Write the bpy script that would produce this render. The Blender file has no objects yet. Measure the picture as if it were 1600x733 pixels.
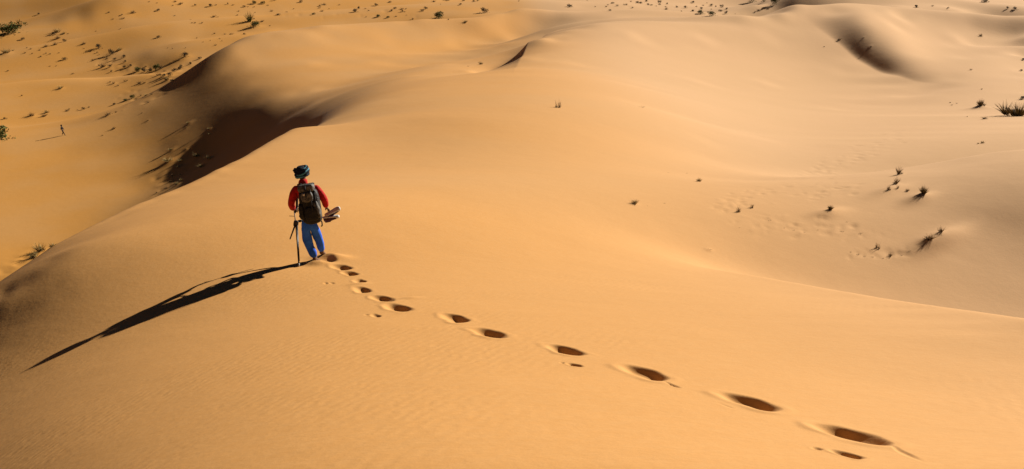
import bpy, bmesh, math, random
import numpy as np
from mathutils import Vector, Matrix, Euler
R = math.radians
scene = bpy.context.scene
col = scene.collection

# ------------------------------------------------------------ camera, sky, sun
PITCH = R(16.7); FPX = 1716.0
cam_d = bpy.data.cameras.new('camera'); cam = bpy.data.objects.new('camera', cam_d); col.objects.link(cam)
cam_d.sensor_fit = 'HORIZONTAL'; cam_d.sensor_width = 36.0; cam_d.lens = FPX / 1600 * 36.0
cam_d.clip_start = 0.1; cam_d.clip_end = 8000
cam.location = (0, 0, 0); cam.rotation_euler = (math.pi / 2 - PITCH, 0, 0)
scene.camera = cam
SUN_AZ, SUN_EL = R(43), R(25.7)          # azimuth counted from +X towards +Y
world = bpy.data.worlds.new('World'); scene.world = world; world.use_nodes = True
wn = world.node_tree; bg = wn.nodes['Background']
sky = wn.nodes.new('ShaderNodeTexSky'); sky.sky_type = 'NISHITA'; sky.sun_disc = False
sky.sun_elevation = SUN_EL; sky.sun_rotation = math.pi / 2 - SUN_AZ
sky.altitude = 2000; sky.air_density = 0.1; sky.dust_density = 0.0; sky.ozone_density = 1.0
wn.links.new(sky.outputs[0], bg.inputs[0]); bg.inputs[1].default_value = 0.05
sd = bpy.data.lights.new('sun', 'SUN'); sd.energy = 5.0; sd.angle = R(0.5); sd.color = (1.0, 0.93, 0.80)
sun = bpy.data.objects.new('sun', sd); col.objects.link(sun)
sdir = Vector((math.cos(SUN_EL) * math.cos(SUN_AZ), math.cos(SUN_EL) * math.sin(SUN_AZ), math.sin(SUN_EL)))
sun.rotation_euler = sdir.to_track_quat('Z', 'Y').to_euler(); sun.location = sdir * 50
scene.view_settings.view_transform = 'Standard'; scene.view_settings.look = 'None'
scene.view_settings.gamma = 1; scene.view_settings.exposure = 0.64
scene.cycles.diffuse_bounces = 1

# ------------------------------------------------------------ helpers
def tag(o, label=None, cat=None, group=None, kind=None):
    if label: o['label'] = label
    if cat: o['category'] = cat
    if group: o['group'] = group
    if kind: o['kind'] = kind
    return o
def empty(name, loc, rz=0, sc=1.0):
    o = bpy.data.objects.new(name, None); col.objects.link(o)
    o.location = loc; o.rotation_euler = (0, 0, rz); o.scale = (sc,) * 3; o.empty_display_size = .1
    return o
def link(name, me, mat, parent=None, smooth=True):
    if smooth: me.polygons.foreach_set('use_smooth', [True] * len(me.polygons))
    if mat: me.materials.append(mat)
    o = bpy.data.objects.new(name, me); col.objects.link(o)
    if parent: o.parent = parent
    return o
def mesh_from(name, vs, fs, mat, parent=None, smooth=True):
    me = bpy.data.meshes.new(name); me.from_pydata([tuple(v) for v in vs], [], fs); me.update()
    return link(name, me, mat, parent, smooth)
def principled(name):
    m = bpy.data.materials.new(name); m.use_nodes = True
    return m, m.node_tree, m.node_tree.nodes['Principled BSDF']
def cloth(name, c1, c2, scale=30, rough=.9, bump=.3, bscale=60):
    m, nt, b = principled(name)
    n = nt.nodes.new('ShaderNodeTexNoise'); n.inputs['Scale'].default_value = scale; n.inputs['Detail'].default_value = 4
    tc = nt.nodes.new('ShaderNodeTexCoord'); nt.links.new(tc.outputs['Object'], n.inputs[0])
    r = nt.nodes.new('ShaderNodeValToRGB'); r.color_ramp.elements[0].position = .35; r.color_ramp.elements[1].position = .65
    r.color_ramp.elements[0].color = (*c1, 1); r.color_ramp.elements[1].color = (*c2, 1)
    nt.links.new(n.outputs[0], r.inputs[0]); nt.links.new(r.outputs[0], b.inputs['Base Color'])
    b.inputs['Roughness'].default_value = rough; b.inputs['Specular IOR Level'].default_value = .25
    n2 = nt.nodes.new('ShaderNodeTexNoise'); n2.inputs['Scale'].default_value = bscale; nt.links.new(tc.outputs['Object'], n2.inputs[0])
    bp = nt.nodes.new('ShaderNodeBump'); bp.inputs['Strength'].default_value = bump; bp.inputs['Distance'].default_value = .02
    nt.links.new(n2.outputs[0], bp.inputs['Height']); nt.links.new(bp.outputs[0], b.inputs['Normal'])
    return m
# control net of the dune field, row by row outwards; each row as steps from its left neighbour, in 1/20000
NET_STEPS = [
19622,-41,-42,-41,-41,-40,-41,-40,-40,-40,-39,-39,-39,-39,-38,-38,-38,-37,-37,-36,-36,-36,-35,-35,-34,-34,-33,-33,-33,-32,-32,-31,-31,-31,-30,-30,-29,-29,-28,-28,-28,-27,-27,-27,-26,-26,-26,-25,-25,-25,-25,-24,-24,-24,-23,-24,-23,-23,-23,-23,-22,-23,-22,-22,-23,-22,-22,-21,-22,-22,-22,-21,-22,-21,-22,-21,-21,-22,-21,-22,-21,-22,-22,-21,-22,-23,-22,-22,-23,-23,-23,-24,-24,-24,-24,-25,-26,-25,-27,-26,-27,-28,-28,-28,-29,-29,-29,-31,-30,-31,-31,-31,-32,-32,-32,-33,-33,-32,-33,-34,
19293,-42,-41,-41,-41,-41,-41,-40,-41,-40,-40,-39,-40,-39,-39,-38,-38,-38,-37,-37,-37,-36,-36,-35,-35,-35,-34,-33,-34,-33,-32,-32,-32,-31,-31,-30,-30,-29,-29,-29,-28,-28,-28,-27,-27,-27,-26,-26,-26,-25,-25,-25,-25,-24,-24,-25,-23,-24,-24,-23,-23,-23,-23,-23,-23,-23,-22,-23,-22,-22,-22,-22,-23,-21,-22,-22,-22,-22,-22,-22,-22,-21,-22,-23,-22,-22,-23,-22,-23,-23,-24,-24,-24,-24,-25,-25,-26,-26,-26,-27,-27,-28,-28,-29,-29,-30,-30,-30,-31,-31,-32,-31,-32,-33,-32,-33,-33,-33,-33,-33,
18964,-41,-41,-42,-41,-41,-41,-41,-41,-41,-40,-40,-40,-40,-39,-39,-38,-39,-38,-37,-37,-37,-37,-36,-35,-35,-35,-34,-34,-34,-33,-33,-32,-32,-31,-31,-31,-30,-30,-29,-29,-29,-28,-28,-27,-27,-27,-27,-26,-26,-26,-25,-26,-25,-25,-24,-25,-24,-24,-24,-24,-24,-23,-24,-23,-24,-23,-23,-23,-23,-22,-23,-22,-23,-22,-23,-22,-22,-22,-23,-22,-22,-22,-23,-22,-23,-23,-22,-24,-23,-24,-23,-25,-24,-25,-26,-25,-27,-26,-27,-28,-28,-29,-29,-29,-30,-31,-31,-31,-31,-32,-33,-32,-33,-33,-33,-33,-33,-33,-34,
18638,-42,-42,-41,-42,-42,-41,-42,-41,-41,-41,-40,-41,-40,-39,-40,-39,-39,-39,-38,-38,-37,-37,-37,-36,-36,-35,-35,-35,-34,-34,-33,-33,-33,-32,-31,-32,-30,-31,-30,-30,-29,-29,-28,-28,-28,-28,-27,-27,-26,-27,-26,-26,-25,-26,-25,-25,-25,-25,-24,-25,-24,-25,-24,-24,-24,-23,-24,-24,-23,-24,-23,-23,-23,-23,-23,-22,-23,-23,-22,-23,-22,-23,-22,-23,-23,-23,-23,-23,-24,-23,-24,-25,-24,-25,-26,-26,-26,-27,-28,-28,-28,-29,-30,-30,-30,-31,-31,-32,-32,-33,-32,-33,-33,-34,-33,-34,-34,-34,-33,
18314,-42,-43,-42,-42,-42,-42,-42,-42,-41,-42,-41,-41,-41,-40,-40,-40,-40,-39,-39,-38,-38,-38,-37,-37,-37,-36,-36,-35,-35,-34,-34,-34,-33,-33,-32,-32,-32,-31,-31,-30,-30,-30,-29,-29,-28,-28,-28,-27,-28,-27,-26,-27,-26,-26,-26,-25,-26,-25,-26,-25,-25,-25,-25,-24,-25,-25,-24,-24,-24,-24,-24,-24,-24,-23,-23,-24,-23,-23,-23,-23,-22,-23,-23,-23,-23,-23,-23,-23,-24,-23,-24,-25,-24,-26,-25,-26,-27,-27,-28,-28,-29,-29,-30,-31,-31,-32,-31,-33,-33,-33,-33,-34,-34,-34,-34,-34,-34,-35,-34,
17993,-43,-43,-43,-42,-43,-43,-42,-43,-42,-42,-42,-42,-41,-41,-41,-41,-40,-40,-39,-40,-38,-39,-38,-38,-37,-37,-36,-36,-36,-35,-35,-34,-34,-34,-33,-33,-32,-32,-31,-32,-30,-30,-30,-30,-29,-29,-28,-28,-28,-28,-27,-27,-27,-26,-27,-26,-26,-26,-26,-26,-26,-25,-26,-26,-25,-25,-26,-25,-25,-24,-25,-24,-24,-24,-24,-24,-23,-24,-23,-23,-23,-23,-23,-23,-23,-23,-24,-23,-23,-24,-24,-24,-25,-25,-26,-26,-26,-28,-28,-28,-30,-30,-30,-32,-31,-33,-33,-33,-33,-34,-35,-34,-35,-35,-35,-35,-35,-35,-35,
17676,-44,-43,-44,-43,-44,-43,-44,-43,-43,-43,-42,-43,-42,-42,-42,-41,-41,-41,-40,-40,-40,-39,-39,-39,-38,-37,-38,-37,-36,-36,-36,-35,-35,-34,-34,-34,-33,-33,-32,-32,-31,-31,-31,-30,-30,-30,-29,-28,-29,-28,-28,-27,-28,-27,-27,-27,-26,-27,-27,-26,-27,-26,-27,-26,-27,-26,-26,-26,-26,-25,-25,-25,-25,-25,-24,-24,-24,-24,-24,-23,-24,-23,-23,-23,-23,-23,-23,-24,-23,-24,-23,-24,-25,-25,-25,-26,-27,-27,-29,-29,-30,-30,-32,-32,-33,-33,-34,-34,-35,-35,-36,-35,-36,-36,-35,-36,-36,-36,-36,
17364,-45,-45,-44,-44,-45,-44,-44,-44,-44,-44,-44,-43,-43,-43,-42,-43,-42,-41,-42,-41,-40,-40,-40,-39,-39,-39,-38,-38,-37,-37,-37,-36,-36,-35,-35,-35,-34,-33,-34,-32,-33,-32,-31,-31,-31,-30,-30,-30,-29,-29,-29,-28,-28,-27,-28,-27,-27,-27,-28,-27,-28,-27,-28,-27,-27,-28,-27,-26,-27,-26,-26,-26,-25,-25,-25,-25,-24,-24,-24,-24,-24,-23,-23,-24,-23,-23,-23,-24,-23,-23,-24,-24,-25,-24,-25,-26,-27,-27,-28,-30,-30,-32,-33,-33,-34,-35,-35,-36,-36,-36,-36,-37,-36,-37,-37,-37,-37,-37,-37,
17056,-46,-45,-46,-45,-45,-46,-45,-45,-45,-44,-45,-44,-44,-44,-44,-43,-43,-43,-42,-42,-41,-42,-40,-41,-40,-39,-39,-39,-39,-38,-37,-37,-37,-37,-36,-35,-35,-35,-34,-34,-33,-33,-33,-32,-32,-31,-31,-31,-30,-30,-29,-29,-29,-28,-28,-28,-28,-28,-27,-29,-28,-29,-28,-29,-28,-28,-27,-28,-27,-27,-26,-27,-25,-26,-25,-25,-25,-25,-24,-24,-24,-24,-23,-24,-23,-24,-23,-24,-23,-24,-24,-24,-24,-25,-26,-25,-27,-27,-28,-30,-32,-33,-34,-34,-36,-35,-36,-37,-37,-37,-37,-38,-38,-37,-38,-38,-38,-38,-38,
16754,-47,-46,-47,-46,-47,-46,-46,-47,-46,-45,-46,-45,-45,-45,-45,-44,-44,-44,-43,-43,-43,-42,-42,-42,-41,-40,-41,-40,-39,-39,-39,-38,-38,-38,-37,-36,-37,-36,-35,-35,-35,-34,-34,-33,-33,-32,-32,-32,-31,-31,-31,-30,-30,-30,-29,-29,-29,-29,-29,-29,-29,-29,-28,-29,-29,-28,-28,-28,-27,-27,-27,-27,-26,-26,-26,-25,-25,-25,-25,-24,-24,-24,-24,-24,-24,-24,-23,-24,-24,-25,-24,-25,-25,-26,-26,-27,-28,-28,-30,-31,-32,-33,-33,-35,-36,-36,-36,-38,-37,-38,-38,-39,-38,-39,-39,-39,-39,-39,-39,
16458,-48,-47,-48,-48,-48,-47,-48,-47,-47,-47,-47,-46,-47,-46,-46,-45,-45,-45,-45,-44,-43,-44,-43,-43,-42,-42,-41,-41,-41,-40,-40,-40,-39,-39,-38,-38,-37,-38,-36,-37,-35,-36,-35,-35,-34,-34,-33,-33,-33,-32,-32,-31,-31,-31,-31,-30,-30,-30,-30,-30,-29,-29,-29,-29,-29,-29,-28,-28,-27,-28,-27,-27,-26,-27,-25,-26,-25,-26,-24,-25,-25,-24,-24,-24,-24,-24,-25,-24,-25,-24,-26,-25,-27,-26,-28,-28,-29,-29,-31,-31,-33,-33,-35,-35,-36,-36,-37,-38,-38,-39,-39,-39,-40,-40,-40,-40,-40,-40,-40,
16169,-49,-49,-49,-49,-49,-49,-49,-49,-48,-48,-48,-48,-48,-47,-47,-47,-46,-46,-46,-45,-46,-44,-44,-44,-44,-43,-43,-42,-42,-42,-41,-40,-41,-40,-39,-40,-38,-39,-38,-38,-37,-37,-36,-36,-36,-35,-35,-34,-34,-33,-33,-33,-33,-32,-31,-32,-31,-30,-31,-30,-30,-30,-29,-29,-29,-29,-28,-28,-28,-27,-28,-27,-26,-27,-26,-25,-26,-25,-25,-25,-25,-24,-25,-24,-24,-25,-24,-25,-25,-26,-26,-26,-27,-28,-28,-29,-30,-31,-31,-33,-33,-34,-36,-35,-37,-37,-38,-39,-39,-40,-40,-40,-41,-41,-41,-41,-41,-42,-41,
15888,-51,-51,-50,-51,-50,-50,-51,-50,-50,-49,-50,-49,-49,-49,-48,-48,-48,-47,-47,-47,-47,-45,-46,-45,-45,-44,-44,-44,-43,-43,-42,-42,-42,-41,-41,-41,-40,-40,-39,-39,-39,-38,-38,-37,-37,-36,-37,-35,-35,-35,-34,-34,-34,-33,-32,-33,-31,-32,-31,-30,-31,-29,-30,-29,-29,-29,-28,-28,-28,-27,-27,-27,-27,-26,-26,-26,-26,-25,-25,-25,-25,-24,-25,-24,-24,-25,-25,-25,-25,-26,-27,-27,-28,-28,-29,-30,-31,-32,-32,-34,-34,-36,-36,-37,-37,-39,-39,-40,-40,-41,-41,-42,-42,-42,-43,-42,-43,-43,-43,
15614,-52,-52,-52,-53,-52,-51,-52,-52,-51,-52,-51,-50,-51,-50,-50,-50,-49,-49,-48,-48,-48,-47,-47,-47,-46,-45,-46,-45,-44,-44,-44,-43,-43,-42,-42,-42,-42,-41,-40,-41,-40,-39,-39,-39,-38,-38,-38,-37,-36,-36,-35,-35,-34,-34,-33,-33,-32,-32,-31,-31,-30,-30,-30,-29,-29,-28,-28,-28,-27,-27,-27,-26,-27,-26,-26,-25,-26,-25,-25,-25,-24,-25,-24,-24,-24,-25,-24,-26,-25,-26,-27,-28,-28,-30,-30,-31,-32,-33,-33,-35,-36,-36,-38,-38,-39,-40,-40,-42,-41,-43,-43,-43,-44,-44,-44,-45,-44,-45,-45,
15350,-54,-54,-54,-54,-54,-54,-53,-54,-53,-53,-52,-53,-52,-52,-51,-51,-51,-51,-50,-49,-50,-48,-49,-47,-48,-47,-46,-46,-46,-45,-45,-44,-44,-44,-43,-43,-43,-42,-42,-42,-41,-41,-40,-41,-39,-39,-39,-38,-37,-37,-36,-36,-35,-34,-33,-33,-33,-32,-31,-31,-30,-29,-29,-29,-28,-27,-28,-27,-26,-27,-26,-25,-26,-25,-26,-25,-25,-25,-25,-25,-24,-23,-24,-23,-24,-24,-25,-25,-26,-26,-28,-28,-29,-30,-31,-32,-33,-34,-35,-36,-37,-38,-39,-40,-41,-42,-42,-43,-44,-45,-44,-46,-46,-46,-46,-47,-47,-46,-47,
15094,-56,-55,-56,-56,-56,-55,-56,-55,-55,-55,-54,-54,-54,-54,-53,-53,-53,-52,-52,-51,-51,-50,-50,-49,-49,-48,-48,-47,-47,-46,-46,-46,-45,-44,-45,-43,-44,-43,-44,-43,-42,-42,-42,-41,-41,-40,-40,-39,-38,-37,-37,-36,-35,-35,-33,-33,-32,-32,-31,-30,-29,-29,-28,-27,-27,-27,-26,-26,-25,-25,-25,-24,-24,-24,-24,-24,-24,-23,-24,-23,-23,-24,-23,-23,-24,-25,-24,-26,-26,-27,-28,-29,-30,-31,-32,-33,-34,-35,-37,-38,-38,-40,-41,-42,-43,-44,-44,-45,-47,-46,-48,-47,-49,-48,-49,-49,-49,-49,-50,
14849,-57,-58,-58,-58,-58,-57,-58,-57,-57,-57,-56,-57,-56,-55,-56,-54,-55,-54,-53,-53,-53,-52,-51,-51,-50,-50,-49,-49,-48,-47,-47,-46,-46,-46,-45,-45,-44,-45,-44,-44,-44,-43,-43,-42,-42,-41,-40,-40,-38,-38,-37,-36,-35,-34,-33,-33,-31,-31,-30,-29,-28,-27,-27,-26,-25,-25,-24,-24,-24,-23,-23,-22,-23,-22,-22,-22,-22,-22,-22,-22,-22,-22,-23,-23,-24,-24,-25,-25,-27,-27,-29,-29,-31,-32,-33,-34,-36,-37,-38,-39,-41,-41,-43,-45,-45,-46,-47,-48,-49,-49,-50,-51,-51,-51,-51,-52,-52,-52,-52,
14616,-60,-60,-61,-60,-59,-60,-60,-59,-60,-59,-58,-59,-58,-58,-57,-57,-56,-56,-56,-55,-54,-54,-53,-53,-52,-52,-50,-50,-50,-48,-48,-48,-46,-47,-45,-45,-45,-44,-46,-45,-45,-45,-44,-43,-43,-41,-41,-39,-39,-37,-37,-35,-34,-33,-33,-31,-30,-29,-28,-28,-26,-26,-24,-24,-24,-23,-22,-21,-21,-21,-21,-20,-20,-20,-20,-20,-20,-20,-20,-21,-21,-21,-22,-22,-23,-24,-25,-25,-27,-28,-29,-30,-31,-33,-34,-35,-37,-38,-40,-41,-43,-44,-45,-46,-48,-49,-49,-51,-52,-52,-53,-54,-54,-55,-54,-55,-55,-55,-55,
14394,-62,-63,-62,-63,-62,-62,-62,-62,-62,-61,-61,-61,-60,-60,-60,-59,-59,-58,-58,-57,-57,-56,-55,-55,-54,-53,-52,-52,-51,-51,-49,-49,-48,-48,-47,-46,-46,-46,-46,-45,-45,-45,-43,-43,-42,-41,-40,-38,-38,-36,-35,-34,-33,-32,-30,-30,-28,-27,-26,-25,-24,-24,-22,-22,-20,-21,-19,-19,-18,-19,-18,-17,-18,-17,-18,-18,-18,-18,-18,-19,-20,-20,-21,-21,-22,-24,-24,-25,-26,-28,-29,-30,-32,-34,-34,-37,-38,-40,-41,-43,-44,-46,-47,-49,-50,-52,-53,-53,-55,-56,-56,-57,-58,-58,-58,-58,-58,-58,-59,
14186,-65,-65,-65,-65,-65,-65,-64,-65,-64,-64,-63,-64,-63,-62,-62,-62,-61,-61,-60,-59,-59,-58,-58,-57,-56,-55,-55,-54,-53,-52,-52,-51,-49,-50,-48,-48,-47,-47,-45,-46,-44,-43,-43,-42,-40,-39,-39,-36,-36,-35,-33,-32,-30,-29,-28,-27,-25,-24,-24,-22,-21,-21,-19,-19,-18,-17,-17,-16,-15,-16,-14,-15,-15,-16,-15,-16,-15,-17,-17,-17,-19,-19,-19,-20,-22,-22,-23,-25,-26,-28,-29,-30,-32,-34,-35,-38,-39,-40,-43,-44,-46,-48,-50,-51,-52,-54,-56,-56,-58,-59,-60,-60,-61,-61,-62,-61,-61,-62,-61,
13991,-68,-67,-68,-68,-67,-67,-68,-67,-67,-66,-66,-66,-66,-65,-65,-64,-64,-63,-63,-62,-61,-61,-59,-60,-58,-58,-56,-56,-55,-54,-54,-52,-51,-51,-49,-49,-47,-47,-46,-44,-44,-42,-41,-40,-39,-37,-36,-34,-33,-31,-30,-29,-27,-26,-25,-24,-22,-21,-19,-20,-17,-17,-16,-15,-15,-14,-13,-13,-13,-13,-13,-12,-12,-13,-13,-14,-15,-15,-16,-16,-17,-17,-19,-19,-20,-22,-22,-24,-25,-27,-29,-30,-33,-34,-36,-37,-40,-42,-43,-46,-47,-50,-51,-52,-55,-56,-57,-59,-60,-61,-63,-63,-64,-65,-65,-66,-64,-63,-63,
13811,-70,-71,-70,-71,-70,-70,-70,-70,-70,-69,-69,-69,-68,-68,-68,-67,-66,-66,-65,-64,-64,-63,-62,-62,-60,-60,-59,-58,-56,-56,-55,-53,-53,-51,-50,-49,-48,-46,-45,-44,-42,-41,-39,-38,-35,-34,-33,-31,-30,-28,-26,-24,-22,-21,-19,-18,-17,-16,-15,-12,-13,-14,-13,-13,-11,-10,-11,-12,-12,-11,-8,-8,-12,-12,-13,-14,-14,-14,-16,-16,-17,-17,-17,-18,-20,-20,-22,-25,-25,-27,-28,-30,-32,-34,-36,-38,-40,-42,-44,-47,-48,-50,-52,-54,-56,-56,-59,-59,-61,-61,-63,-63,-64,-64,-65,-64,-63,-64,-63,
13647,-74,-73,-74,-73,-73,-74,-73,-72,-73,-72,-72,-72,-71,-71,-70,-70,-69,-68,-68,-67,-66,-65,-65,-63,-63,-61,-61,-59,-58,-57,-56,-55,-53,-51,-51,-48,-48,-45,-44,-42,-41,-38,-36,-35,-33,-31,-27,-26,-23,-21,-20,-19,-18,-14,-15,-16,-14,-14,-12,-12,-12,-12,-10,-11,-10,-10,-9,-9,-8,-9,-9,-10,-10,-10,-10,-11,-12,-12,-13,-13,-13,-14,-13,-18,-19,-21,-23,-21,-23,-27,-28,-31,-32,-35,-36,-39,-41,-42,-45,-46,-49,-51,-53,-54,-56,-57,-58,-59,-60,-61,-61,-62,-62,-62,-62,-63,-62,-62,-62,
13498,-77,-76,-77,-76,-77,-76,-76,-76,-75,-76,-75,-74,-74,-74,-73,-72,-72,-71,-70,-70,-68,-68,-66,-66,-64,-63,-62,-61,-59,-58,-57,-55,-53,-51,-50,-48,-47,-44,-42,-39,-38,-36,-33,-29,-28,-25,-23,-19,-19,-20,-18,-16,-16,-15,-14,-13,-12,-11,-11,-11,-10,-10,-9,-9,-9,-7,-8,-8,-7,-8,-7,-7,-8,-8,-8,-9,-7,-8,-10,-11,-12,-13,-15,-15,-17,-18,-19,-21,-23,-26,-28,-29,-31,-34,-36,-38,-40,-43,-45,-48,-49,-51,-53,-53,-55,-56,-57,-58,-58,-59,-60,-59,-60,-61,-60,-60,-60,-60,-60,
13365,-80,-80,-79,-80,-80,-79,-79,-79,-79,-79,-78,-77,-77,-77,-75,-76,-74,-74,-72,-72,-71,-69,-69,-67,-66,-65,-63,-61,-61,-58,-57,-55,-53,-51,-49,-47,-44,-43,-39,-37,-34,-30,-28,-26,-25,-24,-21,-21,-19,-17,-16,-15,-14,-13,-12,-11,-11,-9,-9,-9,-9,-9,-8,-7,-7,-7,-6,-6,-5,-6,-5,-6,-5,-6,-6,-6,-7,-8,-8,-10,-11,-11,-12,-14,-15,-16,-18,-20,-22,-24,-25,-28,-31,-32,-35,-36,-39,-41,-43,-45,-48,-49,-52,-54,-54,-55,-55,-57,-57,-57,-57,-58,-58,-58,-57,-58,-58,-58,-58,
13248,-83,-84,-83,-83,-83,-82,-83,-82,-82,-82,-81,-81,-80,-79,-79,-78,-77,-76,-75,-74,-73,-71,-71,-68,-68,-66,-64,-62,-61,-58,-57,-54,-53,-50,-47,-45,-43,-39,-36,-34,-32,-29,-28,-26,-24,-22,-21,-19,-18,-17,-15,-14,-13,-13,-11,-10,-10,-8,-9,-7,-7,-7,-6,-6,-6,-5,-4,-5,-4,-4,-4,-4,-4,-4,-5,-5,-6,-6,-6,-8,-8,-10,-11,-12,-14,-15,-16,-18,-20,-22,-23,-26,-27,-30,-33,-35,-37,-39,-42,-44,-47,-49,-50,-51,-52,-53,-54,-54,-55,-55,-55,-55,-56,-55,-55,-56,-55,-55,-56,
13146,-87,-87,-86,-87,-86,-87,-86,-85,-86,-85,-84,-84,-83,-83,-81,-81,-80,-78,-78,-76,-75,-73,-72,-70,-68,-67,-65,-63,-60,-59,-56,-54,-52,-49,-46,-43,-39,-37,-36,-34,-31,-30,-27,-25,-24,-22,-20,-19,-17,-16,-15,-13,-13,-11,-11,-9,-9,-8,-8,-7,-6,-5,-5,-5,-4,-4,-3,-3,-3,-3,-2,-3,-2,-3,-3,-4,-4,-5,-6,-7,-7,-8,-9,-10,-11,-13,-14,-17,-18,-20,-22,-24,-26,-29,-31,-32,-35,-36,-37,-41,-44,-46,-51,-52,-51,-52,-52,-51,-52,-53,-52,-52,-53,-53,-52,-53,-53,-52,-53,
13057,-90,-91,-90,-90,-90,-90,-90,-89,-89,-88,-88,-87,-87,-85,-85,-83,-83,-81,-79,-79,-76,-75,-74,-71,-69,-68,-65,-63,-61,-58,-55,-54,-50,-47,-44,-42,-40,-38,-35,-33,-31,-29,-28,-25,-23,-22,-20,-19,-17,-16,-14,-13,-12,-11,-10,-9,-9,-7,-7,-6,-5,-5,-4,-4,-3,-3,-2,-2,-2,-1,-2,-2,-2,-2,-2,-3,-3,-4,-4,-5,-5,-7,-7,-9,-10,-12,-13,-14,-16,-18,-19,-22,-23,-26,-28,-30,-33,-35,-39,-42,-45,-49,-48,-47,-46,-48,-47,-49,-48,-49,-50,-49,-50,-50,-50,-50,-50,-50,-50,
12981,-94,-95,-94,-94,-94,-93,-94,-93,-93,-92,-91,-91,-89,-89,-88,-86,-85,-84,-82,-80,-78,-77,-74,-73,-70,-68,-65,-63,-61,-57,-55,-52,-49,-47,-44,-42,-40,-37,-35,-34,-31,-29,-27,-26,-24,-21,-20,-19,-17,-16,-14,-13,-12,-11,-10,-8,-8,-7,-6,-6,-5,-4,-3,-4,-2,-2,-2,-1,-2,0,-1,-1,-1,-1,-1,-2,-2,-2,-4,-4,-4,-6,-6,-7,-9,-9,-11,-12,-15,-16,-18,-20,-23,-24,-27,-29,-32,-35,-36,-39,-42,-42,-42,-45,-45,-45,-46,-46,-46,-47,-46,-47,-47,-47,-48,-47,-48,-47,-48,
12914,-99,-98,-98,-98,-98,-98,-97,-97,-96,-96,-95,-95,-93,-92,-90,-90,-87,-86,-85,-82,-80,-78,-76,-73,-71,-68,-65,-63,-60,-57,-53,-51,-49,-46,-45,-41,-40,-38,-35,-34,-31,-30,-27,-26,-24,-22,-21,-19,-17,-15,-15,-13,-11,-11,-9,-9,-8,-6,-6,-5,-5,-4,-4,-3,-2,-1,-1,-1,0,0,0,-1,0,-1,-1,-1,-2,-2,-2,-3,-3,-4,-5,-6,-7,-9,-10,-11,-13,-14,-16,-18,-20,-22,-25,-27,-29,-32,-34,-36,-39,-40,-41,-42,-43,-42,-44,-43,-44,-44,-44,-45,-44,-45,-45,-45,-45,-45,-45,
12852,-102,-103,-102,-102,-102,-102,-102,-101,-100,-100,-99,-98,-96,-96,-94,-92,-90,-88,-87,-84,-81,-80,-76,-74,-71,-69,-65,-62,-59,-55,-54,-50,-48,-46,-43,-42,-40,-38,-37,-34,-32,-30,-28,-26,-25,-22,-21,-18,-18,-16,-15,-13,-12,-10,-9,-9,-7,-6,-6,-5,-5,-4,-3,-3,-2,-2,0,-1,0,0,0,0,0,0,-1,0,-1,-1,-1,-2,-3,-3,-5,-5,-6,-7,-8,-9,-11,-13,-15,-17,-19,-20,-23,-25,-28,-30,-32,-34,-36,-37,-38,-38,-40,-40,-40,-41,-42,-41,-42,-42,-42,-43,-42,-42,-43,-43,-42,
12790,-107,-106,-106,-106,-107,-106,-106,-105,-105,-103,-103,-101,-100,-99,-96,-95,-93,-90,-88,-86,-83,-80,-77,-75,-71,-68,-64,-61,-59,-55,-52,-50,-48,-46,-44,-42,-40,-38,-37,-34,-33,-30,-29,-26,-25,-23,-20,-19,-18,-15,-14,-13,-13,-11,-10,-9,-8,-7,-7,-5,-4,-4,-3,-3,-1,-2,0,-1,0,0,1,2,0,0,1,0,-1,-1,-1,-2,-2,-3,-3,-4,-5,-6,-7,-9,-10,-11,-13,-15,-16,-19,-21,-23,-25,-28,-29,-32,-33,-35,-36,-37,-37,-38,-38,-39,-39,-39,-39,-40,-40,-40,-40,-40,-40,-41,-40,
12719,-110,-110,-110,-110,-111,-110,-110,-109,-109,-107,-106,-104,-103,-101,-99,-97,-94,-92,-90,-86,-84,-80,-78,-73,-71,-67,-63,-60,-57,-55,-52,-50,-48,-46,-45,-42,-40,-39,-36,-35,-32,-31,-29,-27,-24,-23,-21,-18,-15,-16,-14,-14,-11,-12,-11,-9,-8,-8,-6,-6,-4,-4,-4,-3,-2,-1,0,0,0,1,-1,0,1,1,0,0,-1,-1,0,-2,-1,-3,-3,-3,-5,-5,-6,-7,-9,-10,-12,-13,-16,-17,-19,-22,-23,-26,-28,-30,-31,-33,-33,-34,-35,-35,-36,-36,-36,-37,-37,-37,-38,-38,-37,-38,-39,-38,-38,
12625,-111,-112,-113,-115,-114,-114,-114,-112,-111,-109,-108,-106,-104,-102,-100,-98,-96,-92,-90,-87,-84,-80,-77,-74,-69,-64,-61,-59,-57,-54,-52,-50,-47,-47,-44,-43,-40,-38,-36,-35,-32,-30,-28,-26,-24,-22,-20,-17,-17,-16,-16,-15,-13,-10,-9,-9,-8,-8,-6,-2,-5,-5,-5,-3,-2,1,-3,-2,-2,-2,2,3,1,0,-1,-1,-2,-1,-2,-2,-2,-2,-3,-3,-4,-4,-6,-6,-8,-9,-11,-11,-14,-15,-18,-19,-22,-24,-26,-28,-30,-31,-32,-32,-32,-33,-34,-34,-34,-35,-35,-35,-36,-35,-36,-36,-36,-36,-36,
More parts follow.
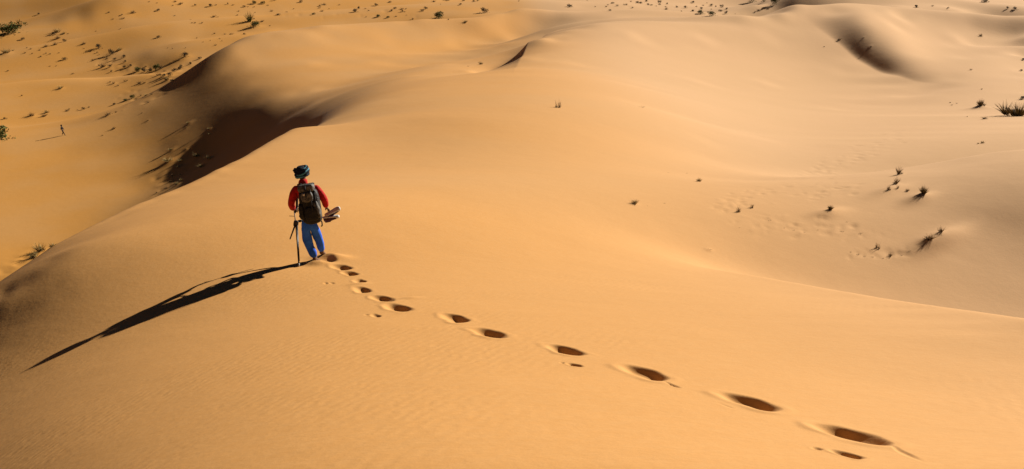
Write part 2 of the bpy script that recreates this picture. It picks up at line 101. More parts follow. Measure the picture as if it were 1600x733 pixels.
12476,-111,-112,-113,-112,-113,-113,-112,-111,-110,-109,-108,-105,-104,-102,-100,-97,-95,-92,-90,-86,-83,-79,-76,-71,-68,-64,-62,-59,-56,-54,-51,-50,-48,-45,-44,-42,-39,-38,-35,-33,-31,-30,-27,-25,-23,-22,-20,-20,-17,-16,-14,-12,-10,-9,-9,-9,-8,-8,-6,-7,-5,-5,-3,-3,-3,-3,-1,-1,0,1,1,-1,-2,-2,-2,-3,-3,-3,-3,-2,-3,-2,-1,-1,-3,-4,-5,-6,-8,-9,-9,-12,-12,-13,-15,-18,-20,-22,-25,-27,-28,-29,-30,-30,-31,-31,-32,-32,-33,-33,-33,-34,-34,-34,-34,-34,-34,-34,-35,
12293,-110,-109,-110,-109,-109,-110,-109,-108,-108,-106,-105,-104,-102,-100,-99,-96,-93,-91,-88,-84,-82,-78,-74,-70,-67,-64,-61,-59,-56,-53,-51,-49,-47,-45,-43,-41,-39,-36,-34,-33,-30,-28,-27,-24,-23,-22,-19,-17,-17,-15,-15,-13,-12,-12,-9,-8,-8,-7,-6,-5,-5,-5,-4,-4,-3,-2,-3,-2,-1,-2,-1,-1,-1,-1,-2,-1,-2,-2,-2,-2,-2,1,0,-5,-4,-6,-6,-6,-5,-7,-8,-10,-8,-13,-16,-18,-20,-21,-24,-25,-27,-28,-29,-29,-30,-31,-30,-31,-32,-32,-31,-33,-32,-32,-33,-32,-33,-32,-33,
12097,-106,-106,-107,-106,-106,-106,-106,-105,-104,-103,-103,-101,-99,-98,-96,-93,-91,-89,-86,-83,-79,-76,-73,-69,-66,-63,-60,-58,-56,-53,-50,-49,-46,-44,-43,-40,-37,-37,-34,-31,-30,-28,-22,-23,-21,-22,-20,-19,-17,-16,-13,-13,-11,-11,-10,-9,-8,-8,-7,-6,-6,-5,-4,-4,-3,-3,-2,-2,-1,-2,-1,-1,-1,-2,-1,-2,-2,-1,-2,-1,-1,-2,-3,-3,-4,-4,-4,-2,-7,-8,-8,-10,-13,-13,-16,-17,-19,-21,-23,-24,-26,-26,-28,-27,-29,-29,-30,-30,-30,-31,-30,-31,-31,-31,-31,-31,-31,-31,-31,
11900,-104,-103,-103,-103,-103,-102,-102,-102,-101,-100,-99,-98,-97,-95,-93,-91,-89,-86,-84,-81,-77,-74,-70,-68,-65,-63,-59,-57,-55,-52,-50,-48,-46,-43,-41,-39,-37,-35,-33,-31,-28,-25,-24,-24,-23,-21,-19,-17,-17,-16,-16,-13,-13,-11,-9,-9,-8,-6,-7,-6,-5,-5,-4,-4,-4,-3,-3,-3,-2,-2,-3,-2,-1,-2,-2,-1,-2,-1,-2,-2,-2,-2,-3,-4,-3,-4,-4,-7,-7,-8,-10,-11,-12,-14,-15,-16,-18,-19,-21,-23,-24,-26,-26,-27,-28,-28,-29,-29,-29,-29,-30,-29,-30,-29,-30,-29,-29,-30,-29,
11706,-100,-100,-100,-100,-100,-100,-99,-98,-98,-97,-96,-95,-94,-92,-90,-89,-86,-84,-81,-79,-75,-72,-70,-67,-64,-61,-58,-56,-54,-52,-49,-47,-45,-43,-40,-38,-36,-34,-31,-30,-29,-27,-25,-23,-21,-21,-20,-19,-16,-15,-13,-12,-12,-10,-11,-9,-9,-7,-8,-6,-6,-5,-4,-5,-3,-4,-2,-3,-2,-2,-2,-2,-2,-2,-2,-3,-2,-3,-4,-3,-3,-4,-4,-4,-5,-6,-6,-7,-8,-10,-10,-11,-12,-13,-15,-16,-17,-19,-20,-22,-23,-25,-25,-26,-27,-27,-28,-28,-28,-28,-28,-28,-29,-28,-27,-28,-28,-27,-28,
11519,-97,-97,-97,-97,-97,-97,-96,-95,-95,-94,-93,-93,-91,-89,-88,-86,-85,-81,-80,-76,-74,-72,-68,-65,-63,-60,-58,-55,-52,-50,-49,-46,-45,-42,-39,-38,-34,-32,-32,-31,-28,-27,-25,-25,-22,-20,-19,-17,-16,-16,-14,-13,-12,-10,-9,-8,-7,-6,-6,-6,-6,-5,-5,-4,-4,-4,-3,-4,-3,-3,-3,-3,-3,-4,-3,-3,-3,-3,-4,-4,-4,-5,-5,-6,-7,-8,-8,-10,-9,-10,-11,-12,-13,-14,-15,-17,-17,-19,-19,-22,-22,-23,-25,-26,-26,-26,-27,-27,-27,-27,-27,-27,-26,-26,-26,-26,-26,-25,-26,
11342,-94,-95,-95,-94,-94,-94,-93,-93,-92,-92,-91,-89,-89,-87,-86,-85,-82,-81,-78,-76,-73,-70,-68,-65,-62,-58,-52,-54,-52,-49,-48,-46,-44,-41,-39,-37,-36,-34,-31,-30,-29,-27,-25,-22,-22,-21,-19,-18,-15,-14,-12,-12,-10,-10,-10,-9,-8,-7,-7,-6,-6,-5,-5,-4,-4,-4,-3,-3,-3,-3,-3,-3,-3,-3,-3,-3,-5,-5,-5,-6,-6,-7,-8,-8,-8,-9,-10,-10,-12,-12,-13,-14,-15,-15,-17,-17,-18,-18,-20,-22,-22,-23,-24,-25,-27,-26,-26,-26,-25,-26,-25,-25,-24,-24,-24,-23,-23,-23,-23,
11175,-92,-92,-93,-92,-91,-92,-91,-91,-90,-89,-88,-88,-86,-86,-84,-84,-82,-79,-77,-75,-72,-69,-67,-63,-60,-57,-56,-53,-50,-49,-47,-45,-43,-41,-39,-37,-34,-34,-32,-30,-28,-26,-25,-24,-21,-19,-17,-17,-15,-15,-14,-12,-10,-10,-7,-8,-6,-6,-5,-6,-5,-4,-5,-4,-4,-4,-4,-4,-4,-4,-4,-4,-4,-5,-4,-5,-4,-5,-6,-5,-7,-7,-9,-9,-11,-12,-12,-14,-15,-15,-16,-16,-17,-18,-18,-19,-19,-20,-21,-22,-23,-23,-26,-25,-25,-25,-25,-25,-24,-24,-22,-23,-21,-21,-21,-19,-20,-20,-19,
11019,-91,-90,-90,-91,-89,-90,-89,-89,-88,-88,-87,-86,-85,-84,-83,-82,-80,-79,-76,-74,-72,-68,-66,-63,-60,-58,-55,-53,-50,-48,-47,-44,-42,-41,-38,-37,-35,-33,-31,-29,-29,-26,-23,-22,-21,-20,-18,-16,-14,-12,-11,-10,-10,-9,-9,-8,-7,-7,-6,-5,-5,-4,-5,-4,-4,-4,-3,-4,-3,-4,-3,-4,-3,-4,-4,-4,-6,-5,-7,-7,-9,-10,-11,-13,-13,-14,-15,-16,-16,-18,-18,-20,-20,-21,-21,-23,-22,-23,-23,-24,-24,-24,-23,-25,-26,-25,-24,-22,-22,-20,-19,-19,-17,-17,-16,-16,-15,-15,-16,
10872,-89,-89,-88,-89,-89,-88,-87,-88,-87,-86,-85,-85,-84,-83,-82,-81,-79,-78,-76,-74,-71,-69,-65,-63,-60,-57,-55,-52,-51,-48,-46,-44,-42,-40,-38,-36,-35,-32,-32,-28,-27,-25,-24,-23,-19,-18,-16,-15,-15,-13,-12,-11,-9,-8,-6,-6,-5,-5,-4,-5,-4,-3,-4,-4,-3,-4,-4,-4,-4,-4,-5,-5,-5,-6,-6,-4,0,-5,-6,-8,-10,-10,-12,-14,-15,-16,-18,-19,-21,-21,-24,-24,-25,-25,-26,-26,-26,-28,-26,-26,-25,-27,-31,-27,-20,-21,-20,-18,-17,-15,-14,-13,-12,-11,-11,-10,-10,-10,-9,
10734,-87,-88,-87,-88,-87,-87,-87,-86,-86,-85,-84,-84,-83,-83,-81,-80,-79,-78,-76,-73,-71,-68,-66,-62,-61,-57,-55,-52,-50,-48,-46,-43,-41,-40,-38,-36,-34,-32,-30,-29,-27,-25,-22,-21,-20,-18,-17,-14,-12,-11,-9,-9,-8,-7,-7,-7,-5,-5,-5,-4,-3,-4,-3,-3,-2,-3,-3,-2,-3,-2,-3,-3,-3,-3,-3,-3,-5,-9,-10,-11,-13,-14,-15,-17,-17,-19,-20,-22,-22,-24,-25,-28,-28,-30,-33,-33,-33,-30,-33,-33,-34,-25,-16,-20,-30,-22,-15,-11,-8,-6,-5,-4,-4,-4,-3,-4,-4,-4,-4,
10605,-87,-86,-87,-86,-87,-86,-86,-85,-85,-85,-83,-84,-82,-82,-81,-80,-78,-78,-75,-74,-70,-69,-65,-63,-60,-58,-55,-52,-50,-48,-45,-43,-41,-39,-37,-36,-33,-32,-30,-28,-26,-25,-23,-21,-18,-16,-15,-13,-14,-11,-10,-9,-8,-6,-5,-5,-3,-4,-2,-3,-3,-2,-2,-3,-2,-3,-2,-3,-3,-3,-3,-3,-4,-4,-5,-6,-6,-7,-8,-9,-11,-13,-14,-16,-18,-19,-21,-22,-24,-25,-27,-27,-29,-30,-30,-31,-28,-37,-43,-49,-45,-55,-84,-50,9,14,14,12,10,8,7,5,5,3,3,3,2,2,2,
10483,-86,-86,-86,-86,-86,-85,-86,-85,-84,-84,-83,-83,-82,-82,-80,-80,-78,-77,-76,-73,-71,-68,-66,-63,-61,-57,-55,-53,-50,-47,-46,-40,-40,-39,-37,-35,-34,-31,-30,-28,-26,-24,-22,-20,-20,-17,-15,-13,-9,-8,-8,-6,-7,-6,-5,-4,-4,-3,-2,-2,-2,-2,-1,-1,-2,-1,-2,-1,-2,-2,-3,-3,-4,-5,-6,-6,-8,-10,-10,-12,-13,-15,-16,-17,-19,-20,-22,-23,-25,-25,-27,-29,-31,-30,-35,-37,-42,-45,-46,-41,-56,-75,-29,28,12,16,14,14,12,12,11,10,9,8,7,7,7,6,6,
10366,-86,-86,-85,-86,-85,-85,-85,-84,-85,-83,-83,-83,-82,-81,-80,-79,-79,-77,-76,-73,-71,-68,-66,-63,-60,-58,-54,-52,-50,-47,-44,-43,-40,-38,-37,-35,-33,-31,-29,-27,-26,-23,-22,-20,-18,-15,-13,-11,-10,-10,-9,-8,-7,-6,-4,-3,-3,-1,-1,-2,0,0,-1,0,-1,-2,-1,-2,-2,-2,-3,-3,-3,-4,-5,-6,-6,-8,-8,-11,-11,-13,-15,-17,-18,-20,-22,-23,-25,-27,-28,-24,-25,-31,-33,-37,-41,-42,-52,-77,-49,8,71,25,4,5,7,9,10,10,10,11,10,11,9,10,10,9,10,
10252,-85,-86,-85,-86,-85,-85,-85,-84,-84,-83,-83,-82,-82,-81,-81,-79,-79,-77,-76,-73,-71,-68,-66,-63,-59,-57,-55,-52,-49,-47,-44,-43,-40,-38,-36,-34,-33,-30,-29,-27,-25,-23,-20,-19,-17,-16,-14,-12,-10,-8,-6,-6,-4,-4,-4,-3,-2,-1,0,5,1,0,0,-1,0,-1,-1,-2,-2,-2,-3,-4,-4,-5,-7,-7,-8,-9,-10,-12,-12,-13,-15,-16,-17,-18,-19,-21,-22,-23,-23,-28,-33,-36,-43,-41,-42,-57,-56,3,40,38,12,23,26,22,19,17,16,15,14,13,13,13,12,12,12,13,12,
10140,-85,-86,-86,-86,-85,-85,-85,-84,-84,-83,-83,-82,-82,-80,-81,-79,-81,-78,-75,-74,-70,-68,-65,-62,-60,-57,-53,-52,-49,-46,-45,-41,-40,-38,-36,-34,-31,-31,-28,-26,-24,-23,-20,-19,-16,-14,-13,-11,-9,-9,-7,-6,-4,-4,-2,0,0,1,2,0,1,1,0,1,0,0,-1,0,-1,-1,-1,-2,-3,-3,-5,-6,-7,-8,-9,-11,-13,-13,-15,-17,-18,-18,-22,-24,-24,-28,-31,-32,-33,-37,-29,-42,-53,-21,44,51,30,29,36,30,25,25,24,22,21,19,19,17,17,16,16,15,16,16,16,
10028,-87,-87,-86,-86,-86,-86,-85,-84,-85,-83,-83,-82,-82,-81,-81,-80,-79,-77,-75,-73,-70,-68,-64,-62,-59,-56,-54,-51,-49,-46,-44,-41,-40,-37,-35,-34,-31,-29,-28,-26,-23,-22,-20,-18,-16,-14,-13,-10,-9,-6,-5,-4,-2,-1,-1,0,1,1,1,2,2,1,2,1,1,0,0,0,0,-2,-1,-3,-3,-4,-4,-6,-6,-7,-9,-9,-10,-12,-14,-14,-16,-18,-14,-15,-20,-22,-25,-31,-36,-38,-65,-37,24,58,45,40,46,42,37,36,34,32,29,28,26,24,23,23,21,21,20,20,20,20,20,
9912,-88,-88,-87,-88,-86,-87,-86,-85,-84,-84,-83,-83,-82,-80,-80,-79,-78,-77,-75,-72,-71,-67,-64,-62,-59,-56,-53,-50,-49,-46,-43,-41,-39,-37,-35,-32,-31,-29,-27,-24,-23,-21,-19,-17,-15,-13,-10,-10,-7,-6,-5,-3,-2,-1,0,2,1,3,2,3,2,3,3,2,3,2,2,1,2,0,0,-1,-2,-3,-5,-5,-7,-8,-9,-10,-11,-11,-12,-13,-13,-13,-15,-20,-23,-29,-33,-28,-36,-55,-2,64,65,54,55,54,48,45,45,41,38,36,35,32,31,29,27,27,26,25,24,24,23,24,23,
9791,-89,-90,-89,-89,-89,-88,-87,-86,-85,-84,-83,-82,-82,-80,-79,-78,-78,-76,-74,-72,-70,-68,-65,-61,-59,-55,-54,-51,-47,-45,-43,-41,-38,-36,-34,-32,-30,-28,-25,-24,-21,-19,-18,-15,-14,-12,-10,-8,-6,-4,-3,-2,0,4,4,3,3,3,3,3,3,3,3,2,3,3,2,3,2,3,1,0,-1,-1,-3,-3,-5,-6,-7,-8,-8,-12,-12,-14,-16,-19,-21,-21,-27,-21,-19,-44,-35,49,84,68,65,66,60,57,54,52,47,45,43,40,38,36,34,32,32,30,29,28,28,27,27,26,27,
9665,-93,-92,-93,-91,-91,-90,-89,-88,-86,-85,-84,-82,-81,-80,-78,-77,-77,-77,-75,-73,-71,-63,-62,-63,-60,-57,-51,-47,-48,-46,-43,-41,-39,-35,-34,-31,-28,-26,-23,-21,-19,-17,-16,-13,-10,-9,-6,-5,-4,-2,0,2,3,4,4,4,4,4,4,5,4,5,5,4,5,3,4,3,3,2,3,3,1,-1,-3,-4,-5,-7,-8,-8,-9,-6,-7,-9,-12,-12,-18,-23,-17,-41,-46,11,88,89,76,78,75,68,66,61,57,54,51,47,45,43,40,38,36,35,34,32,32,30,31,29,30,29,29,
9533,-97,-97,-97,-96,-94,-94,-92,-91,-89,-87,-86,-83,-82,-79,-78,-76,-76,-72,-72,-73,-70,-66,-64,-62,-61,-58,-53,-50,-49,-46,-43,-41,-36,-34,-31,-29,-25,-23,-20,-18,-14,-13,-10,-9,-7,-5,-4,-2,0,1,2,4,4,5,6,7,6,7,7,6,7,6,6,7,7,8,7,7,6,7,8,3,0,-1,-3,-4,-5,-6,-6,-6,-5,-3,-13,-13,-18,-23,-19,-18,-50,-12,71,110,91,87,87,80,76,72,67,63,59,56,52,48,46,43,41,39,38,36,35,34,33,32,32,31,31,31,31,
9399,-104,-103,-103,-102,-101,-99,-97,-96,-94,-91,-90,-87,-85,-84,-82,-79,-76,-81,-74,-72,-69,-68,-64,-60,-59,-55,-52,-49,-46,-42,-39,-37,-37,-33,-30,-25,-21,-17,-13,-11,-9,-6,-4,-3,-2,0,1,1,3,4,6,6,7,8,9,9,9,10,10,10,10,10,10,10,11,9,9,8,7,6,4,4,4,1,0,-1,-2,-4,-5,-7,-9,-13,-11,-17,-15,-10,-30,-41,35,120,106,91,95,91,87,83,79,74,70,65,58,54,51,47,45,43,41,39,38,36,36,34,34,34,32,33,33,32,32,
9269,-112,-112,-111,-110,-109,-108,-105,-103,-101,-98,-96,-92,-90,-87,-84,-86,-86,-74,-80,-77,-75,-67,-65,-61,-56,-52,-48,-44,-42,-39,-37,-35,-32,-31,-29,-25,-15,-9,-5,0,4,4,3,4,2,3,3,5,6,7,8,10,10,11,12,13,13,13,13,14,13,14,13,12,12,12,11,11,9,8,7,5,4,2,1,1,-1,-1,-3,-6,-5,-8,-15,-9,-22,-44,4,84,121,95,99,99,94,90,86,83,79,75,70,65,58,54,50,47,44,43,41,40,38,37,36,35,35,34,33,34,33,34,33,
9157,-123,-123,-122,-122,-120,-119,-117,-114,-111,-108,-104,-100,-98,-95,-94,-83,-80,-96,-81,-78,-72,-74,-67,-60,-54,-49,-45,-40,-36,-32,-30,-26,-26,-21,-16,-13,-10,-7,-3,4,10,12,10,3,3,4,6,8,9,11,12,13,15,15,16,17,17,18,17,18,17,17,17,16,16,15,14,14,12,11,9,9,6,6,4,3,1,-3,-4,-6,-12,-9,-5,-32,-26,61,120,105,93,100,95,90,88,85,81,78,74,71,66,62,59,55,52,49,46,44,42,40,39,37,37,36,35,35,34,34,34,34,34,
9079,-136,-136,-136,-135,-135,-135,-133,-131,-128,-125,-119,-111,-100,-88,-80,-99,-105,-80,-96,-94,-92,-70,-67,-61,-52,-46,-41,-34,-32,-27,-25,-21,-18,-15,-11,-9,-5,-7,1,5,8,9,11,15,14,15,15,16,17,17,19,19,20,21,21,22,22,23,22,23,23,22,22,21,20,19,19,17,16,15,14,12,10,8,7,4,1,1,-5,-8,1,-16,-32,14,109,116,94,97,98,91,88,85,82,79,75,72,69,66,62,60,56,53,50,48,46,43,42,40,39,38,37,36,36,35,35,34,34,34,35,
9054,-150,-149,-150,-150,-151,-151,-153,-153,-155,-158,-159,-163,-163,-158,-127,-43,-15,-138,-65,-69,-61,-70,-74,-55,-45,-40,-36,-37,-27,-22,-18,-15,-10,-10,-7,-4,-2,3,3,7,9,12,14,15,18,19,21,22,22,24,25,25,26,25,26,28,28,29,29,29,28,28,28,27,26,25,23,23,21,20,18,17,14,13,10,8,5,-1,2,-2,-34,-9,78,121,101,95,99,93,87,86,81,77,74,72,68,65,62,60,57,54,52,50,47,45,44,42,41,39,38,38,36,36,35,35,35,34,35,34,34,
9095,-161,-161,-162,-162,-163,-163,-165,-165,-167,-168,-170,-172,-177,-177,-177,3,-44,-24,-144,-105,-130,-89,-62,-60,-52,-42,-35,-27,-25,-19,-15,-13,-11,-8,-4,-2,0,2,6,8,11,13,15,17,18,21,23,24,27,26,28,29,30,31,32,33,34,35,35,35,34,35,33,33,32,32,30,29,27,25,25,23,20,17,15,10,7,10,-12,-21,31,121,110,93,96,94,86,85,81,76,72,70,66,63,60,57,54,53,50,48,47,45,43,42,41,40,38,38,37,36,35,35,35,34,35,34,34,34,34,
9201,-172,-172,-171,-172,-172,-171,-172,-171,-169,-167,-163,-156,-143,-131,-111,-328,-68,-114,-83,-94,-72,-79,-108,-75,-49,-40,-35,-28,-24,-22,-20,-15,-11,-11,-9,-6,-3,1,2,5,9,12,12,12,20,23,25,26,23,28,31,32,34,35,36,37,38,39,39,40,40,40,41,39,39,35,36,36,35,34,31,29,28,28,23,20,13,-17,14,86,114,85,88,90,85,82,81,78,74,71,65,58,55,52,50,49,47,45,44,42,42,40,39,39,37,37,36,36,35,34,35,34,33,34,34,33,34,33,34,
9356,-181,-182,-181,-182,-181,-181,-181,-181,-180,-180,-180,-179,-183,-186,-195,-100,-185,-95,-112,-95,-95,-85,-60,-62,-61,-52,-44,-39,-35,-29,-25,-23,-29,-20,-11,-9,-6,-11,-7,3,7,9,14,17,18,20,22,23,26,29,30,33,34,35,37,38,40,40,41,42,42,43,43,42,40,42,44,44,43,40,39,41,40,35,39,34,14,52,104,82,71,80,77,73,72,70,68,66,63,59,57,53,49,47,45,43,42,40,39,38,38,36,36,35,35,34,34,33,34,33,33,33,33,33,33,33,33,33,33,
9548,-191,-192,-191,-191,-192,-192,-192,-192,-192,-193,-192,-192,-191,-187,-177,-205,-121,-143,-107,-93,-84,-77,-79,-69,-63,-61,-54,-47,-40,-37,-35,-30,-24,-21,-22,-18,-15,-7,-2,-1,3,6,9,10,14,16,19,21,23,25,28,29,31,33,35,37,37,40,40,43,42,44,45,46,48,49,50,50,52,54,54,54,57,58,57,61,68,73,57,64,67,61,61,60,59,58,56,54,52,51,48,46,44,42,41,39,37,37,35,35,34,34,33,33,32,33,32,32,32,32,33,32,32,32,33,32,33,33,32,
9763,-200,-201,-201,-201,-202,-202,-203,-203,-203,-203,-204,-204,-205,-205,-206,-185,-196,-94,-109,-108,-91,-89,-79,-74,-70,-63,-56,-50,-44,-41,-35,-31,-30,-28,-22,-18,-14,-11,-10,-6,-4,-1,4,7,10,13,15,17,20,21,24,25,27,28,31,32,35,37,38,35,42,44,46,49,51,54,55,58,59,61,65,67,67,68,69,69,69,63,63,59,54,55,52,49,49,47,46,45,45,42,42,39,39,37,37,35,34,34,33,32,32,32,31,31,31,32,31,31,31,32,32,31,32,32,33,32,33,32,33,
9984,-209,-208,-209,-210,-210,-211,-211,-211,-212,-212,-212,-213,-213,-212,-210,-214,-203,-206,-97,-85,-107,-89,-81,-75,-66,-60,-56,-51,-46,-42,-38,-35,-31,-27,-24,-21,-19,-16,-13,-9,-5,-2,1,3,6,8,11,12,15,16,18,19,20,22,25,25,28,31,32,36,40,42,45,48,51,54,56,60,62,64,63,64,68,70,70,68,62,62,59,57,55,47,45,44,43,42,41,38,38,36,36,36,35,34,33,32,32,32,31,32,30,31,30,31,30,31,31,31,31,32,31,32,32,32,33,32,33,33,32,
10198,-214,-215,-214,-215,-215,-216,-217,-217,-218,-218,-219,-219,-220,-220,-221,-218,-219,-211,-208,-127,-84,-87,-82,-68,-67,-61,-55,-50,-46,-42,-38,-34,-32,-28,-26,-22,-20,-17,-13,-10,-8,-5,-2,0,2,4,4,7,8,9,12,12,15,15,16,21,23,27,29,32,34,38,40,43,45,48,51,52,53,54,55,60,61,59,59,54,59,61,59,54,47,39,42,40,41,39,36,38,39,38,38,36,33,34,33,33,32,32,31,30,31,31,30,30,31,31,31,32,31,32,32,33,32,33,33,33,33,33,33,
10421,-219,-219,-219,-219,-220,-221,-221,-221,-223,-223,-223,-224,-225,-225,-224,-225,-222,-220,-214,-224,-169,-98,-65,-80,-54,-53,-51,-47,-44,-40,-37,-36,-31,-28,-26,-24,-21,-17,-15,-12,-10,-7,-6,-6,-4,-3,0,1,4,5,6,8,10,12,15,17,19,21,24,26,29,32,34,36,39,41,43,45,47,48,49,49,49,49,48,51,48,46,45,43,41,37,37,35,35,34,36,35,35,34,34,33,35,34,35,33,33,32,33,33,30,30,31,32,32,32,32,33,33,33,33,33,33,34,33,34,33,34,34,
10655,-222,-223,-223,-223,-223,-224,-225,-226,-226,-227,-227,-228,-229,-230,-230,-230,-230,-229,-228,-218,-225,-215,-88,-37,-73,-58,-48,-48,-42,-40,-37,-33,-31,-29,-26,-25,-21,-18,-17,-14,-12,-12,-10,-7,-5,-4,-2,-1,1,2,3,5,6,8,10,12,14,16,18,21,23,26,28,30,32,34,36,38,39,40,40,42,41,41,40,35,36,35,35,34,33,34,31,32,31,31,29,30,30,31,30,32,29,30,30,30,29,30,29,28,31,33,33,33,32,33,33,33,34,33,34,34,34,34,34,35,34,34,35,
10902,-225,-226,-225,-226,-227,-227,-227,-229,-229,-230,-231,-232,-233,-233,-235,-235,-236,-237,-236,-238,-230,-222,-225,-114,-20,-62,-54,-42,-46,-39,-37,-35,-31,-28,-27,-23,-22,-19,-17,-16,-14,-12,-9,-8,-6,-5,-4,-3,-1,1,1,2,3,4,6,8,9,12,13,16,18,20,22,24,26,28,30,31,31,33,32,33,32,30,29,28,30,28,28,27,25,22,23,23,23,23,24,25,25,25,26,24,26,26,27,27,27,26,28,28,29,26,28,29,30,31,31,33,33,33,34,35,35,35,35,35,35,35,35,
11161,-227,-228,-227,-228,-229,-228,-230,-231,-231,-233,-233,-235,-235,-237,-238,-240,-240,-241,-242,-241,-243,-240,-227,-236,-162,-4,-43,-63,-38,-42,-36,-31,-29,-29,-25,-23,-21,-19,-18,-16,-13,-12,-9,-9,-6,-6,-4,-3,-4,-3,-3,-1,0,2,4,5,8,9,10,13,15,16,18,20,21,23,24,25,25,27,28,26,25,24,23,21,20,18,17,15,14,16,15,15,15,15,15,15,16,16,17,19,20,21,21,21,20,21,21,20,22,24,24,26,27,29,30,32,32,34,35,35,35,36,36,36,36,35,36,
11429,-229,-228,-228,-229,-230,-230,-230,-232,-232,-234,-235,-236,-237,-239,-241,-241,-244,-244,-246,-248,-248,-247,-250,-237,-247,-211,-11,-30,-61,-30,-31,-32,-30,-25,-26,-22,-21,-19,-18,-14,-14,-11,-9,-8,-6,-7,-7,-6,-6,-3,-3,-1,0,1,2,4,5,7,9,10,12,13,15,17,18,20,21,22,22,23,22,20,19,18,16,15,13,12,10,8,8,6,5,5,4,4,5,5,5,6,8,7,9,10,12,13,13,12,11,12,9,13,18,23,25,29,30,32,33,35,35,36,36,36,36,36,37,36,36,
11702,-229,-228,-229,-229,-229,-230,-231,-231,-233,-233,-235,-237,-237,-240,-241,-242,-245,-247,-249,-251,-253,-256,-256,-260,-251,-254,-255,-45,9,-53,-37,-29,-29,-29,-22,-22,-21,-17,-16,-14,-12,-11,-9,-6,-8,-8,-6,-6,-4,-4,-3,-2,-1,0,1,2,4,5,7,8,10,11,12,14,16,17,19,19,19,19,19,17,16,14,13,10,8,6,4,3,0,-1,-2,-4,-5,-5,-6,-8,-7,-6,-6,-6,-6,-7,-9,-10,-10,-10,-3,-4,8,19,22,25,28,30,32,33,34,35,36,36,37,36,37,37,36,36,37,
11974,-227,-228,-228,-228,-228,-229,-230,-231,-231,-233,-233,-236,-236,-238,-240,-242,-245,-247,-250,-253,-255,-260,-264,-265,-272,-271,-266,-290,-103,34,-36,-43,-25,-17,-26,-20,-18,-16,-14,-13,-11,-10,-10,-8,-6,-6,-6,-5,-4,-4,-3,-3,-2,-1,0,1,2,3,6,6,9,10,12,13,15,15,17,17,17,17,17,16,14,12,10,8,6,2,0,-3,-5,-7,-10,-11,-13,-17,-17,-15,-16,-17,-15,-18,-20,-22,-23,-23,-24,-20,-20,-13,-4,5,14,19,24,27,30,32,33,34,36,35,36,36,36,37,36,36,36,
12241,-227,-226,-226,-227,-226,-228,-228,-229,-229,-231,-231,-233,-235,-235,-238,-240,-242,-244,-247,-253,-256,-260,-263,-267,-270,-273,-275,-259,-295,-216,-25,19,-28,-41,-15,-22,-16,-15,-14,-12,-11,-8,-7,-6,-6,-5,-5,-5,-4,-5,-4,-5,-4,-3,-1,0,1,4,5,7,9,10,13,13,15,16,17,18,17,17,16,15,14,11,9,5,3,0,-4,-7,-11,-13,-16,-18,-21,-20,-22,-23,-22,-23,-25,-27,-29,-32,-35,-36,-36,-35,-30,-25,-13,-4,3,9,15,19,24,26,29,30,32,34,34,34,35,35,35,35,35,
12494,-224,-224,-224,-225,-225,-225,-225,-227,-227,-228,-229,-231,-231,-234,-235,-237,-239,-242,-245,-248,-252,-255,-260,-263,-266,-269,-271,-277,-260,-279,-298,-123,-21,11,-37,-9,-16,-14,-10,-8,-8,-7,-6,-6,-5,-4,-5,-6,-6,-6,-5,-5,-5,-3,-1,0,2,4,6,8,10,12,14,16,17,18,18,20,19,19,19,17,14,13,9,6,3,-2,-5,-9,-12,-16,-19,-21,-23,-26,-27,-29,-33,-35,-38,-37,-40,-39,-38,-40,-42,-41,-39,-32,-27,-19,-10,-3,4,9,15,18,23,24,28,29,30,32,32,33,33,33,34,
12729,-222,-221,-222,-222,-222,-223,-223,-224,-224,-226,-226,-227,-229,-231,-232,-234,-236,-238,-241,-243,-246,-250,-252,-258,-266,-269,-273,-272,-281,-270,-255,-294,-241,-98,36,-33,-7,-5,-9,-9,-8,-7,-6,-5,-4,-4,-5,-5,-5,-5,-5,-5,-4,-3,-2,0,3,4,7,10,12,13,16,18,20,21,22,22,23,24,22,21,19,16,13,8,4,-1,-4,-9,-14,-18,-22,-26,-28,-32,-37,-41,-39,-38,-37,-38,-37,-42,-52,-55,-53,-51,-46,-44,-32,-24,-18,-11,-6,1,6,11,15,19,22,24,27,28,29,30,31,31,32,
12939,-218,-219,-219,-219,-219,-220,-220,-221,-222,-222,-224,-224,-226,-228,-229,-232,-233,-236,-238,-241,-244,-248,-252,-257,-262,-266,-269,-274,-273,-278,-283,-263,-273,-293,-210,73,-14,-17,-7,-8,-5,-5,-3,-3,-2,-3,-3,-4,-5,-5,-6,-5,-5,-3,-2,0,3,6,8,11,13,16,18,21,23,24,26,27,28,29,28,27,25,23,18,12,8,2,-4,-11,-15,-20,-26,-30,-34,-41,-40,-37,-39,-40,-42,-44,-51,-54,-52,-54,-61,-52,-48,-38,-37,-35,-26,-19,-12,-4,1,6,11,15,18,21,24,25,27,28,29,29,29,
13122,-216,-215,-216,-216,-216,-216,-217,-218,-218,-220,-220,-222,-223,-225,-227,-229,-231,-233,-237,-240,-243,-247,-251,-255,-259,-263,-267,-270,-275,-277,-277,-287,-282,-269,-286,-266,7,13,-5,-3,-3,-2,-2,0,-1,-1,-2,-4,-5,-6,-6,-6,-5,-4,-3,0,3,6,9,12,14,18,21,23,26,28,30,31,33,33,34,32,31,30,27,22,11,5,-1,-7,-17,-25,-29,-35,-38,-36,-38,-41,-43,-46,-50,-56,-57,-60,-65,-74,-44,-53,-56,-45,-30,-21,-16,-10,-5,-1,4,8,11,15,18,21,23,24,26,27,27,28,28,
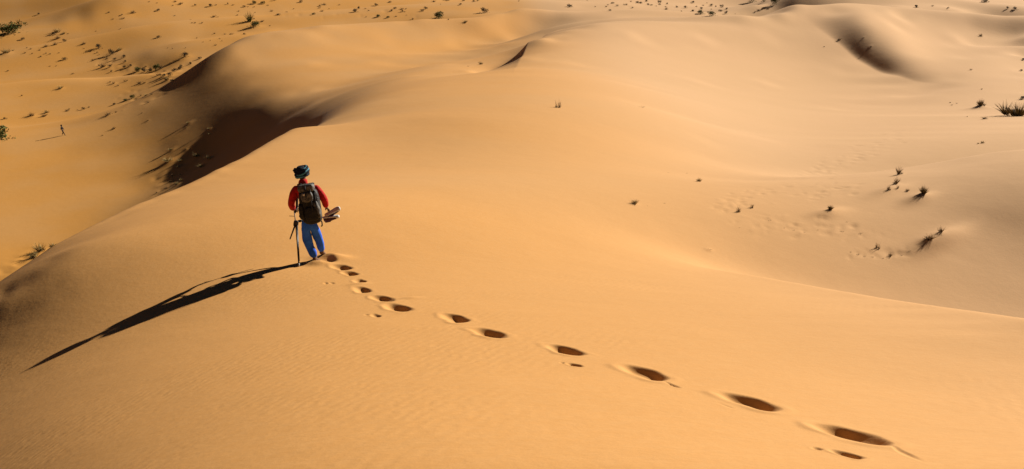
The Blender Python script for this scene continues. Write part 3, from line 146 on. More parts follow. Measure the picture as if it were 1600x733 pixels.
13273,-212,-212,-212,-212,-213,-213,-213,-214,-215,-216,-217,-219,-220,-221,-224,-226,-228,-231,-234,-237,-241,-244,-248,-252,-256,-260,-265,-270,-273,-279,-283,-282,-287,-290,-273,-257,-282,-32,-7,-4,-2,-1,1,1,0,0,-2,-4,-4,-6,-8,-9,-8,-6,-4,-1,2,5,10,13,16,20,24,26,28,31,33,34,36,35,37,35,34,31,26,22,17,10,2,-7,-18,-18,-20,-21,-22,-27,-34,-38,-43,-47,-52,-56,-62,-65,-68,-65,-73,-70,-37,-21,-14,-9,-5,0,2,5,9,11,14,17,20,21,24,25,27,27,28,27,28,
13393,-208,-208,-209,-208,-209,-209,-210,-210,-211,-212,-214,-214,-217,-218,-220,-223,-225,-227,-231,-233,-237,-240,-244,-248,-253,-257,-262,-269,-274,-279,-285,-293,-296,-298,-307,-305,-279,-231,1,-16,-5,-2,0,0,1,-2,-3,-6,-8,-9,-11,-13,-8,-7,-4,-3,3,7,10,14,18,22,25,29,31,34,36,38,39,41,40,39,38,35,31,27,21,14,9,3,0,-7,-11,-14,-20,-22,-27,-30,-34,-37,-40,-43,-45,-45,-48,-50,-43,-35,-39,-34,-22,-16,-11,-6,-2,2,6,10,13,17,20,22,26,27,28,28,29,28,29,
13481,-204,-204,-204,-204,-205,-205,-205,-206,-208,-208,-209,-211,-213,-215,-217,-219,-222,-224,-227,-231,-233,-237,-241,-244,-249,-252,-258,-264,-274,-286,-292,-297,-302,-307,-308,-310,-308,-302,-151,-3,-11,-4,-1,3,-3,-5,-6,-9,-10,-12,-12,-12,-11,-9,-5,-2,0,4,9,14,18,23,26,31,34,37,40,42,44,45,45,46,43,42,37,33,28,23,18,13,7,3,-1,-6,-9,-13,-16,-19,-22,-24,-26,-27,-28,-29,-28,-26,-25,-24,-18,-18,-21,-22,-19,-16,-11,-6,-2,3,8,13,16,22,24,29,31,32,28,25,25,
13540,-200,-200,-199,-200,-200,-200,-201,-202,-203,-204,-206,-207,-209,-212,-213,-217,-219,-222,-225,-229,-232,-236,-241,-245,-250,-255,-262,-269,-275,-281,-288,-295,-301,-306,-311,-313,-311,-295,-282,-94,-10,-1,-3,-3,-2,-4,-7,-12,-17,-16,-14,-10,-12,-9,-9,-6,-3,3,9,15,18,24,27,32,36,40,43,47,48,51,52,52,51,48,47,41,35,31,27,21,17,11,8,3,-1,-3,-6,-8,-11,-12,-13,-13,-14,-15,-14,-14,-12,-10,-11,-14,-22,-23,-23,-19,-16,-12,-8,-3,1,6,9,13,16,18,19,19,21,21,20,
13575,-196,-195,-195,-195,-195,-196,-196,-197,-199,-200,-202,-204,-206,-209,-211,-214,-217,-220,-224,-228,-231,-236,-241,-245,-251,-255,-262,-267,-274,-280,-286,-293,-298,-305,-309,-313,-315,-310,-285,-220,-44,-19,-5,-3,-10,-10,-12,-11,-11,-14,-15,-22,-16,-15,-12,-3,2,5,9,13,18,22,27,32,38,42,44,49,51,55,57,58,59,59,56,51,47,37,31,26,22,18,14,11,7,3,1,0,-3,-3,-4,-5,-5,-8,-11,-12,-14,-15,-17,-17,-15,-16,-17,-15,-14,-12,-9,-7,-3,0,3,5,7,9,11,12,12,13,12,
13598,-192,-192,-191,-190,-190,-192,-192,-194,-195,-197,-199,-202,-203,-206,-209,-213,-215,-219,-222,-227,-230,-235,-239,-245,-249,-254,-260,-265,-270,-276,-282,-289,-296,-300,-307,-312,-314,-313,-302,-271,-133,-27,-14,-14,-14,-13,-12,-17,-19,-19,-21,-19,-15,-10,-5,-4,-1,2,7,11,15,19,25,30,34,39,44,49,53,58,60,61,62,64,66,63,50,44,37,31,27,23,18,15,12,9,6,4,1,-1,-3,-4,-5,-7,-8,-10,-11,-13,-14,-15,-16,-16,-15,-15,-13,-11,-10,-7,-6,-3,-2,1,2,4,5,6,6,7,7,
13630,-189,-189,-190,-190,-190,-190,-191,-193,-193,-196,-197,-199,-202,-205,-207,-210,-214,-217,-221,-225,-229,-234,-238,-242,-248,-252,-258,-262,-267,-272,-277,-282,-288,-301,-310,-316,-319,-320,-312,-293,-212,-39,-18,3,-7,-19,-31,-25,-23,-22,-19,-17,-15,-15,-12,-8,-4,0,3,3,10,15,21,26,32,37,41,46,50,54,57,61,63,64,65,59,58,51,46,40,34,31,26,21,15,10,7,4,2,1,-2,-4,-5,-7,-8,-10,-12,-13,-14,-15,-15,-14,-14,-13,-13,-10,-10,-8,-6,-4,-3,-2,0,1,1,3,3,4,3,
13646,-188,-188,-189,-188,-188,-190,-190,-191,-192,-194,-196,-198,-200,-203,-206,-208,-212,-216,-219,-224,-227,-232,-237,-241,-247,-252,-257,-262,-268,-274,-280,-286,-293,-299,-304,-311,-316,-317,-316,-297,-245,-36,30,-24,-37,-37,-34,-33,-30,-28,-26,-24,-21,-16,-13,-11,-8,-6,-4,-1,8,13,18,24,28,34,38,43,47,52,55,58,60,60,59,64,59,53,45,38,34,27,24,22,19,16,13,8,4,-2,-4,-4,-7,-7,-9,-10,-11,-12,-13,-14,-14,-14,-12,-13,-11,-9,-9,-7,-5,-5,-3,-2,-1,1,0,2,1,3,2,
13634,-186,-186,-186,-186,-187,-188,-188,-190,-191,-192,-194,-196,-199,-200,-204,-207,-210,-213,-218,-221,-225,-231,-235,-240,-246,-251,-257,-262,-269,-273,-280,-285,-290,-296,-301,-304,-308,-308,-305,-291,-272,-117,60,-36,-37,-42,-42,-39,-37,-34,-29,-26,-22,-19,-18,-14,-11,-7,-4,2,5,9,14,19,25,30,35,39,45,49,54,57,61,64,67,65,52,46,41,35,30,23,17,12,8,7,5,4,3,2,0,-5,-5,-7,-6,-8,-9,-12,-13,-13,-13,-13,-11,-10,-9,-8,-7,-5,-4,-3,-2,-2,0,1,1,1,2,2,1,
13591,-183,-184,-184,-184,-184,-186,-186,-187,-189,-190,-192,-194,-196,-199,-201,-204,-208,-211,-214,-219,-223,-228,-234,-239,-244,-250,-256,-261,-267,-272,-277,-282,-287,-290,-293,-296,-296,-296,-293,-288,-254,-240,61,-38,-58,-51,-44,-41,-36,-33,-29,-26,-23,-19,-16,-12,-11,-8,-5,-2,2,8,13,17,23,27,32,36,42,46,51,55,58,59,60,57,57,51,43,37,32,23,16,9,5,-2,-4,-6,-8,-8,-16,-8,-7,-8,-9,-9,-9,-10,-10,-10,-10,-9,-9,-8,-6,-6,-5,-3,-2,-2,0,0,1,1,2,2,2,3,2,
13513,-181,-180,-181,-181,-181,-183,-183,-185,-186,-187,-190,-191,-194,-196,-200,-202,-205,-209,-212,-217,-220,-225,-231,-237,-245,-251,-256,-259,-264,-268,-273,-282,-284,-285,-285,-283,-282,-283,-272,-251,-222,-168,-171,-87,-66,-55,-46,-37,-32,-29,-26,-23,-20,-17,-15,-13,-10,-7,-4,1,3,8,12,16,22,26,31,35,40,45,49,51,55,56,57,56,52,49,45,40,29,25,17,9,1,-3,-9,-12,-15,-17,-15,-18,-17,-17,-15,-14,-13,-11,-10,-10,-9,-8,-8,-6,-5,-4,-3,-3,-1,0,1,1,2,2,3,3,3,2,2,
13397,-176,-176,-177,-177,-178,-178,-180,-181,-183,-184,-187,-189,-191,-195,-197,-201,-204,-208,-213,-217,-222,-227,-233,-239,-244,-249,-255,-261,-265,-270,-274,-277,-279,-280,-280,-278,-273,-264,-253,-238,-214,-193,-142,-117,-92,-70,-56,-45,-38,-29,-24,-20,-17,-14,-12,-9,-8,-6,-4,0,3,8,13,17,22,27,31,35,39,44,47,51,52,54,55,53,49,45,38,34,39,27,17,10,4,-10,-10,-13,-16,-19,-24,-26,-25,-23,-22,-20,-15,-14,-14,-14,-11,-9,-8,-7,-4,-4,-3,-1,-1,0,1,1,1,2,2,2,2,2,2,
13245,-172,-171,-171,-172,-173,-174,-175,-177,-178,-180,-183,-185,-189,-191,-195,-199,-203,-207,-211,-217,-222,-227,-232,-239,-244,-249,-255,-259,-264,-267,-271,-273,-274,-273,-271,-267,-259,-252,-239,-225,-211,-185,-166,-127,-106,-88,-69,-50,-35,-29,-26,-22,-17,-15,-12,-11,-7,-5,-2,3,5,9,14,19,23,29,33,37,42,46,49,51,52,53,52,52,48,49,44,39,29,15,9,1,-5,-9,-11,-14,-18,-20,-21,-25,-27,-30,-29,-23,-24,-21,-19,-16,-14,-11,-9,-7,-5,-5,-3,-1,-2,0,0,1,1,1,1,2,1,1,2,
13056,-165,-165,-165,-166,-166,-168,-169,-171,-172,-175,-178,-180,-184,-187,-190,-195,-199,-204,-209,-214,-219,-225,-230,-236,-241,-247,-251,-257,-260,-265,-266,-269,-269,-268,-265,-260,-255,-245,-234,-221,-204,-186,-159,-136,-114,-92,-73,-55,-42,-39,-30,-24,-20,-16,-12,-8,-7,-4,-3,1,5,10,16,20,26,29,36,38,44,48,52,55,57,55,56,53,50,39,33,26,23,20,12,6,1,-6,-12,-17,-21,-28,-32,-32,-29,-26,-24,-27,-26,-26,-26,-24,-18,-14,-11,-9,-7,-6,-4,-4,-2,-1,-1,0,0,0,0,1,1,0,1,
12831,-157,-157,-157,-158,-159,-160,-161,-164,-165,-167,-170,-174,-176,-180,-184,-189,-193,-198,-203,-208,-214,-219,-225,-231,-236,-242,-247,-251,-256,-259,-262,-264,-265,-264,-262,-258,-251,-243,-232,-218,-203,-184,-164,-141,-119,-99,-82,-68,-54,-41,-32,-27,-19,-14,-11,-10,-7,-4,0,3,6,10,15,21,27,33,40,46,53,59,59,58,58,61,60,50,37,32,30,24,19,11,7,0,-6,-10,-15,-18,-20,-21,-21,-21,-24,-32,-40,-37,-34,-30,-24,-20,-20,-16,-14,-12,-10,-7,-7,-4,-4,-3,-2,-1,-1,-1,0,-1,0,0,0,
12572,-148,-148,-148,-148,-150,-150,-152,-154,-156,-158,-161,-163,-168,-171,-175,-179,-184,-190,-194,-200,-206,-211,-218,-223,-229,-234,-240,-245,-249,-253,-258,-260,-262,-261,-260,-258,-251,-244,-234,-220,-205,-188,-167,-145,-123,-103,-89,-71,-58,-47,-37,-21,-21,-19,-16,-10,-8,-6,-5,-1,3,10,16,21,26,32,38,43,48,54,56,60,60,59,58,57,52,44,37,29,22,17,9,3,-2,-8,-12,-15,-19,-23,-27,-35,-40,-38,-32,-28,-26,-26,-31,-31,-24,-21,-17,-14,-12,-9,-8,-6,-5,-5,-3,-2,-2,-2,-1,-1,-1,-1,-1,
12280,-138,-137,-137,-138,-139,-139,-141,-143,-144,-147,-149,-153,-155,-160,-164,-168,-173,-178,-184,-190,-195,-202,-208,-214,-220,-226,-232,-237,-242,-246,-250,-253,-256,-263,-264,-261,-256,-248,-237,-225,-209,-191,-172,-149,-127,-106,-82,-75,-62,-51,-41,-37,-28,-21,-12,-15,-12,-9,-4,0,5,9,14,20,24,30,35,41,46,51,55,57,58,60,59,57,53,49,42,36,29,22,15,7,0,-5,-10,-17,-22,-28,-34,-32,-29,-29,-29,-33,-38,-40,-32,-24,-22,-18,-17,-14,-12,-11,-9,-7,-6,-5,-5,-3,-3,-2,-2,-2,-1,-1,-2,
11956,-125,-126,-125,-126,-127,-127,-129,-130,-131,-134,-137,-139,-142,-147,-150,-155,-160,-166,-172,-178,-184,-191,-198,-204,-211,-217,-224,-231,-238,-243,-250,-254,-258,-261,-260,-259,-256,-249,-239,-228,-213,-195,-175,-152,-129,-106,-91,-76,-64,-54,-45,-35,-28,-22,-19,-16,-12,-9,-8,-6,0,7,13,19,24,29,35,39,44,49,53,55,57,58,58,58,55,49,45,39,32,25,16,8,1,-6,-11,-16,-20,-22,-21,-23,-27,-31,-37,-38,-32,-28,-27,-26,-23,-21,-18,-16,-14,-12,-11,-8,-7,-6,-5,-4,-3,-3,-2,-2,-1,-2,-1,
11605,-113,-112,-113,-113,-114,-114,-115,-117,-118,-120,-123,-125,-129,-133,-136,-142,-146,-152,-158,-167,-174,-181,-187,-195,-200,-208,-214,-222,-233,-242,-248,-252,-256,-258,-260,-258,-255,-249,-241,-231,-217,-199,-178,-155,-130,-110,-92,-78,-66,-55,-46,-38,-32,-27,-22,-19,-16,-14,-9,-2,3,8,15,18,23,28,32,38,42,46,51,53,55,56,58,55,53,49,45,41,36,28,21,12,5,-1,-7,-12,-15,-20,-25,-31,-34,-35,-32,-27,-25,-25,-24,-24,-24,-22,-20,-17,-15,-12,-11,-8,-8,-6,-4,-4,-3,-2,-2,-2,-1,-1,-1,
11235,-100,-100,-100,-99,-100,-100,-101,-103,-105,-106,-109,-113,-116,-120,-124,-130,-135,-141,-148,-154,-162,-169,-177,-185,-193,-200,-210,-217,-225,-231,-238,-244,-248,-250,-252,-253,-252,-250,-245,-236,-223,-206,-184,-157,-132,-111,-93,-78,-67,-54,-47,-39,-34,-29,-25,-21,-16,-11,-7,-3,1,6,11,17,22,26,32,35,40,45,48,50,53,53,53,54,50,47,44,40,35,29,21,14,7,1,-5,-11,-16,-23,-24,-25,-25,-24,-24,-26,-26,-27,-30,-28,-23,-19,-17,-15,-13,-10,-10,-7,-6,-5,-3,-3,-2,-1,-1,-1,0,-1,0,
10859,-87,-86,-86,-87,-86,-87,-87,-89,-91,-94,-96,-100,-104,-109,-113,-118,-124,-130,-136,-144,-151,-159,-167,-175,-183,-192,-201,-209,-217,-226,-232,-237,-242,-246,-248,-249,-249,-251,-244,-237,-224,-207,-186,-157,-133,-113,-94,-79,-65,-56,-47,-39,-34,-29,-25,-20,-17,-13,-9,-4,1,5,10,16,21,26,32,36,42,43,48,51,49,50,48,47,46,43,40,38,33,28,21,16,9,3,-2,-8,-13,-16,-18,-23,-26,-28,-32,-32,-31,-29,-25,-20,-17,-16,-15,-12,-11,-9,-7,-6,-4,-4,-2,-1,0,0,0,0,1,1,0,
10505,-77,-78,-75,-71,-72,-72,-75,-77,-80,-83,-87,-90,-94,-99,-103,-109,-114,-120,-127,-133,-140,-148,-156,-165,-176,-185,-193,-200,-209,-216,-226,-237,-243,-247,-250,-252,-249,-245,-239,-230,-216,-201,-181,-157,-134,-114,-96,-79,-66,-55,-46,-41,-34,-29,-25,-20,-16,-13,-8,-7,-5,2,9,16,22,28,36,43,47,52,47,41,41,41,44,43,42,39,38,34,30,25,20,14,9,3,-2,-7,-10,-16,-21,-24,-24,-26,-25,-23,-22,-22,-21,-23,-20,-18,-15,-13,-10,-9,-6,-5,-3,-2,-1,0,0,2,2,3,1,1,0,
10240,-71,-70,-70,-70,-68,-70,-70,-72,-75,-77,-80,-84,-88,-92,-96,-102,-107,-114,-119,-126,-133,-141,-150,-158,-167,-176,-184,-194,-203,-212,-220,-228,-235,-241,-245,-245,-244,-241,-234,-225,-212,-196,-178,-157,-135,-115,-97,-84,-62,-52,-49,-41,-35,-29,-25,-22,-19,-16,-18,-13,-4,6,13,18,21,26,31,35,40,42,47,51,49,49,45,45,39,39,35,33,30,22,18,13,8,1,-3,-8,-13,-15,-17,-18,-20,-21,-23,-25,-25,-24,-27,-21,-17,-15,-12,-11,-9,-7,-6,-5,-3,-3,-1,-1,0,1,0,1,0,1,0,
10023,-69,-68,-68,-68,-69,-68,-70,-71,-72,-75,-77,-81,-84,-88,-92,-97,-102,-108,-114,-120,-128,-134,-143,-150,-159,-168,-176,-185,-194,-202,-211,-220,-227,-233,-236,-240,-239,-236,-231,-222,-210,-196,-177,-154,-136,-116,-98,-80,-66,-55,-46,-40,-35,-30,-28,-25,-23,-21,-15,-8,-1,1,8,15,22,25,29,34,38,48,52,45,46,46,45,43,43,39,35,31,26,23,18,12,6,2,-3,-7,-11,-15,-21,-24,-24,-25,-26,-24,-21,-21,-18,-15,-14,-13,-11,-10,-9,-8,-6,-6,-5,-3,-3,-3,-2,-2,-1,-2,-1,-2,-1,
9816,-67,-67,-67,-67,-68,-68,-68,-70,-72,-73,-76,-78,-81,-85,-89,-92,-98,-103,-108,-115,-121,-128,-135,-142,-151,-158,-167,-175,-183,-191,-199,-207,-214,-226,-235,-236,-236,-234,-227,-219,-207,-194,-177,-160,-137,-116,-98,-81,-67,-55,-47,-40,-34,-31,-28,-25,-24,-19,-16,-12,-9,2,11,16,20,24,30,35,40,41,43,46,48,47,47,43,42,37,35,31,26,21,16,10,5,0,-5,-10,-13,-17,-18,-18,-19,-20,-16,-16,-19,-18,-19,-18,-17,-15,-14,-13,-11,-10,-9,-8,-7,-6,-5,-5,-4,-4,-4,-3,-3,-4,-3,
9606,-66,-66,-66,-66,-66,-68,-67,-69,-70,-72,-74,-76,-78,-82,-85,-89,-93,-97,-103,-107,-114,-120,-127,-134,-142,-150,-158,-167,-176,-184,-193,-202,-211,-217,-222,-227,-228,-226,-222,-216,-207,-194,-178,-158,-137,-117,-99,-81,-68,-56,-47,-40,-33,-30,-29,-26,-23,-23,-18,-13,8,7,4,8,16,23,27,30,33,37,44,44,46,50,44,49,41,41,35,31,28,21,17,12,5,1,-2,-7,-9,-11,-14,-15,-17,-17,-18,-20,-22,-22,-21,-21,-21,-18,-17,-15,-14,-12,-11,-10,-9,-8,-7,-7,-7,-6,-5,-6,-5,-6,-5,
9382,-64,-65,-65,-64,-66,-65,-66,-68,-68,-69,-72,-73,-75,-78,-82,-84,-88,-91,-96,-101,-105,-111,-118,-124,-131,-140,-148,-158,-168,-178,-187,-195,-204,-210,-215,-219,-221,-221,-218,-214,-205,-193,-177,-158,-138,-118,-98,-83,-67,-57,-47,-39,-33,-31,-28,-27,-24,-20,-16,-15,-20,3,10,17,17,19,29,34,35,40,38,42,42,44,49,43,47,39,38,33,28,22,16,13,8,4,-1,-5,-8,-12,-14,-17,-20,-20,-22,-22,-22,-23,-25,-21,-19,-18,-16,-16,-14,-13,-12,-12,-10,-10,-9,-9,-8,-8,-7,-7,-7,-8,-7,
9138,-63,-62,-63,-63,-64,-63,-64,-65,-66,-67,-68,-70,-71,-74,-76,-79,-82,-85,-89,-93,-96,-102,-107,-114,-121,-129,-137,-146,-158,-169,-178,-187,-194,-201,-207,-213,-216,-217,-216,-212,-205,-193,-179,-160,-139,-118,-98,-83,-69,-56,-46,-39,-34,-30,-28,-29,-28,-31,-33,-32,-7,-18,5,14,31,38,32,35,39,39,45,38,43,43,42,49,42,43,38,38,25,19,13,7,4,1,5,-4,-9,-13,-18,-18,-19,-20,-22,-22,-22,-21,-19,-19,-18,-18,-16,-15,-14,-14,-13,-12,-12,-11,-10,-10,-10,-9,-9,-9,-8,-9,-8,
8871,-61,-61,-60,-61,-61,-62,-61,-62,-63,-63,-65,-65,-67,-69,-70,-72,-75,-78,-80,-85,-88,-93,-99,-105,-111,-119,-128,-137,-146,-156,-166,-174,-184,-190,-196,-202,-209,-218,-217,-212,-205,-193,-178,-161,-139,-117,-99,-82,-70,-56,-48,-38,-33,-30,-28,-30,-36,-39,-44,-30,-46,19,8,19,36,25,27,29,32,39,38,48,43,50,50,42,44,40,38,32,32,24,19,14,9,20,-8,-10,-17,-19,-20,-21,-22,-21,-20,-21,-21,-21,-20,-19,-18,-17,-17,-15,-15,-14,-14,-13,-13,-12,-11,-11,-11,-11,-10,-10,-10,-10,-10,
8579,-58,-59,-58,-59,-58,-59,-59,-59,-59,-60,-60,-62,-62,-63,-64,-66,-68,-69,-73,-76,-79,-84,-88,-95,-101,-108,-116,-124,-133,-144,-155,-170,-179,-189,-196,-202,-207,-207,-207,-204,-197,-186,-172,-154,-139,-116,-99,-83,-69,-57,-47,-39,-32,-30,-27,-32,-33,-40,-40,-90,-9,5,-2,13,16,30,33,36,38,37,45,39,44,39,43,60,51,43,37,34,29,27,22,18,13,0,1,-10,-13,-15,-19,-21,-22,-23,-25,-25,-22,-19,-18,-19,-17,-17,-16,-16,-15,-15,-14,-14,-14,-13,-12,-13,-12,-12,-11,-11,-11,-11,-11,
8264,-56,-56,-56,-56,-56,-56,-56,-57,-56,-56,-57,-57,-57,-58,-58,-60,-61,-62,-63,-67,-69,-73,-78,-84,-90,-97,-106,-115,-125,-136,-148,-159,-171,-181,-188,-196,-199,-203,-200,-198,-189,-181,-166,-150,-119,-115,-103,-81,-69,-58,-47,-39,-32,-28,-28,-31,-45,-54,-65,-38,-48,-22,5,8,22,25,32,37,39,46,45,51,48,54,62,53,35,36,33,33,27,20,18,13,6,14,10,6,-3,-20,-27,-33,-33,-30,-21,-16,-16,-20,-17,-14,-17,-17,-17,-16,-16,-15,-16,-15,-14,-15,-14,-14,-14,-13,-14,-12,-13,-13,-12,
7929,-54,-54,-54,-53,-54,-53,-54,-53,-53,-53,-53,-53,-53,-53,-53,-54,-54,-55,-55,-56,-58,-60,-66,-71,-78,-86,-94,-104,-114,-124,-135,-147,-158,-173,-184,-191,-194,-196,-194,-189,-182,-172,-159,-143,-135,-109,-83,-84,-70,-58,-47,-39,-32,-28,-27,-31,-42,-50,-46,-61,-45,-43,-27,-1,13,25,32,38,41,44,51,50,51,52,48,50,54,45,40,30,33,25,17,11,6,-7,-9,-12,-8,4,-17,-25,-33,-28,-22,-18,-11,-5,-9,-19,-16,-16,-15,-15,-15,-16,-16,-16,-17,-17,-17,-18,-18,-18,-18,-19,-17,-17,-17,
7578,-51,-52,-51,-51,-51,-52,-50,-51,-50,-50,-50,-49,-48,-47,-47,-46,-46,-45,-44,-44,-46,-49,-53,-59,-65,-74,-83,-93,-103,-114,-127,-138,-151,-164,-174,-183,-188,-189,-188,-182,-172,-162,-148,-136,-119,-107,-96,-81,-70,-57,-47,-37,-34,-26,-27,-31,-40,-59,-84,-69,-67,-20,-15,-3,9,17,26,33,40,48,50,53,52,51,54,51,46,44,43,50,27,26,21,14,5,5,1,-11,-25,-29,-10,-29,-25,-22,-25,-19,-17,-12,-13,-6,-5,-8,-10,-12,-14,-15,-16,-18,-18,-19,-19,-20,-20,-21,-20,-20,-20,-20,-19,
7221,-49,-49,-49,-49,-49,-49,-48,-48,-48,-48,-46,-46,-44,-42,-41,-38,-36,-32,-32,-33,-33,-34,-40,-44,-52,-60,-70,-82,-95,-108,-121,-132,-144,-153,-162,-169,-177,-185,-183,-180,-169,-157,-145,-129,-114,-100,-88,-78,-64,-57,-45,-44,-28,-28,-26,-24,-54,-70,-82,-101,-76,-82,-5,22,19,21,29,34,41,42,51,53,54,55,55,54,51,42,36,24,54,36,23,18,13,4,2,-1,-13,-6,-1,-44,-52,-58,-35,-15,-1,5,6,-2,-8,-9,-12,-14,-15,-16,-18,-18,-19,-20,-20,-20,-21,-21,-22,-21,-21,-21,-21,
6864,-46,-46,-46,-46,-46,-46,-46,-46,-45,-45,-44,-42,-42,-39,-37,-34,-29,-25,-18,-11,-15,-20,-26,-32,-41,-50,-60,-73,-85,-100,-113,-125,-137,-147,-156,-164,-171,-176,-176,-170,-162,-153,-138,-120,-107,-96,-83,-76,-72,-57,-49,-12,-30,-30,-30,-24,-21,-76,-120,-125,-141,-52,92,-44,2,9,23,35,41,52,53,51,53,54,54,56,53,50,47,56,52,13,19,12,5,1,1,2,-8,-21,-23,1,-36,-33,-58,-45,-23,8,19,9,1,-5,-9,-12,-13,-15,-17,-18,-18,-20,-20,-20,-22,-21,-22,-22,-22,-22,-21,
6518,-42,-43,-43,-42,-43,-42,-43,-42,-41,-41,-40,-38,-37,-35,-31,-27,-20,-10,3,-7,-10,-14,-19,-25,-32,-41,-53,-64,-76,-88,-102,-117,-130,-146,-157,-165,-170,-170,-169,-165,-155,-141,-126,-113,-96,-84,-74,-64,-54,-50,-40,-39,-25,-30,-28,-54,88,-133,-134,-133,-81,-64,-86,29,-1,2,13,25,44,36,52,61,58,57,60,56,53,49,47,42,37,54,29,21,11,-1,-8,-11,-18,-17,-12,-30,-38,-58,-11,-10,-18,-20,12,7,1,-1,-4,-6,-9,-12,-13,-16,-16,-19,-19,-21,-21,-22,-22,-22,-23,-23,-23,
6188,-38,-38,-39,-38,-38,-38,-37,-37,-36,-35,-34,-31,-30,-26,-23,-18,-13,-7,-2,-7,-9,-11,-13,-21,-26,-37,-47,-59,-71,-84,-96,-112,-124,-136,-144,-151,-151,-157,-157,-154,-149,-135,-113,-87,-78,-77,-75,-66,-64,-54,-47,-29,-30,-29,-24,-38,54,-67,-152,-126,-121,-77,-18,-92,-23,14,16,20,18,87,71,37,46,53,52,58,56,51,50,46,45,30,36,27,18,14,6,2,-6,-15,-41,-36,-43,-21,-53,-17,-6,-2,-15,5,6,3,0,-3,-6,-9,-11,-14,-16,-18,-19,-21,-22,-22,-24,-23,-25,-24,-24,
5878,-33,-34,-33,-34,-33,-32,-32,-31,-30,-28,-27,-25,-22,-20,-17,-14,-11,-10,-8,-6,-7,-11,-14,-17,-22,-31,-43,-53,-67,-80,-93,-98,-110,-114,-125,-130,-139,-142,-142,-139,-131,-126,-131,-82,-84,-71,-65,-66,-57,-51,-41,-38,-33,-30,-22,-17,-12,-3,-152,-113,-110,-100,-106,-19,-20,-43,-11,27,42,42,39,58,54,59,66,49,52,51,48,48,41,42,27,27,18,4,-4,-16,-22,-25,-9,-15,-48,-21,-19,0,6,8,21,-6,-5,-5,-4,-5,-7,-10,-13,-15,-17,-19,-21,-23,-24,-24,-26,-25,-27,-26,-27,
5588,-28,-29,-29,-28,-27,-28,-26,-25,-24,-23,-21,-20,-18,-15,-14,-12,-10,-7,-5,-7,-9,-10,-13,-18,-21,-25,-28,-38,-51,-62,-75,-90,-100,-117,-120,-130,-141,-144,-142,-133,-132,-127,-95,-88,-67,-68,-60,-53,-49,-43,-47,-39,-32,-29,-18,-15,-8,-21,-104,-137,-108,-91,-61,-75,-61,-62,-12,7,20,34,46,43,50,51,42,76,62,56,53,48,46,38,35,16,16,41,8,5,-13,-20,-45,-55,-29,-23,-1,-3,8,23,-20,18,13,9,2,-3,-8,-12,-15,-18,-21,-22,-25,-26,-27,-28,-28,-29,-29,-29,-30,
5317,-24,-24,-24,-23,-23,-22,-21,-21,-19,-18,-17,-15,-14,-12,-11,-9,-8,-7,-6,-6,-8,-10,-12,-14,-18,-21,-27,-24,-26,-54,-69,-86,-100,-104,-118,-128,-139,-141,-136,-133,-116,-96,-90,-68,-66,-52,-50,-52,-52,-52,-41,-40,-40,-18,-19,-20,-24,-31,-69,-125,-104,-101,-94,-71,-53,-31,-31,-16,0,11,24,41,46,43,82,59,30,49,48,54,46,44,33,29,12,-3,6,21,12,-21,-27,-52,-36,-5,-6,13,17,15,65,13,5,-3,-6,-10,-14,-17,-20,-22,-25,-27,-29,-30,-31,-31,-32,-32,-33,-32,-32,
5061,-19,-20,-19,-18,-19,-17,-17,-16,-16,-14,-13,-12,-12,-10,-9,-8,-8,-6,-5,-6,-7,-9,-9,-10,-13,-13,-15,-26,-47,-58,-70,-82,-84,-94,-115,-133,-145,-142,-137,-107,-89,-81,-48,-58,-43,-47,-54,-50,-49,-47,-43,-41,-34,-29,-16,-13,-24,-49,-44,-123,-119,-93,-79,-61,-63,-51,-30,-21,-12,-2,8,16,30,41,31,52,66,46,47,37,43,40,38,26,20,30,26,7,1,11,-14,-27,-33,-34,-4,-7,27,44,16,34,17,7,-2,-9,-13,-17,-21,-25,-27,-29,-32,-33,-35,-36,-36,-37,-35,-33,-34,
4820,-16,-15,-15,-14,-14,-14,-13,-12,-11,-11,-10,-10,-9,-8,-9,-8,-9,-9,-9,-8,-9,-9,-11,-14,-16,-21,-27,-29,-36,-52,-70,-76,-92,-95,-103,-121,-132,-135,-118,-102,-60,-18,-59,3,-32,-50,-46,-56,-52,-49,-46,-44,-37,-29,10,-46,-29,-41,-65,-61,-153,-110,-83,-85,-24,-24,-23,-18,-12,-7,-2,2,2,8,23,22,31,51,40,57,60,14,19,19,10,8,37,49,28,-8,-2,4,-1,-4,15,-36,-17,27,63,6,11,7,2,-3,-10,-15,-19,-23,-27,-29,-32,-33,-34,-35,-36,-35,-35,-34,-33,
4592,-12,-11,-11,-11,-11,-9,-10,-8,-8,-7,-7,-6,-6,-5,-5,-5,-6,-6,-8,-12,-13,-16,-18,-20,-23,-20,-24,-32,-34,-56,-68,-100,-82,-87,-102,-107,-111,-107,-95,-76,-60,-51,-18,-37,-14,-16,-34,-30,-38,-51,-46,-42,-28,-24,-37,-13,-37,-46,-40,-95,-91,-148,-57,27,-63,-42,-33,-25,-20,-13,-8,-6,-3,-3,-8,0,11,13,29,42,17,44,26,6,17,21,4,23,66,28,20,6,8,19,-6,20,7,-39,-33,57,34,22,8,-3,-10,-16,-21,-23,-27,-28,-30,-31,-32,-32,-32,-31,-32,-31,-32,
4379,-9,-8,-8,-7,-7,-7,-6,-6,-5,-5,-5,-4,-3,-3,-3,-2,-3,-3,-6,-9,-12,-13,-16,-18,-23,-24,-31,-45,-55,-56,-75,-79,-94,-99,-102,-107,-100,-88,-92,-56,-38,-21,-23,-7,-12,-11,-8,-23,-38,-25,-35,-44,-42,-35,-25,-31,-34,-46,-63,-69,-96,-92,-117,-29,-9,-16,-30,-29,-27,-28,-26,-31,-26,-28,-17,-14,-4,-28,63,56,77,13,21,18,21,4,22,45,-9,69,44,28,19,-8,24,-16,3,61,142,-22,-20,-27,-23,-22,-23,-23,-25,-25,-26,-27,-28,-28,-28,-28,-28,-28,-28,-27,-27,
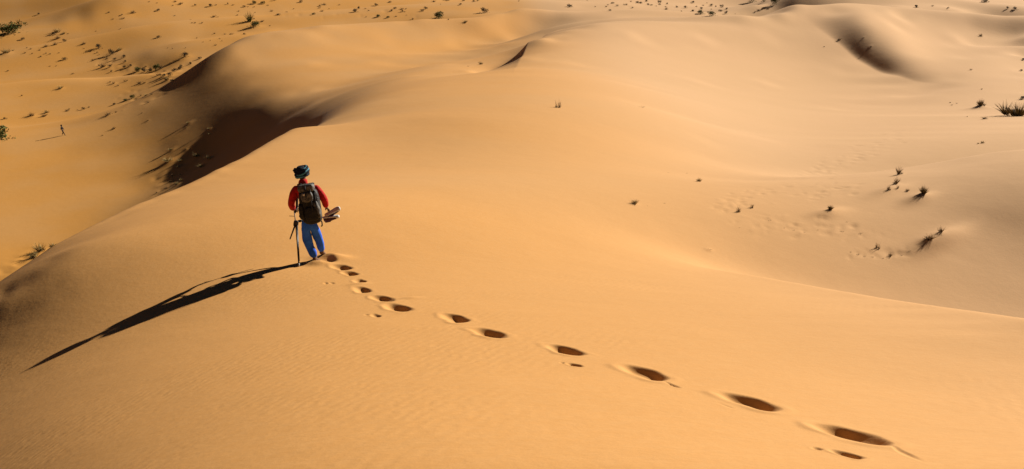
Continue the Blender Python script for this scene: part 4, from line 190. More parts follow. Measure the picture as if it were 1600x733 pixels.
4194,-7,-6,-6,-6,-6,-5,-6,-5,-5,-5,-5,-4,-5,-5,-5,-4,-4,-3,-3,-2,-4,-5,-6,-14,-27,-33,-40,-42,-52,-68,-76,-82,-90,-96,-103,-99,-102,-87,-41,-46,-37,-26,-14,-7,-1,-1,-5,0,5,-17,-27,-29,-27,-29,-39,-46,-51,-51,-67,-75,-86,-96,-84,-63,-41,-13,-13,-11,-16,-19,-25,-20,-20,-15,-16,-13,-11,15,-24,-16,-116,115,38,12,9,47,12,30,64,83,3,33,35,62,-41,17,-30,-53,-53,67,37,22,5,-5,-12,-17,-19,-20,-22,-22,-23,-23,-23,-23,-23,-23,-23,-22,-23,
4035,-5,-6,-5,-6,-5,-5,-6,-5,-6,-6,-7,-7,-7,-9,-9,-11,-11,-11,-11,-7,-6,-6,-10,-12,-14,-22,-28,-43,-50,-67,-75,-84,-84,-95,-100,-101,-79,-67,-60,-35,-23,-14,-8,-15,-4,4,6,2,-10,2,7,5,-18,-35,-36,-28,-36,-57,-44,-63,-62,-68,-72,-79,-80,-56,-37,-20,-9,-11,1,-5,-5,-8,-10,-13,-17,-36,-12,-38,16,-175,46,57,101,-4,-8,2,16,10,115,48,41,-9,157,3,26,19,44,-80,-54,-44,-31,-25,-20,-19,-17,-17,-17,-17,-16,-17,-17,-17,-18,-17,-17,-17,-18,
3898,-5,-4,-5,-4,-5,-5,-5,-5,-6,-6,-7,-7,-8,-9,-9,-10,-11,-11,-11,-10,-12,-17,-21,-25,-27,-26,-33,-32,-52,-61,-85,-70,-89,-97,-103,-86,-85,-47,-25,-24,-20,-15,-13,33,11,-9,-9,-2,27,15,-18,-17,-8,3,1,-41,-46,-21,-61,-42,-59,-56,-62,-59,-54,-57,-55,-47,-40,-24,-9,-3,-1,1,0,-3,0,-14,-78,-92,-139,-58,44,17,23,69,37,22,-29,151,-46,49,48,90,29,49,16,-37,-144,5,-8,-5,-9,-9,-10,-10,-10,-10,-10,-10,-10,-10,-11,-11,-11,-12,-11,-12,-12,
3780,-3,-4,-3,-3,-4,-3,-4,-4,-4,-5,-5,-5,-6,-6,-6,-6,-5,-6,-4,-8,-10,-11,-15,-27,-45,-57,-53,-72,-47,-70,-41,-88,-98,-106,-100,-93,-31,-58,-5,-7,-9,-5,0,-17,0,10,8,2,-11,1,18,8,-7,-26,-27,-11,-11,-56,-10,-46,-40,-53,-48,-50,-52,-46,-43,-37,-30,-28,-23,-19,-14,-9,-2,-1,3,-7,-7,-59,-62,-76,-54,-18,-13,-6,11,13,22,10,54,19,25,34,112,53,57,23,-45,-79,-53,-37,-25,-17,-12,-8,-7,-4,-5,-3,-5,-4,-5,-5,-6,-6,-7,-7,-7,
3678,-2,-2,-1,-2,-1,-2,-2,-1,-2,-3,-2,-3,-4,-4,-5,-7,-7,-10,-11,-12,-12,-17,-23,-24,-29,-34,-53,-48,-80,-84,-90,-75,-126,-135,-115,-90,-67,19,0,-6,-1,3,8,22,12,7,5,2,4,7,-6,-3,0,3,0,-25,-60,-19,-80,-27,-24,-25,-40,-46,-43,-47,-36,-31,-28,-21,-18,-14,-9,-10,-9,-8,-10,-9,-9,2,-102,-110,-31,-18,-24,9,-2,-15,-4,-9,-22,18,12,15,-11,19,31,12,18,32,6,-2,-3,-2,0,2,2,2,3,2,1,1,-1,-1,-1,-3,-3,-4,-3,
3586,0,0,0,1,0,1,1,1,1,2,1,1,0,0,-2,-2,-5,-6,-8,-10,-7,-9,-12,-22,-29,-39,-47,-65,-67,-93,-110,-123,-137,-130,-145,-120,-86,-18,6,-1,19,15,17,8,32,34,33,36,29,14,25,13,4,-15,-21,-36,-32,-55,-29,-59,-73,-36,-62,-48,-45,-24,-30,-25,-16,-16,-15,-12,-20,-8,-3,-2,-2,-6,-16,-41,-7,-11,-44,-32,-11,-7,32,63,69,36,11,-54,-49,-17,10,-22,-6,-53,-29,-38,-9,7,10,10,10,10,8,7,6,5,4,2,2,1,0,-1,-2,-2,-2,
3498,1,2,2,2,2,3,4,4,4,5,6,6,6,7,8,7,6,6,3,3,-3,-11,-17,-14,-21,-24,-28,-35,-68,-104,-125,-124,-106,-169,-135,-142,-131,-94,-69,-5,-33,9,14,70,34,14,24,25,36,55,30,40,28,21,-18,-2,-8,-44,-99,-76,-74,-109,-47,-49,-29,-22,-23,-11,-9,-8,-7,-7,-1,2,2,3,1,-1,-2,5,-16,-15,3,3,3,16,6,1,-3,6,6,29,18,1,-16,-4,-30,-18,-39,-17,-20,-14,-8,-3,0,1,2,3,2,2,1,1,0,0,-2,-1,-2,-2,-3,
3406,3,2,3,3,3,4,5,5,5,7,7,8,9,10,11,12,13,12,11,-2,-9,-15,-17,-23,-29,-26,-39,-39,-35,-47,-67,-118,-196,-168,-130,-130,-122,-120,-26,-39,-6,-23,-26,-57,18,37,29,30,43,36,33,36,51,43,76,0,-51,-36,18,-57,-51,-36,-72,-53,-57,-43,-33,-31,-21,-12,-6,-1,1,3,5,6,7,6,5,-2,6,4,-5,-3,-1,-3,9,14,16,13,11,-5,-3,2,2,-11,-3,-15,-7,-17,-13,-11,-11,-9,-8,-7,-6,-5,-4,-4,-4,-4,-4,-3,-4,-4,-3,-4,-4,
3308,3,2,3,2,3,4,3,3,4,4,4,4,4,4,3,1,0,-2,-5,-2,-2,-2,-7,-9,-16,-28,-27,-37,-54,-61,-44,-39,-118,-126,-155,-154,-136,-107,-66,-49,-15,-19,-18,-19,-5,-18,-4,1,4,20,18,32,18,52,67,89,99,8,-83,29,-20,-52,-36,-66,-51,-60,-46,-28,-21,-15,-8,-1,5,9,12,14,13,13,10,13,1,2,0,-2,-5,-3,-8,-6,-4,-5,4,14,10,8,6,11,1,3,-6,-3,-8,-10,-11,-12,-11,-12,-11,-11,-11,-9,-9,-8,-7,-7,-7,-6,-5,-5,-6,
3203,2,2,2,2,2,1,1,1,0,0,-1,-2,-2,-4,-4,-6,-6,-8,-8,-8,-8,-16,-17,-20,-16,-13,-24,-28,-23,-34,-70,-77,10,-43,-71,-84,-91,-92,-94,-82,-70,-56,-64,-47,2,-7,-17,-19,-18,-30,20,-65,17,-8,2,-18,36,159,156,45,-20,-45,-96,-50,-55,-15,-17,-24,-13,3,11,18,21,22,21,21,22,19,20,12,17,2,-3,-13,-23,-29,-21,-23,-21,0,-2,-1,16,24,23,19,17,12,8,0,-2,-6,-10,-12,-15,-15,-15,-14,-14,-13,-12,-11,-9,-9,-8,-7,-6,-6,-6,
3093,2,2,2,1,1,0,0,-2,-2,-4,-5,-6,-8,-8,-10,-10,-9,-7,-4,-5,-7,-8,-12,-15,-21,-28,-21,-28,-51,-64,-20,19,-59,-22,-31,-41,-50,-55,-54,-55,-52,-50,-35,-30,-41,-27,-18,-16,-18,-21,-44,-21,-29,-4,-36,7,-86,-109,61,114,108,42,-11,-44,-47,-28,-29,-11,23,19,18,18,19,23,28,31,30,29,23,29,8,21,4,-4,-21,-52,-95,-94,-73,-70,-12,35,43,52,63,54,39,28,23,15,1,-7,-12,-14,-16,-16,-16,-15,-13,-13,-12,-10,-9,-8,-6,-6,-6,-5,-5,
2982,2,3,3,2,1,1,0,-1,-3,-4,-6,-7,-10,-12,-15,-18,-21,-24,-27,-17,-8,-17,-17,-14,-6,7,14,3,-20,37,37,-19,-9,-39,-51,-52,-52,-52,-53,-49,-46,-41,-41,-36,-23,-23,-22,-19,-16,-15,-3,-10,-3,-9,5,-17,-29,-110,-195,-140,3,26,57,19,37,11,17,5,-1,17,29,37,44,40,30,20,22,17,23,2,27,-17,-8,-30,-46,-84,-131,-136,-116,28,68,34,54,53,34,44,53,60,41,24,7,-1,-6,-8,-9,-9,-9,-8,-8,-7,-6,-5,-5,-4,-4,-2,-3,-2,-2,
2870,4,5,5,4,4,4,3,2,1,0,-1,-2,-4,-6,-7,-9,-9,-9,-9,-11,-24,-10,5,15,21,20,16,16,14,-22,-62,-47,-34,-44,-34,-35,-36,-37,-36,-39,-38,-36,-29,-26,-24,-18,-12,-10,-9,-8,-16,-15,-23,-28,-46,-54,-71,-48,-15,-10,-36,-22,-32,-14,-33,-17,-22,-14,-7,-5,2,13,25,28,31,47,48,51,19,34,-54,-8,-65,-67,-80,-64,-35,-6,0,-18,-21,-5,-12,27,109,97,51,-5,-6,3,9,10,11,9,8,7,5,4,3,3,2,3,2,2,2,2,2,2,2,
2755,7,8,8,7,8,8,7,8,7,7,7,7,7,6,6,5,3,1,-3,1,11,4,6,8,5,-3,-16,-32,-19,-36,-8,-103,-80,-23,-22,-11,-14,-25,-38,-38,-39,-33,-28,-16,-3,1,2,3,1,-3,-7,-15,-20,-29,-30,-36,-33,-45,-55,-52,-31,-30,-19,-24,-10,-14,-7,-6,-6,-4,-10,-12,-15,-13,-4,-1,11,9,44,-63,39,-120,-56,-63,-7,-21,-1,-16,-16,9,35,24,27,50,-14,-62,-51,4,39,41,38,33,30,26,23,20,18,15,14,11,11,10,8,8,8,7,7,6,7,
2633,11,11,11,11,11,11,11,12,12,12,13,14,14,15,16,16,18,16,13,-5,-26,-16,-28,-34,-36,-40,-35,-37,-45,-60,-86,-20,-23,-17,-14,-18,-2,-15,-13,-13,-8,-8,-3,0,7,10,14,15,14,12,0,-14,-25,-29,-34,-37,-40,-36,-30,-29,-33,-28,-27,-18,-20,-12,-10,-7,-5,-4,-3,-2,-1,-5,-22,-52,-73,-58,-102,92,-165,-104,-43,-8,-5,12,10,21,26,17,6,11,12,11,29,25,19,5,1,11,18,22,23,24,24,22,21,19,18,17,15,14,14,12,11,12,10,11,10,
2504,14,13,14,13,14,13,13,14,12,13,12,11,11,10,10,8,6,4,1,-3,-3,-9,-6,-5,-15,-16,-31,-41,-56,-65,-72,-65,-69,-39,-18,-5,-28,-11,6,7,1,12,11,14,10,11,11,11,8,2,-1,-9,-10,-19,-21,-23,-27,-28,-27,-28,-22,-21,-17,-17,-12,-12,-9,-8,-8,-7,-9,-11,-17,-22,-26,-25,-22,-39,-16,-118,-92,-56,-68,-47,-24,-11,5,8,13,21,29,29,32,40,16,4,2,7,12,12,12,15,16,18,18,19,20,18,19,17,17,16,16,15,14,13,14,13,12,
2370,16,17,16,16,15,15,15,13,12,10,8,5,2,-1,-5,-10,-15,-20,-23,-21,-15,-9,-11,-10,9,-4,-1,-14,-24,-18,-25,-20,-6,5,-34,-40,-32,-21,-40,-26,15,-7,-6,-7,5,7,11,8,5,3,-3,0,-14,-15,-17,-22,-15,-16,-19,-14,-14,-12,-9,-10,-7,-7,-6,-8,-9,-10,-14,-16,-19,-24,-27,-33,-42,-21,-65,-89,-63,-64,-34,-27,-19,-9,-4,6,13,16,18,20,21,15,19,20,16,12,10,11,13,15,15,16,17,17,18,18,18,17,17,17,16,16,16,15,14,15,14,
2240,19,20,19,19,18,18,16,15,13,11,8,4,0,-4,-9,-14,-19,-24,-28,-31,-28,-35,-24,-22,-31,-26,-37,-30,-24,-26,-4,3,-2,13,33,7,6,-5,-4,-25,-31,-16,-7,-2,-4,1,-5,-6,-4,-10,-2,-27,-11,-6,-16,6,-10,-7,8,3,4,4,1,3,-2,-3,-6,-5,-5,-9,-11,-14,-18,-22,-26,-30,-26,-49,-57,-56,-48,-35,-36,-27,-19,-13,-6,-2,2,7,10,12,13,16,13,13,13,14,15,14,15,15,16,17,18,17,18,18,18,18,17,17,17,16,16,16,15,15,16,
2125,22,22,23,24,23,23,21,19,18,15,12,9,7,3,-1,-4,-7,-10,-14,-18,-25,-31,-25,-43,-27,-34,-44,-38,-56,-34,-34,-41,-13,-13,-28,-1,2,11,4,14,7,6,-6,-11,-11,-9,-5,-3,-6,-5,-9,-1,-6,-5,5,-8,19,10,-11,0,-5,-4,1,0,2,5,11,5,1,4,-2,-8,-11,-16,-19,-23,-32,-31,-35,-36,-39,-39,-31,-27,-22,-18,-13,-8,-4,-2,2,4,6,6,10,11,12,12,14,15,16,17,18,18,19,19,19,19,19,18,18,18,17,16,16,15,16,15,16,
2057,23,24,24,25,25,25,24,23,21,21,18,16,15,12,10,7,3,1,-3,-4,-13,-13,-20,-10,-25,-28,-31,-47,-38,-46,-42,-29,-37,-32,-22,-32,-25,-21,-12,-17,-34,-31,-5,3,3,0,-11,-22,-13,-12,-7,-6,-2,-1,-8,5,-3,-1,18,-8,1,5,0,6,41,0,5,9,19,3,3,3,-1,-2,-11,-18,-21,-29,-30,-31,-29,-27,-28,-24,-22,-19,-15,-12,-10,-7,-4,-1,0,3,4,5,9,10,14,15,17,19,20,20,21,20,21,20,20,19,19,17,17,17,16,15,15,16,15,
2029,23,23,23,23,24,23,23,23,23,21,22,20,20,19,19,17,16,12,6,-5,9,-2,-11,-28,-23,-23,-26,-26,-38,-36,-29,-33,-24,-26,-36,-31,-34,-32,-36,-32,-19,-19,-24,-23,-21,-21,-20,-14,-13,-12,-10,-9,-13,-24,-10,-12,3,1,-13,-5,5,7,11,15,7,22,4,9,2,37,15,4,12,-2,-1,-11,-22,-17,-21,-20,-22,-23,-21,-20,-18,-17,-15,-13,-11,-9,-7,-5,-2,-1,1,3,5,8,12,16,19,19,21,21,22,22,21,21,20,20,18,18,17,16,15,15,15,14,14,
2011,21,21,21,21,21,21,20,20,20,18,18,17,16,16,15,15,17,22,25,33,-17,-11,-2,8,-12,-36,-50,-46,-34,-24,-33,-24,-26,-22,-21,-25,-20,-18,-13,-16,-25,-22,-21,-22,-22,-22,-21,-23,-23,-21,-20,-22,-19,-12,-15,-11,-14,-10,-1,-1,-1,2,5,7,15,1,9,5,23,13,12,8,-2,-1,-1,-3,-4,-10,-11,-14,-14,-15,-15,-16,-15,-14,-13,-12,-10,-9,-7,-5,-3,-1,1,3,6,8,11,13,16,17,19,21,21,21,22,21,21,19,18,16,14,14,14,13,13,13,14,
1991,18,19,18,19,17,18,16,16,14,12,11,8,5,1,-3,-10,-19,-32,-44,-66,-7,-1,-12,-15,8,12,22,-9,-12,-29,-9,-9,-6,-9,10,22,17,9,-7,-13,-6,-18,-12,-14,-12,-16,-21,-19,-22,-24,-24,-22,-21,-23,-17,-16,-11,-9,-10,-8,-3,-2,0,1,-2,6,3,5,6,12,13,10,10,6,1,-1,-5,-5,-7,-8,-10,-11,-12,-12,-12,-11,-11,-10,-9,-8,-6,-5,-3,-1,1,3,5,7,9,12,13,15,17,18,19,19,20,21,19,19,15,13,13,12,12,11,12,12,12,
1960,17,16,16,16,16,14,13,12,10,8,5,2,-1,-6,-9,-13,-16,-14,-12,-2,-40,-44,-30,-27,-74,-20,-81,13,-9,49,6,15,6,4,2,4,9,11,22,28,1,37,17,7,-7,-17,-16,-27,-27,-21,-22,-19,-19,-11,-13,-14,-14,-12,-10,-8,-8,-6,-3,-2,4,2,7,9,11,8,4,4,3,2,2,-1,-2,-3,-5,-7,-7,-9,-9,-10,-10,-10,-10,-9,-8,-8,-6,-4,-3,-2,1,2,4,5,8,9,11,12,13,14,16,15,16,16,15,14,14,14,12,12,11,12,10,11,11,
1915,16,15,15,14,14,14,12,11,9,7,4,2,-2,-6,-10,-16,-21,-29,-39,-52,-40,-33,-53,-56,-47,-85,-62,-76,-23,-29,31,39,51,56,18,15,9,13,9,9,23,15,31,33,30,28,13,24,18,-5,-15,-21,-9,-20,-16,-10,-10,-10,-11,-11,-9,-7,-6,-4,-3,2,3,7,8,10,9,5,5,4,2,3,0,-2,-5,-4,-6,-8,-9,-10,-10,-10,-9,-9,-8,-8,-6,-5,-3,-2,-1,1,2,4,6,6,8,9,10,11,11,12,12,12,13,12,11,11,11,10,11,10,9,10,10,
1853,15,15,14,14,15,13,13,12,11,9,7,6,2,0,-4,-9,-14,-19,-26,-27,-41,-50,-50,-57,-64,-44,-55,-37,-50,-23,-30,-13,-3,1,26,26,24,13,7,8,-3,7,-2,3,15,21,28,20,24,29,23,23,0,21,16,-1,-5,-7,-8,-9,-9,-8,-7,-6,-4,-3,1,3,12,12,9,13,11,8,8,1,5,1,0,-6,-8,-9,-10,-11,-11,-11,-10,-10,-9,-8,-7,-5,-4,-3,-1,0,1,2,4,4,6,6,7,8,8,9,9,9,9,9,9,9,9,8,9,8,9,8,8,
1772,14,15,14,14,15,14,14,13,13,12,11,11,9,7,7,5,3,0,-5,-14,-20,-35,-43,-44,-47,-57,-50,-65,-40,-42,-18,-9,4,18,20,32,42,46,40,-7,-24,-35,-29,-24,-23,-18,-14,-5,-1,5,12,16,28,31,22,14,8,4,0,-2,-3,-3,-3,-2,0,2,4,7,7,13,15,7,3,10,13,22,8,2,-6,-4,-10,-13,-15,-14,-14,-13,-12,-11,-9,-8,-6,-6,-4,-2,-2,-1,1,1,2,3,4,4,5,5,6,6,6,7,6,7,6,7,6,7,6,7,6,7,6,
1672,14,14,14,14,14,14,14,14,13,12,11,10,8,7,5,4,1,0,-4,-7,-29,-30,-28,-41,-44,-48,-62,-18,-33,-15,-12,-1,7,13,22,25,24,18,9,9,-2,-8,-18,-20,-18,-17,-11,-10,-4,1,4,7,7,6,10,9,9,6,5,3,3,2,2,2,4,5,8,8,12,12,13,17,26,16,30,14,9,1,-9,-28,-27,-24,-20,-18,-14,-13,-10,-9,-8,-6,-5,-4,-3,-2,-1,0,0,2,1,2,2,3,3,4,3,4,4,4,4,4,4,5,4,5,4,5,4,5,5,
1560,13,14,13,14,13,13,13,12,11,10,7,6,2,-2,-6,-12,-18,-27,-36,-44,-38,-29,-45,-40,-40,-31,4,6,20,16,19,20,20,23,20,21,20,18,15,5,2,-5,-6,-9,-11,-12,-11,-9,-7,-5,-3,-1,2,4,3,4,3,3,3,3,3,3,3,4,6,7,9,10,11,14,15,15,8,13,14,25,6,-7,-54,-23,-14,-11,-9,-10,-8,-7,-6,-5,-4,-3,-3,-1,-1,0,0,0,1,1,2,1,2,2,2,1,2,2,2,2,2,2,2,2,3,2,3,3,3,3,2,
1450,11,12,11,12,13,13,12,12,10,8,5,3,0,-4,-8,-12,-18,-21,-28,-30,-45,-43,-20,-16,-7,-2,-8,2,6,14,18,20,23,23,23,21,17,13,10,7,4,0,-3,-5,-6,-7,-7,-7,-6,-6,-4,-3,-3,-3,-1,0,-1,1,0,1,1,1,2,3,4,5,7,10,12,14,14,15,18,16,12,1,-13,-21,-9,-20,-18,-15,-12,-8,-6,-4,-3,-2,-1,0,0,0,1,2,1,2,2,2,1,1,1,1,1,0,1,0,1,0,0,0,1,0,0,1,1,1,2,2,1,
1362,9,10,9,10,12,11,12,10,9,7,6,3,0,-2,-4,-7,-9,-13,-14,-19,-19,-20,-26,-20,-16,-11,0,3,9,10,15,16,19,19,20,17,13,11,8,5,3,1,-1,-2,-4,-4,-5,-5,-6,-5,-4,-5,-4,-3,-3,-3,-2,-2,-2,-1,0,-1,1,1,1,3,5,7,10,12,11,10,7,5,1,0,-1,-3,-13,-10,-11,-11,-10,-6,-4,-3,-1,0,0,1,1,2,1,2,3,2,2,2,2,1,0,0,0,0,0,0,-1,0,-1,-1,-1,0,-1,-1,0,1,0,1,1,
1306,8,8,9,9,8,8,8,7,7,5,4,3,0,-1,-3,-4,-7,-9,-11,-12,-13,-14,-9,-9,-7,-4,-3,0,4,6,9,11,11,12,12,12,11,10,7,6,4,2,1,-1,-2,-2,-4,-4,-4,-4,-4,-4,-4,-4,-3,-3,-3,-2,-2,-1,-1,-1,1,1,2,3,4,5,5,5,5,5,5,4,2,0,-4,-5,-3,-5,-6,-6,-5,-4,-4,-3,-1,-1,0,1,1,1,2,2,2,1,2,1,2,1,0,1,0,0,-1,0,-1,0,-1,-1,-1,0,-1,0,-1,0,0,0,0,
1268,6,7,6,6,6,6,6,5,4,3,3,2,0,-1,-2,-3,-4,-5,-6,-7,-6,-7,-7,-6,-5,-4,0,0,3,4,5,6,7,8,8,8,7,6,6,4,4,2,1,0,-1,-2,-2,-3,-3,-3,-3,-4,-3,-3,-3,-2,-2,-2,-2,-1,0,0,0,1,1,2,2,3,3,3,3,3,2,1,0,0,0,-1,-3,-3,-3,-3,-3,-3,-2,-1,-1,-1,0,0,1,1,1,1,1,1,2,1,1,0,1,0,1,0,-1,0,0,-1,0,-1,-1,0,-1,0,0,-1,0,0,0,
1239,5,5,4,5,4,3,4,2,3,2,1,1,0,-1,-1,-2,-2,-3,-4,-4,-4,-5,-3,-3,-3,-1,-1,0,1,2,3,3,4,5,4,5,5,4,3,4,2,2,0,0,0,-2,-1,-2,-3,-2,-3,-2,-3,-2,-2,-1,-1,-1,-1,-1,0,1,0,1,1,2,1,2,1,2,1,1,1,1,0,0,0,-2,0,-2,-1,-2,-1,-2,-1,-1,-1,0,-1,0,1,0,1,0,1,1,1,1,0,1,0,1,0,0,0,0,0,-1,0,0,-1,0,0,0,-1,0,0,0,-1,
1212,3,4,3,3,2,2,2,1,1,1,0,1,0,-1,-1,-1,-1,-2,-2,-2,-3,-2,-3,-2,-2,-1,-1,0,0,1,2,1,3,2,3,2,3,2,2,2,2,0,1,-1,0,-1,-2,-2,-2,-2,-2,-2,-1,-1,-1,-1,0,-1,0,0,1,0,1,1,1,1,1,1,1,1,0,1,0,0,0,0,0,0,-1,0,-1,0,-1,-1,-1,-1,0,-1,0,0,0,0,0,1,0,1,0,1,1,0,0,0,0,0,0,0,0,0,0,0,0,0,0,0,0,0,-1,0,0,
1179,2,2,2,2,2,1,1,1,1,0,0,1,-1,0,-1,0,-1,-2,-1,-2,-1,-2,-1,-2,-1,-1,0,-1,0,1,0,1,1,1,2,1,1,1,1,1,1,0,0,0,-1,-1,-1,-1,-2,-1,-1,-2,-1,0,-1,-1,0,0,0,0,1,0,1,0,1,1,1,0,1,0,1,0,0,1,0,0,0,-1,0,0,0,-1,0,-1,0,-1,0,0,0,0,0,0,0,0,0,1,0,0,1,0,0,0,0,1,0,0,0,0,0,0,0,0,-1,0,0,0,0,0,0,
1143,2,1,2,1,1,1,1,0,1,0,0,0,0,-1,0,-1,0,-1,-1,-1,-1,-1,-1,-1,-1,-1,0,-1,0,0,0,1,0,0,1,1,0,0,1,0,0,0,0,-1,0,-1,-1,-1,-1,-1,-1,0,-1,-1,0,-1,0,0,0,0,1,0,0,1,0,1,0,1,0,1,0,0,1,0,0,0,0,0,0,0,-1,0,0,0,0,-1,0,0,0,0,0,0,0,0,0,1,0,0,0,0,0,1,0,0,0,0,0,0,0,0,0,0,0,0,0,0,0,0,0,
1106,1,1,1,1,0,1,1,0,0,1,0,0,-1,0,0,-1,0,-1,0,-1,-1,-1,0,-1,0,-1,0,-1,0,0,0,0,0,0,0,0,0,0,0,0,0,0,-1,0,-1,0,-1,-1,0,-1,-1,0,-1,0,-1,0,0,0,0,0,0,0,0,1,0,0,1,0,0,1,0,0,0,1,0,0,0,0,0,0,0,0,0,-1,0,0,0,0,0,0,0,0,0,0,0,0,1,0,0,0,0,0,0,0,0,1,0,0,0,0,0,0,0,0,0,0,0,0,0,
1068,1,0,1,1,0,1,0,0,1,0,0,0,0,-1,0,0,-1,0,0,-1,0,-1,0,-1,0,-1,0,-1,0,0,0,-1,0,0,0,0,0,0,0,-1,0,0,-1,0,-1,0,-1,0,-1,0,-1,0,-1,0,0,0,-1,0,0,0,0,1,0,0,0,0,1,0,0,0,1,0,0,0,0,0,0,0,0,0,0,0,0,0,0,0,0,0,0,0,0,0,0,0,0,0,1,0,0,0,0,0,0,0,0,0,0,0,0,0,0,1,0,0,0,0,0,0,-1,
1030,1,0,0,1,0,1,0,0,0,0,0,0,0,0,0,0,-1,0,0,-1,0,0,-1,0,0,-1,0,0,-1,0,0,0,-1,0,0,0,0,-1,0,0,0,-1,0,0,-1,0,-1,0,0,-1,0,0,-1,0,0,0,-1,0,0,0,0,0,0,1,0,0,0,0,0,0,1,0,0,0,0,0,0,0,0,0,0,0,0,0,0,0,0,0,0,0,0,1,0,0,0,0,0,0,0,0,0,0,0,0,0,0,0,0,0,0,0,0,1,0,0,0,0,0,0,
992,1,0,0,1,0,0,0,1,0,0,0,0,0,0,0,-1,0,0,0,-1,0,0,0,-1,0,0,0,-1,0,0,0,0,-1,0,0,0,-1,0,0,0,0,-1,0,0,-1,0,0,-1,0,0,0,-1,0,0,0,0,-1,0,0,0,0,0,0,0,1,0,0,0,0,0,0,0,0,0,0,1,0,0,0,0,0,0,0,0,0,0,0,0,0,0,0,0,0,0,0,0,0,0,0,0,0,0,0,1,0,0,0,0,0,0,0,0,0,0,0,0,0,0,0,
955,1,0,0,0,1,0,0,0,0,0,0,0,0,0,0,0,0,0,-1,0,0,0,0,0,-1,0,0,0,0,0,-1,0,0,0,0,0,-1,0,0,0,0,-1,0,0,0,0,-1,0,0,0,0,-1,0,0,0,0,0,0,0,0,0,0,0,0,0,0,0,0,0,0,0,0,0,0,0,0,0,0,1,0,0,0,0,0,0,0,0,0,0,0,0,0,0,0,0,0,0,0,0,0,0,0,0,0,0,0,0,0,0,0,0,0,0,0,0,0,0,0,0,
920,0,0,0,0,0,1,0,0,0,0,0,0,0,0,0,0,0,0,-1,0,0,0,0,0,0,0,0,-1,0,0,0,0,0,0,0,0,-1,0,0,0,0,0,0,0,0,-1,0,0,0,0,0,0,0,-1,0,0,0,0,0,0,0,0,0,0,0,0,0,0,0,0,0,0,1,0,0,0,0,0,0,0,0,0,0,0,0,0,0,0,0,0,0,0,0,0,0,0,0,0,0,0,0,0,0,0,0,0,0,0,0,0,0,0,0,0,0,0,0,0,0,
885,0,0,0,1,0,0,0,0,0,0,0,0,0,0,0,0,0,0,0,0,0,0,0,0,0,0,-1,0,0,0,0,0,0,0,0,0,0,0,0,0,0,0,0,0,0,0,-1,0,0,0,0,0,0,0,0,0,0,0,0,0,0,0,0,0,0,0,0,0,0,0,0,0,0,0,0,0,0,0,0,0,0,0,0,0,0,0,0,0,0,0,0,0,0,0,0,0,0,0,0,0,0,0,0,0,0,0,0,0,0,0,0,0,0,0,0,0,0,0,0,
852,0,0,1,0,0,0,0,0,0,0,0,0,0,0,0,0,0,0,0,0,0,0,0,0,0,0,0,0,0,0,0,0,0,0,0,0,0,0,0,0,0,0,0,0,0,0,0,0,0,0,0,0,0,0,0,0,0,0,0,0,0,0,0,0,0,0,0,0,0,0,0,0,0,0,0,0,0,0,0,0,0,0,0,0,0,0,0,0,0,0,0,0,0,0,0,0,0,0,0,0,0,0,0,0,0,0,0,0,0,0,0,0,0,0,0,0,0,0,0,
821,0,1,0,0,0,0,0,0,0,0,0,0,0,0,0,0,0,0,0,0,0,0,0,0,0,0,0,0,0,0,0,0,0,0,0,0,1,0,0,0,0,0,0,0,0,0,0,0,0,0,0,0,0,0,0,0,0,0,0,0,0,0,0,0,0,0,0,0,0,0,0,0,0,0,0,0,0,0,0,0,0,0,0,0,0,0,0,0,0,0,0,0,0,0,0,0,0,0,0,0,0,0,0,0,0,0,0,0,0,0,0,0,0,0,0,0,0,0,0,
792,0,0,0,0,1,0,0,0,0,0,0,0,0,0,0,0,0,0,0,0,0,0,0,0,0,0,0,0,0,0,0,0,0,0,0,0,1,0,0,0,0,0,0,0,0,0,0,0,0,0,0,1,0,0,0,0,0,0,0,0,0,0,0,0,0,0,0,0,0,0,0,0,0,0,0,0,0,0,0,0,0,0,0,0,0,0,0,0,0,0,0,0,0,0,0,0,0,0,0,0,0,0,0,0,0,0,0,0,0,0,0,0,0,0,0,0,0,0,0,
764,0,0,1,0,0,0,0,0,0,0,0,0,0,0,0,0,0,0,0,0,0,0,0,0,0,0,0,0,0,0,1,0,0,0,0,0,0,0,0,0,0,0,0,0,0,1,0,0,0,0,0,0,0,0,0,0,0,0,0,0,0,0,0,0,0,0,0,0,0,0,0,0,0,0,0,0,0,0,0,0,0,0,0,0,0,0,0,0,0,0,0,0,0,0,0,0,0,0,0,0,0,0,0,0,0,0,0,0,0,0,0,0,0,0,0,0,0,0,0,
738,0,0,0,0,0,0,0,0,0,0,0,0,0,0,0,0,0,0,0,0,0,0,1,0,0,0,0,0,0,0,0,0,0,0,0,0,0,0,0,0,1,0,0,0,0,0,0,0,0,0,0,0,0,0,0,1,0,0,0,0,0,0,0,0,0,0,0,0,0,0,0,0,0,0,0,0,0,0,0,0,0,0,0,0,0,0,0,0,0,0,0,0,0,0,0,0,0,0,0,0,0,0,0,0,0,0,0,0,0,0,0,0,0,0,0,0,0,0,0,
712,0,0,0,0,0,0,1,0,0,0,0,0,0,0,0,0,0,0,0,0,0,0,0,0,0,0,0,0,0,0,0,0,0,0,0,0,1,0,0,0,0,0,0,0,0,0,0,0,0,0,0,0,1,0,0,0,0,0,0,0,0,0,0,0,0,0,0,0,0,0,0,0,0,0,0,0,0,0,0,0,0,0,0,0,0,0,0,0,0,0,0,0,0,0,0,0,0,0,0,0,0,0,0,0,0,0,0,0,0,0,0,0,0,0,0,0,0,0,0,
